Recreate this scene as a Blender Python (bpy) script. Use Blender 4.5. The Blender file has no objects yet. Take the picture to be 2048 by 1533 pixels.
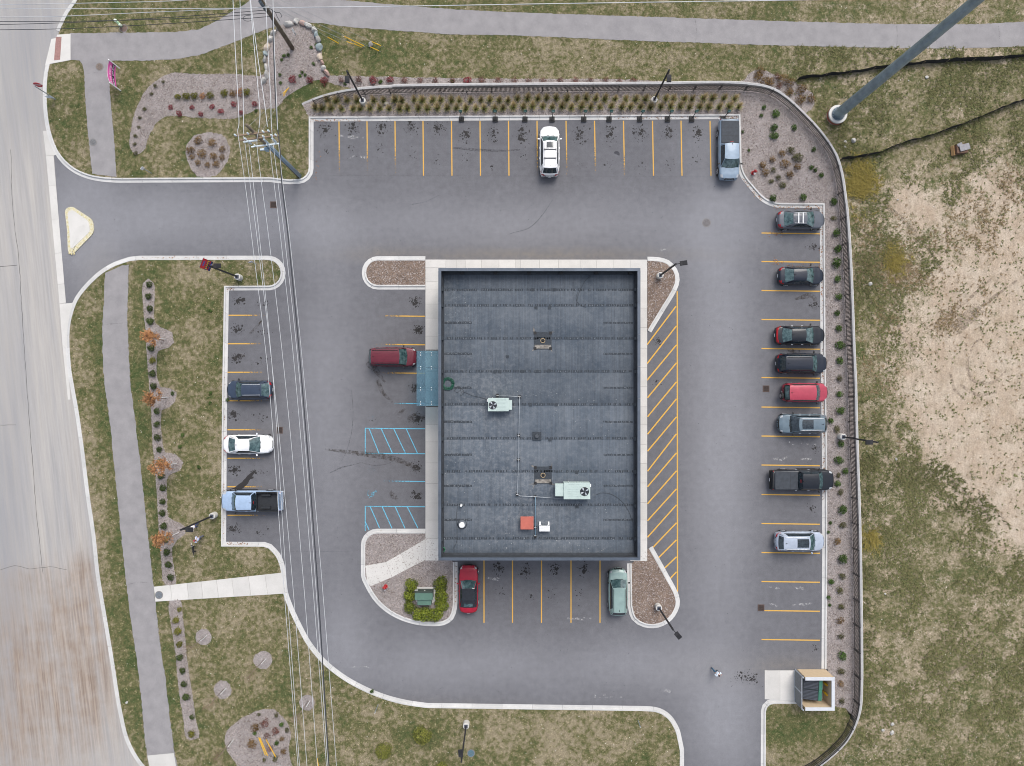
import bpy, bmesh, math, random
import numpy as np
from mathutils import Vector, Matrix
from mathutils.geometry import delaunay_2d_cdt

# ------------------------------------------------------------------ camera, sky, sun, exposure
H = 68.0          # flying height of the camera above the car park (m)
S = 20.0          # photograph pixels per metre on the asphalt
scene = bpy.context.scene
col = scene.collection
cam_d = bpy.data.cameras.new("camera"); cam = bpy.data.objects.new("camera", cam_d); col.objects.link(cam)
cam.location = (0, 0, H); cam.rotation_euler = (0, 0, 0)
cam_d.sensor_width = 36.0; cam_d.lens = 18.0 / (51.2 / H); cam_d.clip_end = 2000; cam_d.clip_start = 0.5
scene.camera = cam

SUN_EL, SUN_AZ = math.radians(52), math.radians(22)      # azimuth clockwise from north (+y)
world = bpy.data.worlds.new("World"); scene.world = world; world.use_nodes = True
wn, wl = world.node_tree.nodes, world.node_tree.links
wn.clear()
sky = wn.new("ShaderNodeTexSky"); sky.sky_type = 'NISHITA'; sky.sun_disc = False
sky.sun_elevation = SUN_EL; sky.sun_rotation = SUN_AZ; sky.dust_density = 4.0; sky.air_density = 1.0
hs = wn.new("ShaderNodeHueSaturation"); hs.inputs["Saturation"].default_value = 0.55
wtc = wn.new("ShaderNodeTexCoord"); wnz = wn.new("ShaderNodeTexNoise")
wnz.inputs["Scale"].default_value = 3.0; wnz.inputs["Detail"].default_value = 6
wmr = wn.new("ShaderNodeMapRange"); wmr.inputs["From Min"].default_value = 0.3; wmr.inputs["From Max"].default_value = 0.7
wmr.inputs["To Min"].default_value = 0.72; wmr.inputs["To Max"].default_value = 1.28
wmx = wn.new("ShaderNodeVectorMath"); wmx.operation = 'SCALE'
bg = wn.new("ShaderNodeBackground"); bg.inputs["Strength"].default_value = 0.15
wo = wn.new("ShaderNodeOutputWorld")
wl.new(sky.outputs[0], hs.inputs["Color"]); wl.new(wtc.outputs["Generated"], wnz.inputs["Vector"])
wl.new(wnz.outputs["Fac"], wmr.inputs["Value"]); wl.new(hs.outputs[0], wmx.inputs[0])
wl.new(wmr.outputs[0], wmx.inputs["Scale"]); wl.new(wmx.outputs[0], bg.inputs["Color"]); wl.new(bg.outputs[0], wo.inputs[0])
sun_d = bpy.data.lights.new("sun", 'SUN'); sun_d.energy = 1.1; sun_d.angle = math.radians(32); sun_d.color = (1.0, 0.965, 0.92)
sun = bpy.data.objects.new("sun", sun_d); col.objects.link(sun)
sdir = Vector((math.sin(SUN_AZ) * math.cos(SUN_EL), math.cos(SUN_AZ) * math.cos(SUN_EL), math.sin(SUN_EL)))
sun.rotation_euler = sdir.to_track_quat('Z', 'Y').to_euler()
vs = scene.view_settings
vs.view_transform = 'Standard'; vs.look = 'None'; vs.gamma = 1.0; vs.use_curve_mapping = False
vs.exposure = 0.55
scene.render.engine = 'CYCLES'
scene.cycles.pixel_filter_type = 'BLACKMAN_HARRIS'; scene.cycles.filter_width = 1.0

rng = random.Random(7)
nrng = np.random.default_rng(11)
ZL, ZC = 0.11, 0.135      # lawn level, top of kerbs and walks above the asphalt

def P(px, py, z=0.0):
    k = (H - z) / H / S
    return Vector(((px - 1024.0) * k, -(py - 766.5) * k, z))
def px_of(x, y, z=0.0):
    k = S * H / (H - z)
    return x * k + 1024.0, -y * k + 766.5

# ------------------------------------------------------------------ materials
MATS = {}
def newmat(name):
    m = bpy.data.materials.new(name); m.use_nodes = True; MATS[name] = m
    nt = m.node_tree
    return m, nt, nt.nodes["Principled BSDF"]
def nz(nt, vec, scale, detail=5.0, rough=0.55, stretch=None):
    n = nt.nodes.new("ShaderNodeTexNoise"); n.inputs["Scale"].default_value = scale
    n.inputs["Detail"].default_value = detail; n.inputs["Roughness"].default_value = rough
    if stretch:
        mp = nt.nodes.new("ShaderNodeMapping"); mp.inputs["Scale"].default_value = stretch
        if len(stretch) > 3: pass
        nt.links.new(vec, mp.inputs["Vector"]); vec = mp.outputs[0]
    nt.links.new(vec, n.inputs["Vector"])
    return n.outputs["Fac"]
def rng_(nt, v, a, b, lo=0.0, hi=1.0):
    n = nt.nodes.new("ShaderNodeMapRange")
    n.inputs["From Min"].default_value = a; n.inputs["From Max"].default_value = b
    n.inputs["To Min"].default_value = lo; n.inputs["To Max"].default_value = hi
    nt.links.new(v, n.inputs["Value"]); return n.outputs[0]
def mth(nt, op, a, b):
    n = nt.nodes.new("ShaderNodeMath"); n.operation = op
    for i, v in enumerate((a, b)):
        if isinstance(v, (int, float)): n.inputs[i].default_value = v
        else: nt.links.new(v, n.inputs[i])
    return n.outputs[0]
def mixc(nt, f, a, b):
    n = nt.nodes.new("ShaderNodeMix"); n.data_type = 'RGBA'
    if isinstance(f, (int, float)): n.inputs[0].default_value = f
    else: nt.links.new(f, n.inputs[0])
    for k, v in ((6, a), (7, b)):
        if isinstance(v, tuple): n.inputs[k].default_value = (*v, 1)
        else: nt.links.new(v, n.inputs[k])
    return n.outputs[2]
def mulc(nt, c, f):
    n = nt.nodes.new("ShaderNodeVectorMath"); n.operation = 'SCALE'
    if isinstance(c, tuple): n.inputs[0].default_value = c
    else: nt.links.new(c, n.inputs[0])
    if isinstance(f, (int, float)): n.inputs["Scale"].default_value = f
    else: nt.links.new(f, n.inputs["Scale"])
    return n.outputs[0]
def posn(nt): return nt.nodes.new("ShaderNodeNewGeometry").outputs["Position"]
def attr(nt, name):
    n = nt.nodes.new("ShaderNodeAttribute"); n.attribute_name = name; return n
def bump(nt, b, h, strength, dist=0.02):
    n = nt.nodes.new("ShaderNodeBump"); n.inputs["Strength"].default_value = strength; n.inputs["Distance"].default_value = dist
    nt.links.new(h, n.inputs["Height"]); nt.links.new(n.outputs[0], b.inputs["Normal"])

def M(name, c, rough=0.7, var=0.12, scale=6.0, c2=None, metal=0.0, coat=0.0, bmp=0.0, spec=0.5):
    if name in MATS: return MATS[name]
    m, nt, b = newmat(name)
    b.inputs["Roughness"].default_value = rough; b.inputs["Metallic"].default_value = metal
    b.inputs["Coat Weight"].default_value = coat; b.inputs["Coat Roughness"].default_value = 0.06
    b.inputs["Specular IOR Level"].default_value = spec
    p = posn(nt); f = nz(nt, p, scale, 6)
    f2 = rng_(nt, f, 0.3, 0.7)
    lo = tuple(x * (1 - var) for x in c); hi = c2 if c2 else tuple(min(1, x * (1 + var)) for x in c)
    cc = mixc(nt, f2, lo, hi)
    nt.links.new(cc, b.inputs["Base Color"])
    if bmp: bump(nt, b, f, bmp)
    return m

def m_asphalt():
    m, nt, b = newmat("asphalt"); p = posn(nt)
    grain = nz(nt, p, 22, 3, 0.8); mid = nz(nt, p, 1.6, 7, 0.65); big = nz(nt, p, 0.12, 4)
    w = attr(nt, "wear").outputs["Fac"]
    f = mth(nt, 'ADD', mth(nt, 'MULTIPLY', w, 0.72), mth(nt, 'MULTIPLY', rng_(nt, big, .3, .7), 0.18))
    f = mth(nt, 'ADD', f, mth(nt, 'MULTIPLY', rng_(nt, mid, .3, .7, -.5, .5), 0.24))
    c = mixc(nt, f, (0.108, 0.108, 0.118), (0.226, 0.229, 0.247))
    dst = attr(nt, "dust").outputs["Fac"]
    c = mixc(nt, mth(nt, 'MULTIPLY', dst, rng_(nt, mid, .3, .7, .3, .9)), c, (0.19, 0.17, 0.145))
    c = mulc(nt, c, rng_(nt, grain, .3, .7, 0.72, 1.28))
    sw = nz(nt, p, 2.2, 6, .7, (.12, 1, 1)); sw2 = nz(nt, p, 2.2, 6, .7, (1, .12, 1))
    c = mulc(nt, c, rng_(nt, mth(nt, 'MAXIMUM', sw, sw2), .42, .72, .975, 1.05))
    sp = nt.nodes.new("ShaderNodeTexVoronoi"); sp.inputs["Scale"].default_value = 1.1; nt.links.new(p, sp.inputs["Vector"])
    spk = rng_(nt, sp.outputs["Distance"], 0.03, 0.055, 0.62, 1.0)
    c = mulc(nt, c, spk)
    nt.links.new(c, b.inputs["Base Color"]); b.inputs["Roughness"].default_value = 0.88; b.inputs["Specular IOR Level"].default_value = .3
    bump(nt, b, grain, 0.35, 0.01)
m_asphalt()
def m_road():
    m, nt, b = newmat("road_concrete"); p = posn(nt)
    mp = nt.nodes.new("ShaderNodeMapping"); mp.inputs["Rotation"].default_value = (0, 0, math.radians(-6.5)); nt.links.new(p, mp.inputs["Vector"])
    st = nz(nt, mp.outputs[0], 1.3, 5, .6, (1, 0.05, 1)); st2 = nz(nt, mp.outputs[0], 6, 4, .6, (1, 0.03, 1))
    grain = nz(nt, p, 24, 3, .8); mid = nz(nt, p, 0.6, 6, .6)
    c = mixc(nt, rng_(nt, st, .3, .7), (0.30, 0.295, 0.295), (0.40, 0.378, 0.35))
    bl = attr(nt, "blue").outputs["Fac"]; c = mixc(nt, mth(nt, 'MULTIPLY', bl, rng_(nt, st2, .3, .7, .25, 1.0)), c, (0.20, 0.205, 0.225))
    d = attr(nt, "dirt").outputs["Fac"]
    dd = mth(nt, 'MULTIPLY', d, rng_(nt, mth(nt, 'ADD', mth(nt, 'MULTIPLY', st, .6), mth(nt, 'MULTIPLY', mid, .4)),   .34, .60, .15, .95))
    c = mixc(nt, dd, c, mixc(nt, rng_(nt, st2, .35, .65), (0.20, 0.148, 0.115), (0.30, 0.245, 0.20)))
    c = mulc(nt, c, rng_(nt, st2, .3, .7, .9, 1.08)); c = mulc(nt, c, rng_(nt, grain, .3, .7, .86, 1.14))
    nt.links.new(c, b.inputs["Base Color"]); b.inputs["Roughness"].default_value = .9
m_road()
def m_path():
    m, nt, b = newmat("path_asphalt"); p = posn(nt)
    grain = nz(nt, p, 26, 3, .8); mid = nz(nt, p, .9, 6, .6); ls = nz(nt, p, 5, 5, .6)
    c = mixc(nt, rng_(nt, mid, .3, .7), (0.215, 0.207, 0.213), (0.275, 0.265, 0.268))
    c = mixc(nt, rng_(nt, ls, .62, .75, 0, .35), c, (0.40, 0.39, 0.38))
    c = mulc(nt, c, rng_(nt, grain, .3, .7, .84, 1.15))
    nt.links.new(c, b.inputs["Base Color"]); b.inputs["Roughness"].default_value = .9
m_path()
def m_concrete(name, lo, hi, dirt=0.35):
    m, nt, b = newmat(name); p = posn(nt)
    mid = nz(nt, p, .8, 6, .6); gr = nz(nt, p, 18, 4, .7); dn = nz(nt, p, 3.1, 7, .7)
    c = mixc(nt, rng_(nt, mid, .3, .7), lo, hi)
    c = mixc(nt, rng_(nt, dn, .58, .74, 0, dirt), c, (0.27, 0.235, 0.20))
    oi = nt.nodes.new("ShaderNodeObjectInfo"); c = mulc(nt, c, rng_(nt, oi.outputs["Random"], 0, 1, .92, 1.06))
    c = mulc(nt, c, rng_(nt, gr, .3, .7, .93, 1.06))
    nt.links.new(c, b.inputs["Base Color"]); b.inputs["Roughness"].default_value = .85
m_concrete("kerb_concrete", (0.46, 0.46, 0.455), (0.56, 0.555, 0.54), .55)
m_concrete("walk_concrete", (0.50, 0.49, 0.465), (0.565, 0.55, 0.525), .18)
m_concrete("wall_block", (0.50, 0.50, 0.49), (0.66, 0.65, 0.63), .35)
m_concrete("base_concrete", (0.52, 0.515, 0.49), (0.62, 0.61, 0.58), .25)

def lawn_color(nt, p, tuft=False):
    dry = attr(nt, "dry").outputs["Fac"]
    n1 = nz(nt, p, .33, 5, .6); n2 = nz(nt, p, 2.4, 6, .65)
    f = mth(nt, 'ADD', dry, rng_(nt, n1, .3, .7, -.38, .38)); f = mth(nt, 'ADD', f, rng_(nt, n2, .3, .7, -.5, .5))
    cl = nt.nodes.new("ShaderNodeClamp"); nt.links.new(f, cl.inputs[0]); f = cl.outputs[0]
    c = mixc(nt, rng_(nt, f, 0, .55), (0.058, 0.082, 0.028), (0.125, 0.119, 0.054))
    c = mixc(nt, rng_(nt, f, .5, 1.0), c, (0.26, 0.222, 0.15))
    return c, n2
def m_lawn():
    m, nt, b = newmat("lawn"); p = posn(nt)
    c, n2 = lawn_color(nt, p)
    fine = nz(nt, p, 14, 4, .75)
    c = mixc(nt, rng_(nt, fine, .56, .76, 0, .65), c, (0.29, 0.25, 0.175))
    sand = attr(nt, "sand").outputs["Fac"]; sn = nz(nt, p, .8, 10, .78); sf = nz(nt, p, 6.0, 6, .75)
    s = mth(nt, 'ADD', sand, rng_(nt, sn, .3, .7, -.5, .5)); s = mth(nt, 'ADD', s, rng_(nt, sf, .3, .7, -.28, .28))
    s = rng_(nt, s, .34, .70)
    sn2 = nz(nt, p, .5, 7, .6); trk = nz(nt, p, 3.0, 3, .5, (1, .25, 1))
    sc = mixc(nt, rng_(nt, sn2, .3, .7), (0.37, 0.29, 0.215), (0.47, 0.40, 0.32))
    sb = nz(nt, p, .55, 9, .75); sc = mixc(nt, rng_(nt, sb, .52, .72, 0, .75), sc, (0.235, 0.185, 0.12)); sc = mulc(nt, sc, rng_(nt, trk, .3, .7, .88, 1.08))
    c = mixc(nt, s, c, sc)
    c = mulc(nt, c, rng_(nt, fine, .3, .7, .62, 1.38))
    nt.links.new(c, b.inputs["Base Color"]); b.inputs["Roughness"].default_value = .95; b.inputs["Specular IOR Level"].default_value = .15
    bump(nt, b, fine, .8, .06)
m_lawn()
def m_tuft():
    m, nt, b = newmat("grass_blades"); p = posn(nt)
    c, n2 = lawn_color(nt, p, True)
    r = attr(nt, "rnd").outputs["Fac"]
    c = mixc(nt, rng_(nt, r, .86, 1.0, 0, .75), c, (0.33, 0.28, 0.17))
    c = mulc(nt, c, rng_(nt, r, 0, 1, .55, 1.75))
    nt.links.new(c, b.inputs["Base Color"]); b.inputs["Roughness"].default_value = .9; b.inputs["Specular IOR Level"].default_value = .15
m_tuft()
def m_mulch(name, a, bb):
    m, nt, b = newmat(name); p = posn(nt)
    v = nt.nodes.new("ShaderNodeTexVoronoi"); v.inputs["Scale"].default_value = 9.0; nt.links.new(p, v.inputs["Vector"])
    v2 = nt.nodes.new("ShaderNodeSeparateColor"); nt.links.new(v.outputs["Color"], v2.inputs[0])
    mid = nz(nt, p, .7, 6, .6); fine = nz(nt, p, 20, 3, .8)
    f = mth(nt, 'ADD', mth(nt, 'MULTIPLY', v2.outputs[0], .5), mth(nt, 'MULTIPLY', rng_(nt, mid, .3, .7), .5))
    c = mixc(nt, f, a, bb); c = mulc(nt, c, rng_(nt, fine, .3, .7, .62, 1.38))
    nt.links.new(c, b.inputs["Base Color"]); b.inputs["Roughness"].default_value = .95
    bump(nt, b, fine, .9, .05)
m_mulch("mulch_grey", (0.175, 0.152, 0.143), (0.36, 0.325, 0.315))
m_mulch("mulch_brown", (0.115, 0.078, 0.058), (0.27, 0.205, 0.165))
def m_chip():
    m, nt, b = newmat("wood_chips"); r = attr(nt, "rnd").outputs["Fac"]
    c = mixc(nt, r, (0.10, 0.075, 0.062), (0.44, 0.385, 0.36))
    nt.links.new(c, b.inputs["Base Color"]); b.inputs["Roughness"].default_value = .95
m_chip()
def m_roof():
    m, nt, b = newmat("roof_membrane"); p = posn(nt)
    mid = nz(nt, p, .35, 6, .6); st = nz(nt, p, 7, 3, .5, (1, .02, 1)); wh = nz(nt, p, 2.2, 8, .75); fine = nz(nt, p, 15, 3, .7)
    c = mixc(nt, rng_(nt, mid, .3, .7), (0.058, 0.075, 0.097), (0.108, 0.125, 0.146))
    c = mulc(nt, c, rng_(nt, st, .3, .7, .84, 1.16))
    d = attr(nt, "chalk").outputs["Fac"]
    c = mixc(nt, mth(nt, 'MULTIPLY', rng_(nt, wh, .46, .74, 0, .6), mth(nt, 'ADD', d, .22)), c, (0.30, 0.31, 0.32))
    oi = nt.nodes.new("ShaderNodeObjectInfo"); c = mulc(nt, c, rng_(nt, oi.outputs["Random"], 0, 1, .90, 1.12))
    c = mulc(nt, c, rng_(nt, fine, .3, .7, .9, 1.1))
    nt.links.new(c, b.inputs["Base Color"]); b.inputs["Roughness"].default_value = .75; b.inputs["Specular IOR Level"].default_value = .3
m_roof()
def m_paint(name, c):
    m, nt, b = newmat(name); p = posn(nt)
    n = nz(nt, p, 1.6, 5, .6); wv = nz(nt, p, 3.2, 4, .6)
    nt.links.new(mulc(nt, c, rng_(nt, n, .3, .7, .88, 1.1)), b.inputs["Base Color"])
    b.inputs["Roughness"].default_value = .42; b.inputs["Metallic"].default_value = .1; b.inputs["Specular IOR Level"].default_value = .3
    b.inputs["Coat Weight"].default_value = .45; b.inputs["Coat Roughness"].default_value = .05
    bump(nt, b, wv, .22, .05)
    return m
def m_glass():
    m, nt, b = newmat("car_glass"); p = posn(nt); n = nz(nt, p, 3.0, 6, .65)
    nt.links.new(mixc(nt, rng_(nt, n, .35, .7), (0.012, 0.035, 0.04), (0.10, 0.165, 0.17)), b.inputs["Base Color"])
    b.inputs["Roughness"].default_value = .06; b.inputs["Specular IOR Level"].default_value = .8
    m, nt, b = newmat("dark_glass"); p = posn(nt); n = nz(nt, p, 5.0, 6, .65)
    nt.links.new(mixc(nt, rng_(nt, n, .35, .7), (0.006, 0.012, 0.018), (0.035, 0.05, 0.06)), b.inputs["Base Color"])
    b.inputs["Roughness"].default_value = .06; b.inputs["Specular IOR Level"].default_value = .8
    m, nt, b = newmat("canopy_glass"); p = posn(nt)
    nt.nodes.remove(b)
    tr = nt.nodes.new("ShaderNodeBsdfTransparent"); tr.inputs[0].default_value = (0.62, 0.80, 0.86, 1)
    gl = nt.nodes.new("ShaderNodeBsdfPrincipled"); gl.inputs["Base Color"].default_value = (0.20, 0.32, 0.40, 1); gl.inputs["Roughness"].default_value = .08
    mx = nt.nodes.new("ShaderNodeMixShader"); nt.links.new(rng_(nt, nz(nt, p, 2, 4), .3, .7, .24, .36), mx.inputs[0])
    nt.links.new(tr.outputs[0], mx.inputs[1]); nt.links.new(gl.outputs[0], mx.inputs[2])
    nt.links.new(mx.outputs[0], nt.nodes["Material Output"].inputs[0])
m_glass()
def m_worn(name, c, lo, hi, sc=6.0):
    # worn paint: patches of it are gone, the asphalt shows through
    m, nt, b = newmat(name); p = posn(nt)
    n = nz(nt, p, sc, 7, .7); n2 = nz(nt, p, 30, 3, .8)
    w = attr(nt, "worn").outputs["Fac"]
    a = mth(nt, 'SUBTRACT', mth(nt, 'ADD', mth(nt, 'MULTIPLY', n, .7), mth(nt, 'MULTIPLY', n2, .3)), mth(nt, 'MULTIPLY', w, .5))
    a = rng_(nt, a, lo, hi)
    nt.links.new(mulc(nt, c, rng_(nt, n2, .3, .7, .85, 1.12)), b.inputs["Base Color"])
    b.inputs["Roughness"].default_value = .8
    nt.links.new(a, b.inputs["Alpha"])
m_worn("yellow_line", (0.62, 0.36, 0.06), .20, .30)
m_worn("blue_line", (0.12, 0.42, 0.58), .25, .36)
m_worn("stain", (0.022, 0.02, 0.02), .28, .42, 9)
m_worn("brown_stain", (0.05, 0.038, 0.028), .40, .62, 3)
m_worn("tyre_mark", (0.045, 0.045, 0.05), .38, .70, 5)
m_worn("salt_mark", (0.52, 0.52, 0.52), .42, .62, 7)
def m_foliage(name, a, bb, tip=None):
    m, nt, b = newmat(name)
    r = attr(nt, "rnd").outputs["Fac"]; t = attr(nt, "tip").outputs["Fac"]
    c = mixc(nt, r, a, bb)
    if tip: c = mixc(nt, t, c, tip)
    oi = nt.nodes.new("ShaderNodeObjectInfo"); c = mulc(nt, c, rng_(nt, oi.outputs["Random"], 0, 1, .8, 1.25))
    nt.links.new(c, b.inputs["Base Color"]); b.inputs["Roughness"].default_value = .75; b.inputs["Specular IOR Level"].default_value = .25
    return m
m_foliage("leaf_boxwood", (0.022, 0.04, 0.012), (0.085, 0.115, 0.03))
m_foliage("leaf_boxwood_gold", (0.05, 0.065, 0.010), (0.22, 0.20, 0.03))
m_foliage("leaf_lime", (0.045, 0.075, 0.010), (0.22, 0.25, 0.03))
m_foliage("leaf_red", (0.10, 0.02, 0.025), (0.34, 0.07, 0.08))
m_foliage("leaf_dullred", (0.10, 0.05, 0.04), (0.24, 0.11, 0.09))
m_foliage("leaf_bronze", (0.09, 0.055, 0.025), (0.26, 0.16, 0.06))
m_foliage("leaf_orange", (0.20, 0.09, 0.04), (0.52, 0.27, 0.12))
m_foliage("leaf_green", (0.022, 0.055, 0.012), (0.10, 0.16, 0.035))
m_foliage("leaf_olive", (0.04, 0.045, 0.018), (0.14, 0.13, 0.05))
m_foliage("ornamental_grass", (0.07, 0.095, 0.02), (0.22, 0.23, 0.07), (0.62, 0.48, 0.29))
m_foliage("weed_green", (0.035, 0.06, 0.018), (0.12, 0.15, 0.05), (0.20, 0.17, 0.08))
m_foliage("weed_dry", (0.13, 0.095, 0.05), (0.30, 0.22, 0.12), (0.34, 0.25, 0.14))
m_foliage("weed_gold", (0.07, 0.085, 0.022), (0.24, 0.21, 0.05), (0.34, 0.26, 0.07))
m_foliage("twig", (0.16, 0.11, 0.08), (0.36, 0.27, 0.21))

# ------------------------------------------------------------------ mesh helpers
def link(name, me, mat=None, parent=None, label=None, cat=None, group=None, kind=None, loc=None):
    o = bpy.data.objects.new(name, me); col.objects.link(o)
    if mat is not None and me is not None and len(me.materials) == 0:
        me.materials.append(MATS[mat] if isinstance(mat, str) else mat)
    if parent is not None: o.parent = parent
    if label: o["label"] = label
    if cat: o["category"] = cat
    if group: o["group"] = group
    if kind: o["kind"] = kind
    if loc is not None: o.location = loc
    return o
def thing(name, label, cat, loc=(0, 0, 0), rz=0.0, group=None):
    o = link(name, None, None, None, label, cat, group, None, loc); o.rotation_euler = (0, 0, rz)
    o.empty_display_size = .2
    return o
def copy_tree(o, parent=None):
    c = o.copy(); col.objects.link(c); c.parent = parent
    for ch in list(o.children): copy_tree(ch, c)
    return c
class MB:
    def __init__(self): self.v = []; self.f = []; self.a = {}
    def add(self, vs, fs):
        n = len(self.v); self.v += [tuple(p) for p in vs]; self.f += [tuple(i + n for i in f) for f in fs]; return self
    def box(self, c, s, rz=0.0, ry=0.0, rx=0.0):
        m = Matrix.Rotation(rz, 3, 'Z') @ Matrix.Rotation(ry, 3, 'Y') @ Matrix.Rotation(rx, 3, 'X'); c = Vector(c)
        vs = [c + m @ Vector((x * s[0] / 2, y * s[1] / 2, z * s[2] / 2)) for x in (-1, 1) for y in (-1, 1) for z in (-1, 1)]
        return self.add(vs, [(0, 1, 3, 2), (4, 6, 7, 5), (0, 4, 5, 1), (2, 3, 7, 6), (0, 2, 6, 4), (1, 5, 7, 3)])
    def beam(self, p0, p1, w, h=None, up=(0, 0, 1)):
        p0, p1 = Vector(p0), Vector(p1); h = h or w; d = (p1 - p0).normalized(); u = Vector(up)
        if abs(d.dot(u)) > .98: u = Vector((0, 1, 0))
        s = d.cross(u).normalized(); u = s.cross(d)
        vs = [p + s * (a * w / 2) + u * (b * h / 2) for p in (p0, p1) for a, b in ((-1, -1), (1, -1), (1, 1), (-1, 1))]
        return self.add(vs, [(3, 2, 1, 0), (4, 5, 6, 7), (0, 1, 5, 4), (1, 2, 6, 5), (2, 3, 7, 6), (3, 0, 4, 7)])
    def cyl(self, p0, p1, r0, r1=None, n=12, cap=True):
        p0, p1 = Vector(p0), Vector(p1); r1 = r0 if r1 is None else r1; d = (p1 - p0).normalized()
        u = Vector((0, 0, 1)) if abs(d.z) < .95 else Vector((1, 0, 0)); s = d.cross(u).normalized(); u = s.cross(d)
        vs = []
        for p, r in ((p0, r0), (p1, r1)):
            for i in range(n):
                a = 2 * math.pi * i / n; vs.append(p + (s * math.cos(a) + u * math.sin(a)) * r)
        fs = [(i, (i + 1) % n, n + (i + 1) % n, n + i) for i in range(n)]
        if cap: fs += [tuple(range(n))[::-1], tuple(range(n, 2 * n))]
        return self.add(vs, fs)
    def tube(self, pts, r, n=6):
        pts = [Vector(p) for p in pts]; rs = r if isinstance(r, (list, tuple)) else [r] * len(pts); vs = []
        for i, p in enumerate(pts):
            d = (pts[min(i + 1, len(pts) - 1)] - pts[max(i - 1, 0)]).normalized()
            u = Vector((0, 0, 1)) if abs(d.z) < .95 else Vector((1, 0, 0)); s = d.cross(u).normalized(); u = s.cross(d)
            vs += [p + (s * math.cos(2 * math.pi * k / n) + u * math.sin(2 * math.pi * k / n)) * rs[i] for k in range(n)]
        m = len(pts)
        fs = [(i * n + k, i * n + (k + 1) % n, (i + 1) * n + (k + 1) % n, (i + 1) * n + k) for i in range(m - 1) for k in range(n)]
        fs += [tuple(range(n))[::-1], tuple(range((m - 1) * n, m * n))]
        return self.add(vs, fs)
    def prism(self, poly, z0, z1):
        n = len(poly); vs = [(p[0], p[1], z0) for p in poly] + [(p[0], p[1], z1) for p in poly]
        fs = [tuple(range(n))[::-1], tuple(range(n, 2 * n))] + [(i, (i + 1) % n, n + (i + 1) % n, n + i) for i in range(n)]
        return self.add(vs, fs)
    def grid(self, rows, close=False):
        n = len(rows[0]); vs = [p for r in rows for p in r]
        fs = [(i * n + k, i * n + k + 1, (i + 1) * n + k + 1, (i + 1) * n + k) for i in range(len(rows) - 1) for k in range(n - 1)]
        return self.add(vs, fs)
    def mesh(self, name, smooth=False, fix=True):
        me = bpy.data.meshes.new(name); me.from_pydata(self.v, [], self.f)
        if fix:
            bm = bmesh.new(); bm.from_mesh(me); bmesh.ops.recalc_face_normals(bm, faces=bm.faces[:]); bm.to_mesh(me); bm.free()
        if smooth: me.polygons.foreach_set("use_smooth", [True] * len(me.polygons))
        me.update(); return me
    def build(self, name, mat, parent=None, smooth=False, bevel=0.0, fix=True, **kw):
        o = link(name, self.mesh(name, smooth, fix), mat, parent, **kw)
        if bevel:
            b = o.modifiers.new("bevel", 'BEVEL'); b.width = bevel; b.segments = 2; b.limit_method = 'ANGLE'
        return o

def catmull(pts, step=0.6, closed=False):
    pts = [Vector((p[0], p[1])) for p in pts]; out = []; n = len(pts)
    rngN = n if closed else n - 1
    for i in range(rngN):
        p1, p2 = pts[i % n], pts[(i + 1) % n]
        p0 = pts[(i - 1) % n] if (closed or i > 0) else p1 * 2 - p2
        p3 = pts[(i + 2) % n] if (closed or i + 2 < n) else p2 * 2 - p1
        d1, d2, d3 = max((p1 - p0).length, 1e-4) ** .5, max((p2 - p1).length, 1e-4) ** .5, max((p3 - p2).length, 1e-4) ** .5
        m1 = (p2 - p1) + ((p1 - p0) / d1 - (p2 - p0) / (d1 + d2)) * d2
        m2 = (p2 - p1) + ((p3 - p2) / d3 - (p3 - p1) / (d2 + d3)) * d2
        k = max(1, int((p2 - p1).length / step))
        for j in range(k):
            t = j / k; t2, t3 = t * t, t * t * t
            out.append(p1 * (2 * t3 - 3 * t2 + 1) + m1 * (t3 - 2 * t2 + t) + p2 * (-2 * t3 + 3 * t2) + m2 * (t3 - t2))
    if not closed: out.append(pts[-1])
    return out
def fillet(pts, step=.35):
    """pts: world 2D points, optional third value = corner radius (m)"""
    out = []; n = len(pts)
    for i, p in enumerate(pts):
        r = p[2] if len(p) > 2 else 0; q = Vector((p[0], p[1]))
        if r <= 0 or i == 0 or i == n - 1: out.append(q); continue
        a = Vector(pts[i - 1][:2]) - q; b = Vector(pts[i + 1][:2]) - q
        ang = a.angle(b); t = min(r / math.tan(ang / 2), a.length * .98, b.length * .98); r2 = t * math.tan(ang / 2)
        A = q + a.normalized() * t; B = q + b.normalized() * t
        C = q + (a.normalized() + b.normalized()).normalized() * (r2 / math.sin(ang / 2))
        va, vb = A - C, B - C; th = va.angle(vb); k = max(3, int(th * r2 / step))
        cr = va.x * vb.y - va.y * vb.x; sg = 1 if cr > 0 else -1
        for j in range(k + 1):
            x = sg * th * j / k; out.append(C + Vector((va.x * math.cos(x) - va.y * math.sin(x), va.x * math.sin(x) + va.y * math.cos(x))))
    return out
def W2(pts, z=0.0):
    o = []
    for p in pts:
        q = P(p[0], p[1], z); o.append((q.x, q.y) + tuple(p[2:]))
    return o
def resample(pts, step):
    pts = [Vector(p[:2]) for p in pts]; out = [pts[0]]; 
    for a, b in zip(pts, pts[1:]):
        L = (b - a).length; k = max(1, int(round(L / step)))
        for j in range(1, k + 1): out.append(a.lerp(b, j / k))
    return out
def arclen(pts):
    s = [0.0]
    for a, b in zip(pts, pts[1:]): s.append(s[-1] + (Vector(b[:2]) - Vector(a[:2])).length)
    return s
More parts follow.
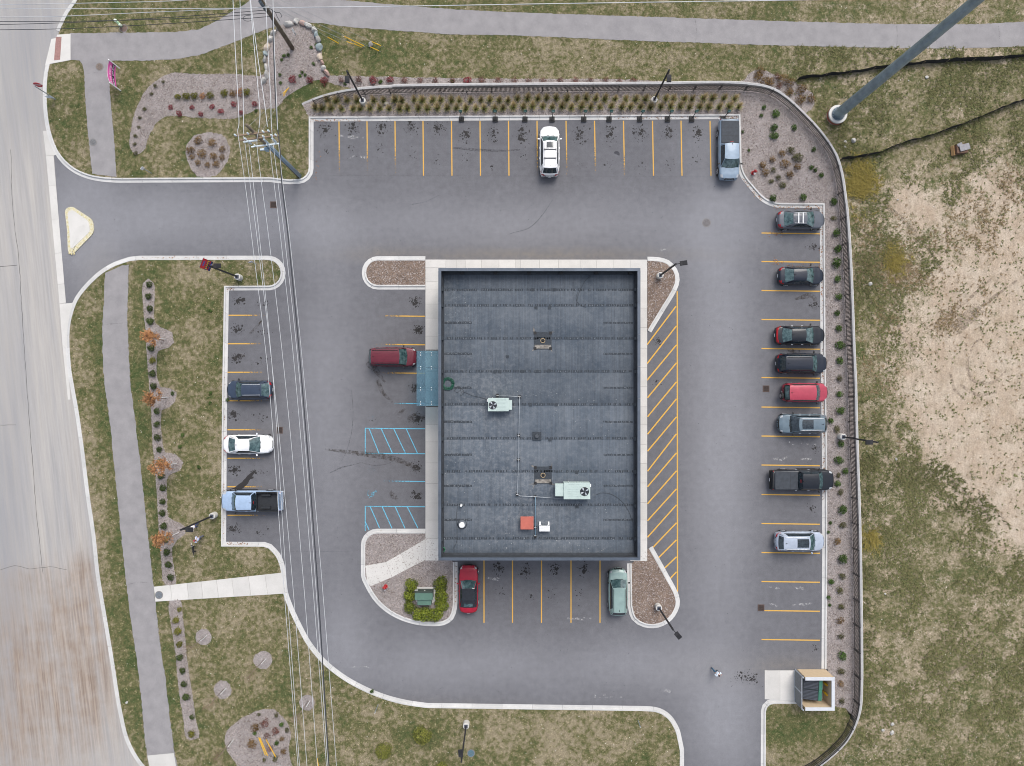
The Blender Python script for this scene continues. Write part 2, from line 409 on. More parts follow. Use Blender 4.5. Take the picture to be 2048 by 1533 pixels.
def at_len(pts, s, d):
    d = max(0, min(s[-1], d))
    for i in range(len(s) - 1):
        if d <= s[i + 1] + 1e-9:
            t = (d - s[i]) / max(1e-9, s[i + 1] - s[i]); a, b = Vector(pts[i][:2]), Vector(pts[i + 1][:2])
            return a.lerp(b, t), (b - a).normalized()
    return Vector(pts[-1][:2]), (Vector(pts[-1][:2]) - Vector(pts[-2][:2])).normalized()
def offset(pts, d):
    """offset a polyline to its right by d"""
    pts = [Vector(p[:2]) for p in pts]; out = []
    for i, p in enumerate(pts):
        a = (p - pts[i - 1]).normalized() if i > 0 else None; b = (pts[i + 1] - p).normalized() if i < len(pts) - 1 else None
        if a is None: a = b
        if b is None: b = a
        na, nb = Vector((a.y, -a.x)), Vector((b.y, -b.x)); m = (na + nb)
        m = m.normalized() if m.length > 1e-4 else na
        out.append(p + m * (d / max(.5, m.dot(na))))
    return out
def inside(poly, X, Y):
    poly = np.array([(p[0], p[1]) for p in poly]); x1, y1 = poly[:, 0], poly[:, 1]; x2, y2 = np.roll(x1, -1), np.roll(y1, -1)
    r = np.zeros(X.shape, bool)
    for a, b, c, d in zip(x1, y1, x2, y2):
        cnd = ((b > Y) != (d > Y)); r ^= cnd & (X < (c - a) * (Y - b) / ((d - b) if d != b else 1e-9) + a)
    return r
def blobs(X, Y, bl, base=0.0, mode='add'):
    """soft patches given in photograph pixels: (cx, cy, rx, ry, amount)"""
    PX, PY = X * S + 1024, -Y * S + 766.5; r = np.full(X.shape, base, float)
    for cx, cy, rx, ry, am in bl:
        r += am * np.exp(-(((PX - cx) / rx) ** 2 + ((PY - cy) / ry) ** 2))
    return np.clip(r, 0, 1)
def sheet(name, poly, mat, zf=0.0, step=1.0, attrs=None, jitter=0.0, skirt=0.0, edge=None, parent=None, **kw):
    poly = [Vector(p[:2]) for p in poly]
    if edge or jitter:
        pp = resample(poly + [poly[0]], edge or .3)[:-1]
        poly = [p + Vector((rng.uniform(-1, 1), rng.uniform(-1, 1))) * jitter for p in pp]
    A = np.array([(p.x, p.y) for p in poly]); mn, mx = A.min(0), A.max(0)
    pts = [Vector((p.x, p.y)) for p in poly]; n = len(pts)
    if step:
        gx, gy = np.meshgrid(np.arange(mn[0] + step / 2, mx[0], step), np.arange(mn[1] + step / 2, mx[1], step))
        gx, gy = gx.ravel(), gy.ravel(); gx = gx + nrng.uniform(-.2, .2, gx.shape) * step; gy = gy + nrng.uniform(-.2, .2, gy.shape) * step
        k = inside(poly, gx, gy); pts += [Vector((a, b)) for a, b in zip(gx[k], gy[k])]
    r = delaunay_2d_cdt(pts, [], [list(range(n))], 1, 1e-5)
    X = np.array([p.x for p in r[0]]); Y = np.array([p.y for p in r[0]])
    Z = zf(X, Y) if callable(zf) else np.full(X.shape, zf)
    vs = list(zip(X, Y, Z)); fs = []
    for f in r[2]:
        a, b, c = (r[0][i] for i in f[:3]); cr = (b - a).x * (c - a).y - (b - a).y * (c - a).x
        fs.append(tuple(f) if cr > 0 else tuple(f)[::-1])
    nv = len(vs)
    if skirt:
        cnt = {}
        for f in fs:
            for a, b in zip(f, f[1:] + f[:1]): cnt[(a, b)] = 1
        bd = [(a, b) for (a, b) in cnt if (b, a) not in cnt]; mp = {}
        for a, b in bd:
            for q in (a, b):
                if q not in mp: mp[q] = len(vs); vs.append((vs[q][0], vs[q][1], vs[q][2] - skirt))
            fs.append((b, a, mp[a], mp[b]))
    me = bpy.data.meshes.new(name); me.from_pydata(vs, [], fs)
    if attrs:
        VX = np.array([v[0] for v in vs]); VY = np.array([v[1] for v in vs])
        for k, fn in attrs.items():
            a = me.attributes.new(k, 'FLOAT', 'POINT'); a.data.foreach_set("value", np.asarray(fn(VX, VY), dtype=np.float32))
    me.update()
    return link(name, me, mat, parent, **kw)

# ------------------------------------------------------------------ ground levels and outlines (photograph pixels)
def smooth(t): t = np.clip(t, 0, 1); return t * t * (3 - 2 * t)
def gz(X, Y):                                    # lawn north of the wall falls to the field in the east
    return ZL - .5 * smooth((np.asarray(X) * S + 1024 - 650) / 320)
def gz1(px, py):
    q = P(px, py); return float(gz(q.x, q.y))

ROAD_NE = catmull(W2([(300, -330), (230, -150), (180, -40), (155, 4), (138, 28), (126, 52), (115, 78), (104, 118), (97, 150), (95, 178), (95.5, 210), (99, 245), (106, 275),
           (117, 302), (132, 322), (152, 338), (180, 350), (212, 355.5), (240, 357)]), .5)
K1 = ROAD_NE + fillet(W2([(241, 357), (540, 355.5), (578, 360, 4), (618, 358, 1.1), (618, 234.5), (1480, 229.5), (1483, 345, 3), (1536, 407, 3), (1648.5, 407.5), (1650, 700), (1653, 900), (1653.5, 1100), (1652, 1338)]))
K2 = fillet(W2([(1359, 1760), (1359, 1500), (1351, 1462, 2.5), (1330, 1424, 2.5), (1285, 1421.5, 2), (930, 1416.5), (855, 1415.5)])) + \
     catmull(W2([(850, 1415), (810, 1409), (765, 1397), (720, 1378), (682, 1356), (645, 1326), (615, 1290), (594, 1252), (577, 1215), (567, 1186), (564, 1160), (561, 1135), (552, 1112), (538, 1097)]), .4) + \
     fillet(W2([(528, 1093.5), (443, 1093), (445, 800), (449, 572.5), (538, 572, .8), (562, 570, 1.25), (562, 523, 1.25), (535, 521), (280, 521), (262, 523)])) + \
     catmull(W2([(258, 524), (232, 533), (205, 549), (178, 574), (158, 600), (147, 628), (141, 660), (141, 700), (145, 745), (151, 780), (159, 825), (170, 903), (181, 993), (192, 1068), (201, 1151),
             (214, 1230), (229, 1320), (245, 1420), (260, 1480), (282, 1520), (310, 1552), (370, 1640), (470, 1760)]), .5)
K3 = fillet(W2([(1592, 1407), (1531, 1407, .8), (1530, 1760)]))
I1 = fillet(W2([(851, 522), (733, 522, 1.15), (733, 570.5, 1.15), (851, 570.5)]))
I2 = catmull(W2([(1294.5, 661), (1320, 619), (1345, 577), (1350, 560), (1346, 543), (1333, 529), (1316, 524), (1294.5, 523)]), .4)
I3 = fillet(W2([(851, 1067), (731, 1067, 1.2), (731, 1150)])) + catmull(W2([(733, 1158), (740, 1172), (752, 1192), (772, 1213), (800, 1230), (830, 1240), (860, 1243.5), (885, 1242), (899, 1233), (905, 1215), (906, 1195)]), .4) + W2([(906, 1124)])
I4 = W2([(1263, 1127)]) + catmull(W2([(1264, 1210), (1271, 1234), (1290, 1246), (1315, 1246.5), (1337, 1234), (1350, 1211), (1349, 1194), (1326, 1149), (1297, 1097)]), .4)
WALL = catmull(W2([(603, 207), (640, 192), (690, 180), (740, 174.5), (787, 172), (1024, 169), (1300, 167), (1480, 166.5), (1536, 174), (1566, 189), (1611, 229), (1646, 268), (1671, 306), (1683, 342), (1690, 383), (1694, 420),
             (1699, 484), (1704, 584), (1707.5, 684), (1711, 767), (1713.5, 868), (1717, 968), (1720, 1068), (1721.5, 1150), (1723, 1274), (1723, 1374), (1720, 1419), (1710, 1451), (1695, 1479), (1670, 1506), (1638, 1532), (1590, 1558)], .2), .5)
K1_top = K1[len(ROAD_NE) + 0:]
def sub_from(path, p):                            # path from the point nearest p on
    q = P(*p); i = min(range(len(path)), key=lambda k: (Vector(path[k][:2]) - Vector((q.x, q.y))).length); return path[i:]
def sub_to(path, p):
    q = P(*p); i = min(range(len(path)), key=lambda k: (Vector(path[k][:2]) - Vector((q.x, q.y))).length); return path[:i + 1]
CORNER = (618, 234.5)
outside_poly = [Vector(p[:2]) for p in sub_to(K1, CORNER)] + [Vector(p[:2]) for p in WALL] + [Vector(p[:2]) for p in W2([(1500, 1640), (1480, 2050), (2700, 2050), (2700, -650), (420, -650)])]
west_poly = [Vector(p[:2]) for p in K2] + [Vector(p[:2]) for p in W2([(620, 2050), (1359, 2050)])]
bed_poly = [Vector(p[:2]) for p in sub_from(K1, CORNER)] + [Vector(p[:2]) for p in W2([(1655, 1338), (1655, 1409), (1690, 1416), (1712, 1440)])] + [Vector(p[:2]) for p in reversed(sub_to(WALL, (1712, 1446)))]
se_poly = [Vector(p[:2]) for p in K3] + [Vector(p[:2]) for p in W2([(1480, 2050), (1500, 1640)])] + [Vector(p[:2]) for p in reversed(sub_from(WALL, (1710, 1451)))] + [Vector(p[:2]) for p in W2([(1690, 1416), (1652, 1409), (1594, 1409)])]

DRY = [(800, 95, 120, 40, -.22), (600, 185, 60, 16, -.5), (640, 120, 30, 60, -.3), (590, 290, 20, 60, -.15), (195, 640, 25, 120, -.25), (200, 820, 22, 100, -.35), (235, 1000, 20, 200, -.3), (180, 900, 18, 250, .3), (200, 1080, 14, 120, .25),
       (280, 700, 20, 260, -.3), (310, 1050, 14, 250, -.25), (270, 1300, 22, 200, -.35), (345, 1350, 14, 150, -.3), (390, 760, 40, 200, .05), (400, 1000, 30, 80, .1), (480, 1260, 90, 60, .2), (700, 1440, 100, 60, .1), (1130, 1470, 160, 60, .3),
       (1590, 1450, 45, 40, -.3), (1640, 1500, 40, 30, .1), (1150, 110, 260, 40, .2), (1450, 140, 80, 30, .1), (1400, 10, 500, 30, -.1), (150, 200, 40, 100, -.15), (300, 150, 60, 30, .12), (560, 300, 40, 60, .05), (330, 40, 150, 40, -.05), (440, 250, 100, 30, .1), (110, 340, 60, 60, .1)]
def dryf(X, Y): return blobs(np.asarray(X), np.asarray(Y), DRY, .56)
SAND = [(2010, 720, 110, 170, 1.1), (1910, 820, 80, 110, .85), (2030, 540, 60, 90, .6), (1900, 590, 60, 70, .5), (1990, 900, 90, 110, .8), (2050, 1020, 60, 80, .6), (1810, 700, 45, 90, .38), (2000, 400, 70, 70, .4), (1870, 440, 90, 60, .38), (1800, 430, 60, 60, .32), (1810, 560, 40, 60, .2), (1830, 380, 60, 40, .25),
        (1960, 350, 70, 35, .3), (1740, 520, 40, 90, .12), (1800, 1010, 40, 110, .1), (1820, 1300, 120, 40, .13), (1850, 1380, 140, 30, .14), (1900, 1180, 160, 60, .05), (2030, 1240, 40, 60, .15), (1880, 70, 160, 35, .2), (1960, 105, 90, 14, .35), (1740, 160, 80, 40, .1), (1760, 1460, 60, 60, .18), (2200, 800, 160, 400, .6)]
def sandf(X, Y):
    X = np.asarray(X); Y = np.asarray(Y); s = blobs(X, Y, [(a, b, c * 1.12, d * 1.12, e * .72) for a, b, c, d, e in SAND], 0)
    return np.where(X * S + 1024 > 1560, np.clip(s + .25, 0, .92), s * 0)
def no(X, Y): return np.zeros(np.asarray(X).shape)
def dry_out(X, Y):
    X = np.asarray(X); e = smooth((X * S + 1024 - 1600) / 150); return np.clip(dryf(X, Y) + e * .06, 0, 1)

# far ground sheet, then the lawns, the road and the car park
link("ground", MB().add([(-450, -450, -.62), (450, -450, -.62), (450, 450, -.62), (-450, 450, -.62)], [(0, 1, 2, 3)]).mesh("ground", fix=False), "lawn", kind="structure")
at_ = bpy.data.objects["ground"].data.attributes.new("dry", 'FLOAT', 'POINT'); at_.data.foreach_set("value", [.58] * 4)
sheet("field_and_north_lawn", outside_poly, "lawn", gz, .9, {"dry": dry_out, "sand": sandf}, kind="structure")
sheet("west_lawn", west_poly, "lawn", ZL, .9, {"dry": dryf, "sand": no}, kind="structure")
sheet("corner_lawn", se_poly, "lawn", ZL - .004, .8, {"dry": dryf, "sand": no}, kind="structure")
sheet("planting_bed", bed_poly, "mulch_grey", ZL, 1.5, kind="structure")
road_poly = W2([(-700, -700), (420, -700), (300, -300), (165, 0), (112, 120), (110, 330), (131, 610), (155, 800), (206, 1150), (265, 1470), (340, 1600), (560, 2050), (-700, 2050)])
BLUE = [(10, 1000, 45, 400, .7), (20, 1350, 40, 250, .35), (60, 80, 60, 130, .8), (20, 250, 60, 120, .3)]
DIRT = [(60, 1330, 150, 150, 1.0), (150, 1260, 60, 150, .7), (185, 1330, 40, 130, .8), (0, 1500, 180, 80, .7), (165, 1130, 18, 50, .8), (160, 940, 12, 130, .35), (60, 1160, 70, 16, .5)]
sheet("road", road_poly, "road_concrete", -.006, 1.2, {"blue": lambda X, Y: blobs(X, Y, BLUE), "dirt": lambda X, Y: np.where(-Y * S + 766.5 > 1128, blobs(X, Y, DIRT), blobs(X, Y, DIRT) * .45)}, kind="structure")
lot_poly = W2([(107, 300), (131, 615), (200, 620), (440, 700), (440, 1100), (560, 1150), (560, 1700), (1300, 1780), (1545, 1780), (1545, 1420), (1660, 1410), (1660, 400), (1490, 225), (612, 225), (612, 340), (200, 340)])
LANE = [(1440, 600, 70, 500, .8), (1440, 1000, 70, 400, .5), (1050, 450, 500, 60, .75), (300, 440, 200, 70, .8), (160, 430, 70, 150, .8), (200, 560, 60, 60, .5), (560, 440, 120, 60, .3), (650, 800, 75, 400, .65), (900, 1330, 300, 60, .75), (1300, 1330, 150, 60, .7), (1450, 1450, 80, 120, .8), (690, 1250, 50, 80, .6)]
DUST = [(1070, 510, 300, 10, .9), (760, 505, 60, 12, .5), (1440, 1340, 130, 40, .15), (1560, 1330, 50, 16, .6), (820, 1405, 200, 10, .4), (200, 550, 40, 60, .4), (560, 860, 30, 8, .5)]
lot = sheet("car_park_asphalt", lot_poly, "asphalt", 0.0, 1.0, {"wear": lambda X, Y: blobs(X, Y, LANE, .05), "dust": lambda X, Y: blobs(X, Y, DUST)}, kind="structure")

# ------------------------------------------------------------------ paths
PATH_W = [(212, 546), (209, 609), (206, 659), (207.5, 734), (211, 768), (221, 843), (229, 918), (236, 993), (242, 1055), (252, 1150), (261, 1224), (274, 1312), (283, 1387), (291, 1474), (296, 1510), (330, 1700), (390, 1690), (349.5, 1500), (341, 1437), (333, 1362), (321, 1287), (313, 1212), (306, 1150), (297, 1068), (289, 993), (281, 918), (272, 843), (262, 768), (259, 709), (256, 646), (257, 596), (259, 530), (246, 532)]
PATH_N = [(186, 349), (181, 300), (176, 250), (172, 190), (170, 150), (166, 130), (160, 122), (142, 121), (142, 68), (250, 67), (350, 66), (400, 60), (440, 41), (470, 22), (495, 8), (535, -30), (610, -90), (700, -90), (640, -30), (684, 2), (790, 9), (900, 15), (1024, 21), (1300, 30), (1536, 38), (1800, 45), (1960, 45), (2048, 40), (2400, 10), (2400, 60), (2048, 90), (1900, 94), (1700, 91), (1536, 87), (1250, 77), (1024, 67), (900, 66), (800, 61), (700, 56), (640, 48), (600, 46), (555, 53), (512, 68), (480, 82), (440, 97), (400, 112), (350, 120), (300, 123), (220, 123), (219, 150), (222, 190), (226, 238), (230, 290), (235, 355)]
sheet("west_path", W2(PATH_W), "path_asphalt", ZL + .02, 1.5, jitter=.045, edge=.28, skirt=.05, kind="structure")
sheet("north_path", W2(PATH_N), "path_asphalt", lambda X, Y: gz(X, Y) + .02, 1.5, jitter=.04, edge=.28, skirt=.05, kind="structure")

# ------------------------------------------------------------------ mulch beds on the lawns
BEDS = {}
def bed(name, pts, mat="mulch_grey", z=.014, closed=True, jit=.06):
    BEDS[name] = c = catmull(W2(pts), .5, True)
    return sheet(name, c, mat, lambda X, Y: gz(X, Y) + z, .9, jitter=jit, edge=.25, skirt=.03, kind="structure")
bed("northwest_bed", [(345, 148), (400, 150), (470, 149), (528, 150), (530, 110), (540, 72), (565, 52), (595, 44), (622, 55), (640, 85), (645, 130), (648, 150), (660, 152), (900, 154), (1200, 155), (1490, 157), (1500, 145), (1520, 136), (1560, 150), (1600, 165), (1632, 190), (1628, 215), (1612, 224),
    (1566, 187), (1500, 168), (1300, 166), (1000, 167), (790, 172), (700, 177), (655, 165), (637, 160), (607, 175), (572, 197), (557, 215), (512, 222), (475, 237), (400, 237), (355, 233), (325, 238), (300, 270), (290, 302), (272, 311), (261, 297), (265, 250), (280, 205), (302, 172)])
bed("round_bed", [(390, 273), (420, 267), (447, 272), (460, 295), (458, 320), (440, 345), (430, 353), (395, 353), (382, 335), (373, 310), (375, 290)])
HEDGE = [(288, 566), (298, 558), (309, 566), (310, 600), (311, 645), (322, 655), (345, 666), (349, 685), (338, 697), (318, 703), (317, 760), (322, 775), (340, 776), (354, 785), (352, 803), (340, 815), (326, 820), (326, 880), (332, 905), (350, 908), (368, 925), (362, 940), (338, 952), (336, 1000), (338, 1034), (352, 1042), (370, 1052), (372, 1066), (356, 1080), (346, 1095), (350, 1140), (353, 1167), (331, 1168), (324, 1120), (318, 1040), (313, 960), (306, 880), (302, 800), (297, 740), (292, 660)]
bed("hedge_bed", HEDGE, jit=.04)
bed("south_hedge_bed", [(340, 1202), (362, 1200), (366, 1230), (372, 1280), (377, 1330), (386, 1390), (393, 1440), (399, 1474), (376, 1478), (368, 1440), (358, 1370), (350, 1290), (342, 1240)], jit=.04)
def ring(cx, cy, r, name="tree_ring", sx=1.0):
    bed(name, [(cx + r * sx * math.cos(a) * rng.uniform(.93, 1.07), cy + r * math.sin(a) * rng.uniform(.93, 1.07)) for a in [k * math.pi / 5 for k in range(10)]], jit=.04)
for a in ((408, 1274, 17), (527, 1320, 19), (447, 1379, 18), (615, 1404, 16), (845, 1474, 21), (765, 1508, 20), (882, 1536, 18)): ring(*a)
bed("south_bed", [(452, 1465), (470, 1447), (500, 1428), (528, 1418), (550, 1419), (572, 1440), (583, 1465), (578, 1500), (585, 1530), (600, 1570), (480, 1580), (475, 1530), (455, 1500)])
for nm, isl, extra, mt in (("northwest_island", I1, [], "mulch_brown"), ("northeast_island", I2, [], "mulch_brown"), ("southeast_island", I4, [], "mulch_brown"), ("southwest_island", I3, [], "mulch_grey")):
    BEDS[nm] = [Vector(p[:2]) for p in isl]
    sheet(nm, isl, mt, ZL, 1.0, kind="structure")

# ------------------------------------------------------------------ kerbs: cast sections with open joints
PROFILE = [(0, -.25), (0, .122), (.012, ZC), (.14, ZC), (.152, .128), (.185, .02), (.455, .012), (.455, -.25)]
def kerb(name, path, length=3.0, prof=PROFILE, mat="kerb_concrete"):
    root = link(name, None, kind="structure"); s = arclen(path); L = s[-1]; n = max(1, round(L / length)); seg = L / n
    offs = {d: offset(path, d) for d in sorted({p[0] for p in prof})}
    def pt(d, t):
        o = offs[d]
        for i in range(len(s) - 1):
            if t <= s[i + 1] + 1e-9:
                u = (t - s[i]) / max(1e-9, s[i + 1] - s[i]); return Vector(o[i]).lerp(Vector(o[i + 1]), u)
        return Vector(o[-1])
    for k in range(n):
        a, b = k * seg + .011, (k + 1) * seg - .011
        ts = [a] + [x for x in s if a + .05 < x < b - .05] + [b]; rows = []
        dz = rng.uniform(-.003, .003)
        for t in ts:
            rows.append([(*pt(d, t), z + (dz if z > 0 else 0)) for d, z in prof])
        mb = MB().grid(rows); m = len(prof); mb.f.append(tuple(range(m))); mb.f.append(tuple(range((len(ts) - 1) * m, len(ts) * m))[::-1])
        mb.build("kerb_section", mat, root)
    return root
RAMP_A, RAMP_B = (118, 70), (101, 130)
kerb("road_kerb_north", sub_to(K1, (117, 70)))
kerb("driveway_kerb_north", sub_from(K1, (100.5, 132)))
kerb("west_lawn_kerb", K2)
kerb("corner_lawn_kerb", K3)
kerb("island_kerb", I1, 2.6); kerb("island_kerb", I2, 2.6); kerb("island_kerb", I3, 3.0); kerb("island_kerb", I4, 2.8)

# ------------------------------------------------------------------ concrete walks, laid slab by slab
def slabs(name, polys, z1, mat="walk_concrete", gap=.012, th=.2, bev=.008):
    root = link(name, None, kind="structure")
    for pl in polys:
        w = [Vector(p[:2]) for p in W2(pl)]; c = sum(w, Vector((0, 0))) / len(w)
        q = []
        for p in w:
            d = p - c; q.append(c + d * (1 - gap * 1.2 / max(.3, d.length)))
        MB().prism(q, z1 - th, z1 + rng.uniform(-.003, .003)).build("slab", mat, root)
    return root
def cut(a, b, ts):        # strip between two edges cut at fractions
    A = lambda t: (a[0][0] + (a[1][0] - a[0][0]) * t, a[0][1] + (a[1][1] - a[0][1]) * t)
    B = lambda t: (b[0][0] + (b[1][0] - b[0][0]) * t, b[0][1] + (b[1][1] - b[0][1]) * t)
    return [[A(t0), A(t1), B(t1), B(t0)] for t0, t1 in zip(ts, ts[1:])]
ys = [520, 536, 564, 579, 609, 637, 673, 708, 744, 778, 813, 849, 884, 926, 967, 1006, 1040, 1077, 1121]
left = [[(851, a), (851, b), (892, b), (892, a)] for a, b in zip(ys, ys[1:])]
xs = [892, 913, 931, 963, 998, 1031, 1041, 1079, 1117, 1160, 1193, 1226, 1260]
top = [[(a, 520), (a, 559), (b, 559), (b, 520)] for a, b in zip(xs, xs[1:])]
yr = [520, 563, 617, 656, 697, 735, 774, 814, 850, 889, 927, 966, 1005, 1040, 1080, 1122]
right = [[(1260, a), (1260, b), (1294, b), (1294, a)] for a, b in zip(yr, yr[1:])]
bot = [[(a, 1088), (a, 1119), (b, 1119), (b, 1088)] for a, b in zip(xs, xs[1:])]
slabs("building_walk", left + top + right + bot, ZC)
link("walk_subbase", MB().prism(W2([(853, 522), (853, 1119), (1292, 1119), (1292, 522)]), -.1, ZC - .02).mesh("walk_subbase"), M("joint_dark", (.16, .15, .14), .95), kind="structure")
slabs("entrance_walk", [[(851, 1078), (802, 1107), (815, 1138), (851, 1120)], [(802, 1107), (772, 1124), (785, 1154), (815, 1138)], [(772, 1124), (731, 1131), (735, 1164), (742, 1172), (785, 1154)]], ZC + .002)
c1 = ((309, 1173), (564, 1145)); c2 = ((312, 1203), (570, 1187))
slabs("crossing_walk", cut(c1, c2, [0, .13, .26, .37, .49, .61, .74, .87, 1.0]), ZL + .035)
slabs("path_end_walk", [[(296, 1510), (349, 1505), (356, 1545), (303, 1548)], [(303, 1548), (356, 1545), (365, 1590), (311, 1592)]], ZL + .04)
gut = cut(((92, 312), (119, 608)), ((107, 312), (132, 606)), [0, .2, .43, .66, .87, 1.0])
slabs("gutter_strip", gut + [[(86, 262), (92, 312), (107, 312), (116, 309), (98, 262)], [(119, 608), (125, 690), (134, 700), (138, 640), (146, 606)], [(125, 690), (136, 800), (141, 800), (134, 700)]], .012)
slabs("dumpster_pad", [[(1529, 1341), (1529, 1399), (1560, 1400), (1560, 1341)], [(1560, 1341), (1560, 1400), (1594, 1402), (1594, 1341)], [(1595, 1341), (1595, 1402), (1650, 1402), (1650, 1341)]], .03)
ramp = slabs("kerb_ramp", [[(116, 71), (143, 69), (143, 122), (101, 130)], ], ZL + .03)
MB().prism(W2([(114, 76), (125, 75.5), (122, 121), (110, 122.5)]), ZL + .03, ZL + .045).build("tactile_plate", M("tactile_red", (.28, .155, .14), .85, .2, 9), ramp)
slabs("road_edge_slabs", [[(103, 78), (115, 76), (100, 130), (90, 132)]], .01)

# ------------------------------------------------------------------ painted traffic island in the driveway mouth
tri = fillet(W2([(135, 460), (130, 417, .5), (146, 414, .5), (186, 440, .9), (190, 465, 1.0), (148, 508, .45), (137, 508, .4), (135, 460)]))
isl = thing("traffic_island", "triangular concrete island with a pale yellow painted rim in the driveway mouth", "traffic island", (0, 0, 0))
SG = 1 if sum(a.x * b.y - a.y * b.x for a, b in zip(tri, tri[1:] + tri[:1])) < 0 else -1
MB().prism(tri[:-1], 0, .09).build("rim", M("pale_yellow_paint", (.58, .52, .30), .8, .3, 9, (.66, .63, .50)), isl, bevel=.02)
inn2 = fillet(W2([(140, 462), (136, 424, .3), (147, 421, .3), (178, 443, .5), (182, 463, .6), (146, 498, .2), (142, 497, .15), (140, 462)]))[:-1]
MB().prism(inn2, .09, .105).build("centre_slab", "walk_concrete", isl)
mid = offset(tri[:-1] + [tri[0]], SG * .17); sL = arclen(mid)
for k in range(26):
    p, d = at_len(mid, sL, sL[-1] * (k + .5) / 26)
    MB().box((p.x, p.y, .092), (.13, .2, .012), math.atan2(d.y, d.x) + .5).build("hatch_bar", M("dull_yellow", (.50, .44, .24), .85, .3, 12), isl)

# ------------------------------------------------------------------ parking lines and hatching
def line(p0, p1, w=.105, mat="yellow_line", worn=(0, 0), parent=lot, z=.005, name="parking_line", seg=8):
    a, b = P(*p0), P(*p1); d = (b - a).normalized(); n = Vector((-d.y, d.x, 0)) * w / 2; rows = []
    for i in range(seg + 1):
        q = a.lerp(b, i / seg); rows.append([(q - n)[:2] + (z,), (q + n)[:2] + (z,)])
    me = MB().grid(rows).mesh(name, fix=False)
    if sum(1 for p in me.polygons if p.normal.z < 0): me.flip_normals()
    at = me.attributes.new("worn", 'FLOAT', 'POINT'); v = []
    for i in range(seg + 1): t = i / seg; v += [worn[0] + (worn[1] - worn[0]) * t] * 2
    at.data.foreach_set("value", v)
    return link(name, me, mat, parent)
for i, x in enumerate([678, 734, 790, 846, 903, 960, 1017, 1074, 1132, 1189, 1247, 1305, 1362, 1420]):
    line((x, 242), (x + (1 if i < 8 else 2), 352), worn=(0, .75 if x in (678, 734, 790, 1074, 1132, 1189) else (.62 if x == 1247 else .3)))
for i, y in enumerate([467, 524, 582, 640, 698, 756, 815, 873, 931, 990, 1048, 1106, 1164, 1222, 1280]):
    line((1640, y + 1), (1523, y - .5), worn=(.05, .2))
for y in [631, 688, 745, 802, 860, 917, 974, 1031]: line((455, y), (562, y), worn=(.05, 1.0))
for y in [633, 690, 747]: line((850, y), (735, y - 1), worn=(0, .9))
for x in [968, 1025, 1083, 1142, 1200]: line((x, 1118), (x, 1246), worn=(.05, .2))
BL = dict(mat="blue_line", w=.085)
line((850, 808), (735, 806), worn=(0, 1.0), **BL)
for y0, y1 in ((857, 907.5), (1013, 1062)):
    line((850, y0 + 1), (730, y0), worn=(.1, .35), **BL)
    line((730.5, y0), (730.5, y1), worn=(.2, .3), z=.0065, **BL)
line((850, 908), (730, 907), worn=(.1, .4), **BL)
line((850, 963.5), (730, 962), worn=(0, .85), **BL)
for a, b in (((738, 857), (758, 907)), ((762, 857), (785, 907)), ((787, 857), (811, 907)), ((812, 857), (835, 907)), ((740, 1013), (759, 1056)), ((764, 1013), (784, 1057)), ((790, 1013), (810, 1057)), ((814, 1013), (836, 1057)), ((731, 1045), (738, 1060))):
    line(a, b, worn=(.2, .25), z=.0075, **BL)
line((1354.5, 583), (1355, 1184), w=.12, worn=(.0, .1), seg=40)
for a, b in (((1294, 690), (1352, 613)), ((1294, 728), (1353, 652)), ((1294, 761), (1353, 690)), ((1295, 796), (1353, 726)), ((1295, 834), (1353, 764)), ((1295, 869), (1353, 798)), ((1295, 903), (1353, 834)), ((1295, 943), (1353, 868)), ((1295, 974), (1353, 906)), ((1295, 1008), (1353, 942)), ((1295, 1042), (1353, 978)), ((1295, 1075), (1353, 1010)), ((1306, 1095), (1353, 1046)), ((1317, 1116), (1353, 1080)), ((1329, 1137), (1353, 1114)), ((1340, 1158), (1353, 1144))):
    line(a, b, w=.125, worn=(.05, .05), z=.0068, name="hatch_line")
# worn wheelchair symbols
def wheelchair(cx, cy, worn):
    mb = MB(); c = P(cx, cy); k = .05
    def seg(pts, w=.1):
        for a, b in zip(pts, pts[1:]):
            a2, b2 = Vector((c.x + a[0] * k, c.y + a[1] * k)), Vector((c.x + b[0] * k, c.y + b[1] * k)); d = (b2 - a2).normalized(); n = Vector((-d.y, d.x)) * w / 2
            z = .0055 + rng.random() * .003
            mb.add([(*(a2 - n), z), (*(b2 - n), z), (*(b2 + n), z), (*(a2 + n), z)], [(0, 1, 2, 3)])
    seg([(8.5 * math.cos(t) * .8 - 1, 8.5 * math.sin(t) * .8 - 1) for t in [2.2 + k2 * .45 for k2 in range(10)]], .09)
    seg([(9 + 1.3 * math.cos(t), 3 + 1.3 * math.sin(t)) for t in [k2 * .8 for k2 in range(9)]], .1)
    seg([(7, 2), (1, 0), (0, -7), (-5, -9)], .1); seg([(4, 1), (3, -5)], .08)
    me = mb.mesh("wheelchair_symbol", fix=False); at = me.attributes.new("worn", 'FLOAT', 'POINT'); at.data.foreach_set("value", [worn] * len(me.vertices))
    for p in me.polygons:
        if p.normal.z < 0: me.flip_normals(); break
    link("wheelchair_symbol", me, "blue_line", lot)
wheelchair(745, 832, .62); wheelchair(744, 938, .6); wheelchair(743, 986, .42)

